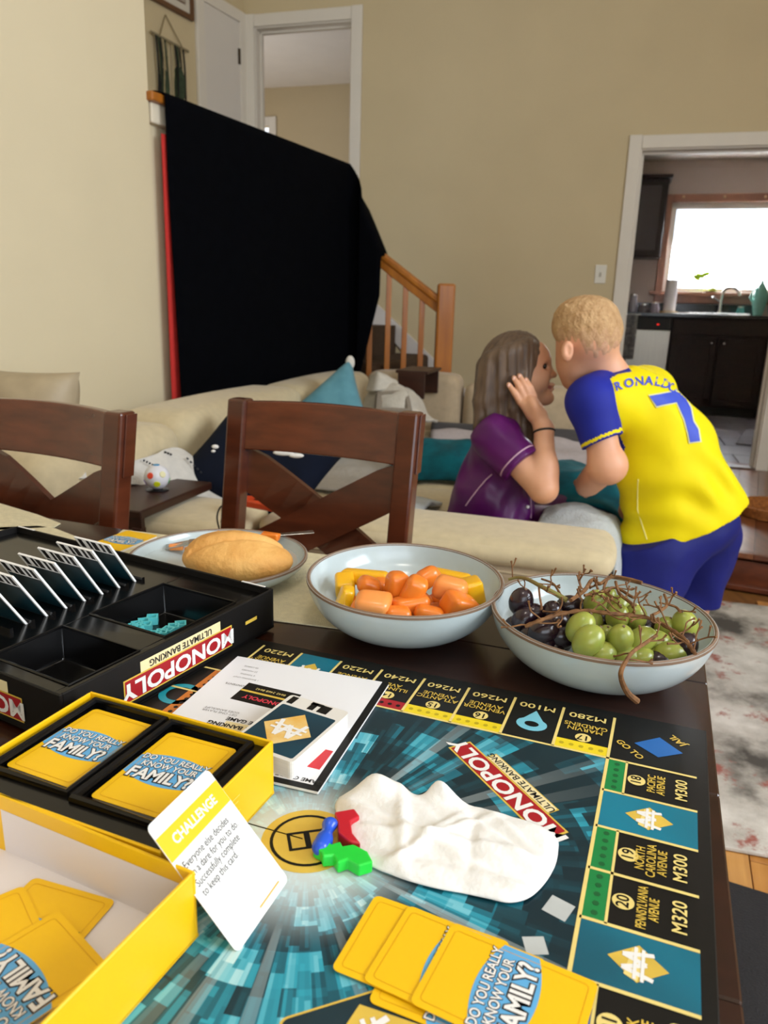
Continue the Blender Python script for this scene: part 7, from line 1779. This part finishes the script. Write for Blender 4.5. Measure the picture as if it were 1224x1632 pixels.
if len(pp) > 2: MB().tube(pp, .0018, 6).build('side_piping', pip, shirt_o, world=True, smooth=True)
pp = [q for q in (on_mesh(shirt_o, x, y) for x, y in ((836, 700), (842, 740), (846, 780), (846, 826))) if q]
if len(pp) > 2: MB().tube(pp, .0018, 6).build('front_piping', pip, shirt_o, world=True, smooth=True)
q = on_mesh(shirt_o, 841, 808, .004)
if q: MB().ell(q, (.005, .004, .005)).build('button', white_p, shirt_o, world=True, smooth=True)
wd_ = (wr - el).normalized()
ring(el.lerp(wr, .955), wd_ + Vector((-.12, 0, 0)), .0262, .0034, 'wrist_band', mat('black_hair_tie', '#121212', .7, var=.1, scale=40), girl)

# ---------------------------------------------------------------- boy in yellow and blue
YB_ = 2.0
def b(px, py, dy=0.0): return at(px, py, YB_ + dy)
boy = thing('person', 'blond boy in a yellow and blue number seven football shirt bending forward', 'person', (b(1080, 860).x, YB_, 0))
hq = Vector((-.25, .25, 1)).to_track_quat('Z', 'Y')
head = [E_(b(938, 530), (.083, .085, .083)), E_(b(919, 566, .02), (.046, .056, .060), k=.03), C_(b(917, 588, .03), b(917, 606, .025), .034, .024, k=.03), E_(b(909, 611, .03), (.016, .022, .014), k=.02),
        E_(b(908, 574, .03), (.026, .045, .05), k=.03), C_(b(898, 580, .07), b(894, 591, .078), .007, .009, k=.012), C_(b(952, 566, .01), b(988, 625, .01), .047, .055, k=.03),
        E_(b(904, 560, -.068), (.016, .013, .027), k=.005), E_(b(906.5, 558, -.079), (.007, .006, .014), k=.004, neg=True)]
tor = [C_(b(985, 648, -.03), b(1020, 648, .08), .055, .055, k=.04), E_(b(1045, 725), (.11, .09, .11), k=.05), E_(b(1083, 830), (.125, .095, .10), k=.05)]
bs_, be, bw2 = b(948, 640, -.10), b(966, 742, -.135), b(938, 771, -.02)
barm = [C_(bs_, be, .038, .042, k=.03), C_(be, bw2, .041, .034, k=.02), E_(be + Vector((.012, 0, .0)), (.040, .040, .042), k=.02),
        E_(b(934, 776, .02), (.028, .032, .028), k=.015)]
for k in range(4):
    a = b(926 + k * 4, 770 + k * 5, .040); m_ = a + Vector((-.006, .026, -.004)); c = m_ + Vector((.010, .016, -.016)); barm += [C_(a, m_, .0095, .0088, k=.004), C_(m_, c, .0088, .0075, k=.003)]
barm += [C_(b(938, 766, .02), b(928, 762, .055), .0105, .0085, k=.006)]
b2s, b2e, b2w = b(1010, 650, .11), b(1030, 745, .17), b(1010, 800, .16)
barm2 = [C_(b2s, b2e, .048, .040, k=.03), C_(b2e, b2w, .038, .028, k=.02), E_(b(1002, 812, .15), (.03, .022, .035), k=.012)]
hpL, hpR = b(1045, 868, -.03), b(1125, 850, .06)
kL_, kR_ = Vector((b(1012, 1010, -.05).x, YB_ - .05, .30)), Vector((b(1094, 1010, .08).x, YB_ + .08, .30))
aL, aR = Vector((kL_.x + .04, YB_ - .02, .055)), Vector((kR_.x - .03, YB_ + .13, .055))
blegs = [C_(hpL, kL_, .075, .050, k=.03), C_(kL_, aL, .046, .032, k=.02), C_(hpR, kR_, .075, .050, k=.03), C_(kR_, aR, .046, .032, k=.02),
         C_(aL + Vector((0, 0, -.02)), aL + Vector((-.11, .05, -.035)), .030, .022, k=.02), C_(aR + Vector((0, 0, -.02)), aR + Vector((-.11, .05, -.035)), .030, .022, k=.02)]
V, F = sdf_mesh(head + tor + barm + barm2 + blegs, 0.0045, 0.02, 0.02)
soft('body', V, F, skin2, boy, smooth_it=2)
for sy, px in ((.030, 897), (.085, 897)):
    ep = b(px, 572, sy + .02); e_ = MB().ell(ep, (.009, .010, .009)).build('eye', eye_w, boy, smooth=True, world=True)
    MB().ell(ep + Vector((-.006, .004, 0)), (.005, .005, .006)).build('iris', eye_d, e_, smooth=True, world=True)
# hair
rb2 = random.Random(9)
hh = [E_(b(938.5, 528), (.0848, .0862, .0862)), E_(b(916, 505, .01), (.050, .066, .036), k=.03), E_(b(938, 496, .0), (.056, .060, .028), k=.03)]
for k in range(34):
    a_ = rb2.uniform(-.042, .042); x0 = rb2.uniform(906, 968); y0 = 490 + abs(x0 - 935) * .20 + rb2.uniform(-4, 2) + abs(a_) * 220
    p0 = b(x0 + 10, y0 + 12, a_); p1 = b(x0 - 10 + rb2.uniform(-6, 12), y0 - 8 + rb2.uniform(-4, 3), a_ + rb2.uniform(-.01, .01)); hh.append(C_(p0, p1, .011, .004, k=.006))
hh += [E_(b(894, 524, .015), (.018, .048, .022), k=.02)]
hh += [E_(b(893, 586, .02), (.036, .2, .050), k=.030, neg=True), E_(b(904, 563, -.08), (.017, .03, .028), k=.010, neg=True)]
V, F = sdf_mesh(hh, 0.0042, 0.012, 0.02, cuts=[(tuple(b(938, 574)), (.10, 0, -1))], displace=lambda X, Y, Z: 0.0012 * np.sin(X * 260 + Z * 90) * np.sin(Y * 240 + Z * 60))
pcx = projnp(V[F].mean(1)); fade = pcx[:, 1] - 6 * np.sin(pcx[:, 0] * .35)
shv = mat('shaved_blond_hair', '#cfa586', 0.75, c2='#c09272', scale=90, bump=0.2, bscale=260); shv2 = mat('cropped_blond_hair', '#caa47c', 0.75, c2='#b58d66', scale=90, bump=0.35, bscale=240)
hair_o = soft('hair', V, F, [blond, shv2, shv], boy, mi=np.where(fade > 548, 2, np.where(fade > 528, 1, 0)), smooth_it=1)
if 0: soft('hair', V, F, blond, boy, smooth_it=1)
# shirt
yel = mat('yellow_jersey', '#efdd00', 0.68, c2='#e8d200', scale=8, spec=0.25, bump=0.12, bscale=30)
roy = mat('royal_blue_jersey', '#212c9e', 0.65, c2='#1c268c', scale=8, spec=0.25)
ax_ = (b(1088, 838) - b(1000, 612)).normalized()
hemq = Matrix.Rotation(R(-22), 3, 'Y').to_quaternion()
hemq2 = Matrix.Rotation(R(30), 3, 'Y').to_quaternion()
jr = [C_(b(972, 642, -.052), b(1030, 628, .085), .084, .078), E_(b(1026, 655, .0), (.122, .112, .090), hemq2, k=.04), E_(b(1056, 712), (.138, .112, .12), k=.05), E_(b(1077, 770), (.156, .120, .12), k=.05), E_(b(1086, 830), (.176, .128, .090), hemq, k=.06)]
cutp = b(1084, 836)
hv_ = (b(1182, 793) - b(987, 874)); nrm = Vector((-hv_.z, 0, hv_.x)).normalized(); nrm = -nrm if nrm.z > 0 else nrm
def jfolds(X, Y, Z):
    s1 = (X - cutp.x) * ax_.x + (Z - cutp.z) * ax_.z
    return 0.0065 * np.sin((X * .45 + Z * .95) * 62 + 3 * np.sin(X * 14)) * np.exp(-((s1 + .11) / .075) ** 2) + 0.0022 * np.sin(X * 60 + Z * 34 + Y * 40) * np.sin(Z * 25 - X * 12)
V, F = sdf_mesh(jr, 0.0042, 0.03, 0.02, displace=jfolds, cuts=[(tuple(cutp), tuple(nrm)), (tuple(b(978, 590)), (-.25, 0, .97))])
pc2 = projnp(V[F].mean(1))
blue_poly = [(880, 560), (990, 572), (1008, 592), (985, 596), (971, 604), (965, 616), (964, 640), (970, 662), (984, 686), (996, 712), (990, 740), (880, 740)]
jo = soft('jersey', V, F, [yel, roy], boy, mi=inpoly(pc2, blue_poly).astype(int), smooth_it=2)
sv0, sv1 = b(943, 640, -.085), b(961, 708, -.125); sd_ = (sv1 - sv0).normalized()
V, F = sdf_mesh([C_(b(958, 626, -.045), sv0, .058, .060), C_(sv0, sv1, .060, .053, k=.03)], 0.0038, 0.03, 0.02, cuts=[(tuple(b(961, 704, -.12)), tuple((sd_ + Vector((.16, 0, 0))).normalized())), (tuple(b(990, 640)), (1, 0, 0))])
cz = V[F].mean(1); sdn = (sd_ + Vector((.16, 0, 0))).normalized(); tt_ = (cz - np.array(b(961, 704, -.12))) @ np.array(sdn)
so_ = soft('sleeve', V, F, [roy, yel], boy, mi=((tt_ > -.0125) & (tt_ < -.0045)).astype(int))
# collar, side piping
ring(b(975, 590, .012), (b(990, 625, .01) - b(952, 566, .01)), .060, .009, 'collar', roy, jo) if 0 else None
pp = [q for q in (on_mesh(jo, x, y, .002) for x, y in ((1017, 764), (1016, 790), (1016, 812), (1023, 835), (1031, 860))) if q]
if len(pp) > 2: MB().tube(pp, .0016, 6).build('side_piping', mat('pale_yellow_piping', '#f2ea8a', .6, var=.02, scale=20), jo, world=True, smooth=True)
# lettering wrapped on the back
def wrap_poly(poly, m_, name, lift=.0035, sub=3):
    bm = bmesh.new(); vs = [bm.verts.new((x, y, 0)) for x, y in poly]; bm.faces.new(vs)
    bmesh.ops.triangulate(bm, faces=bm.faces[:]); 
    for _ in range(sub): bmesh.ops.subdivide_edges(bm, edges=bm.edges[:], cuts=1, use_grid_fill=True); bmesh.ops.triangulate(bm, faces=bm.faces[:])
    bm.verts.ensure_lookup_table(); P = [on_mesh(jo, v.co.x, v.co.y, lift) for v in bm.verts]
    fs = [[v.index for v in f.verts] for f in bm.faces]; bm.verts.index_update(); fs = [[v.index for v in f.verts] for f in bm.faces]
    keep = [f for f in fs if all(P[i] is not None for i in f)]; bm.free()
    ids = sorted({i for f in keep for i in f}); mp_ = {i: k for k, i in enumerate(ids)}
    if keep: MB().add([P[i] for i in ids], [tuple(mp_[i] for i in f) for f in keep]).build(name, m_, jo, world=True)
num_m = mat('jersey_blue_print', '#3a51c6', .6, var=.04, scale=20); num_o = mat('jersey_pale_outline', '#d8d8a0', .6, var=.03, scale=20)
seven = [(1035, 631), (1077, 623.5), (1090, 629), (1101, 650), (1105, 671), (1113, 684), (1116, 703), (1100, 705), (1097, 690), (1091, 668), (1085, 655), (1079, 641), (1058, 641), (1060, 644.5), (1047, 647.5)]
wrap_poly([(1033, 629.5), (1077, 621.5), (1091.5, 627), (1103, 649), (1107, 670), (1115, 683), (1118.5, 704.5), (1098, 707), (1095, 691), (1089, 669), (1083, 656), (1078, 643), (1061, 643), (1063, 646), (1046, 650)], num_o, 'number_outline', .0030)
wrap_poly(seven, num_m, 'number_seven', .0042)
def wrap_text(s, p0, p1, p2, hgt, m_, sx=1.0):
    """text along a quadratic path of pixels"""
    n = len(s)
    for k, chh in enumerate(s):
        t = (k + .5) / n; P = Vector(p0) * (1 - t) ** 2 + Vector(p1) * 2 * t * (1 - t) + Vector(p2) * t * t
        D = (Vector(p1) - Vector(p0)) * 2 * (1 - t) + (Vector(p2) - Vector(p1)) * 2 * t; a = math.atan2(D.y, D.x)
        text(chh, 1.0, m_, None, Matrix.Identity(4), bold=.02); o = bpy.data.objects[bpy.context.scene.collection.objects[-1].name]
        vs, fs = _txt[(chh, .02, 0.0, 'CENTER', 1.0, 1.0)]; bpy.data.objects.remove(o)
        P3 = []
        for x, y, z in vs:
            lx, ly = x * hgt * 1.35 * sx, -(y) * hgt * 1.35; P3.append(on_mesh(jo, P.x + lx * math.cos(a) - ly * math.sin(a), P.y + lx * math.sin(a) + ly * math.cos(a), .004))
        keep = [f for f in fs if all(P3[i] is not None for i in f)]
        if keep:
            ids = sorted({i for f in keep for i in f}); mp_ = {i: q for q, i in enumerate(ids)}
            MB().add([P3[i] for i in ids], [tuple(mp_[i] for i in f) for f in keep]).build('name_letter', m_, jo, world=True)
wrap_text('RONALDO', (976, 619), (1042, 594), (1078, 622), 14.5, num_m)
# shorts
nav = mat('royal_navy_shorts', '#171e72', 0.65, c2='#12185e', scale=8, spec=0.25, bump=0.15, bscale=20)
so = [E_(b(1086, 850, .01), (.158, .118, .085), hemq), C_(hpL + Vector((0, 0, -.02)), kL_ + Vector((-.005, 0, .02)), .112, .098, k=.04), C_(hpR + Vector((0, 0, -.01)), kR_ + Vector((0.0, 0, .02)), .098, .078, k=.025)]
V, F = sdf_mesh(so, 0.0048, 0.03, 0.02, cuts=[((0, 0, .315), (0, 0, -1)), (tuple(b(1084, 822)), tuple(-nrm))], displace=lambda X, Y, Z: 0.004 * np.sin(X * 55 + Y * 20 + 2 * np.sin(Z * 18)) * np.clip((.62 - Z) * 5, 0, 1))
sh_o = soft('shorts', V, F, nav, boy, smooth_it=2)
q = on_mesh(sh_o, 1136, 985, .003)
if q: MB().ell(q, (.012, .006, .012), None, 12, 8).build('yellow_trim', yel, sh_o, world=True, smooth=True)
sho = mat('white_sock', '#d8d8d6', .9, var=.04, scale=50)
for a_ in (aL, aR):
    V, F = sdf_mesh([C_(a_ + Vector((0, 0, .06)), a_, .038, .038), C_(a_ + Vector((0.01, 0, -.02)), a_ + Vector((-.12, .05, -.033)), .037, .028, k=.02)], .005, .02, .02, cuts=[((0, 0, .0185), (0, 0, -1)), (tuple(a_ + Vector((0, 0, .055))), (0, 0, 1))]); soft('sock', V, F, sho, boy)
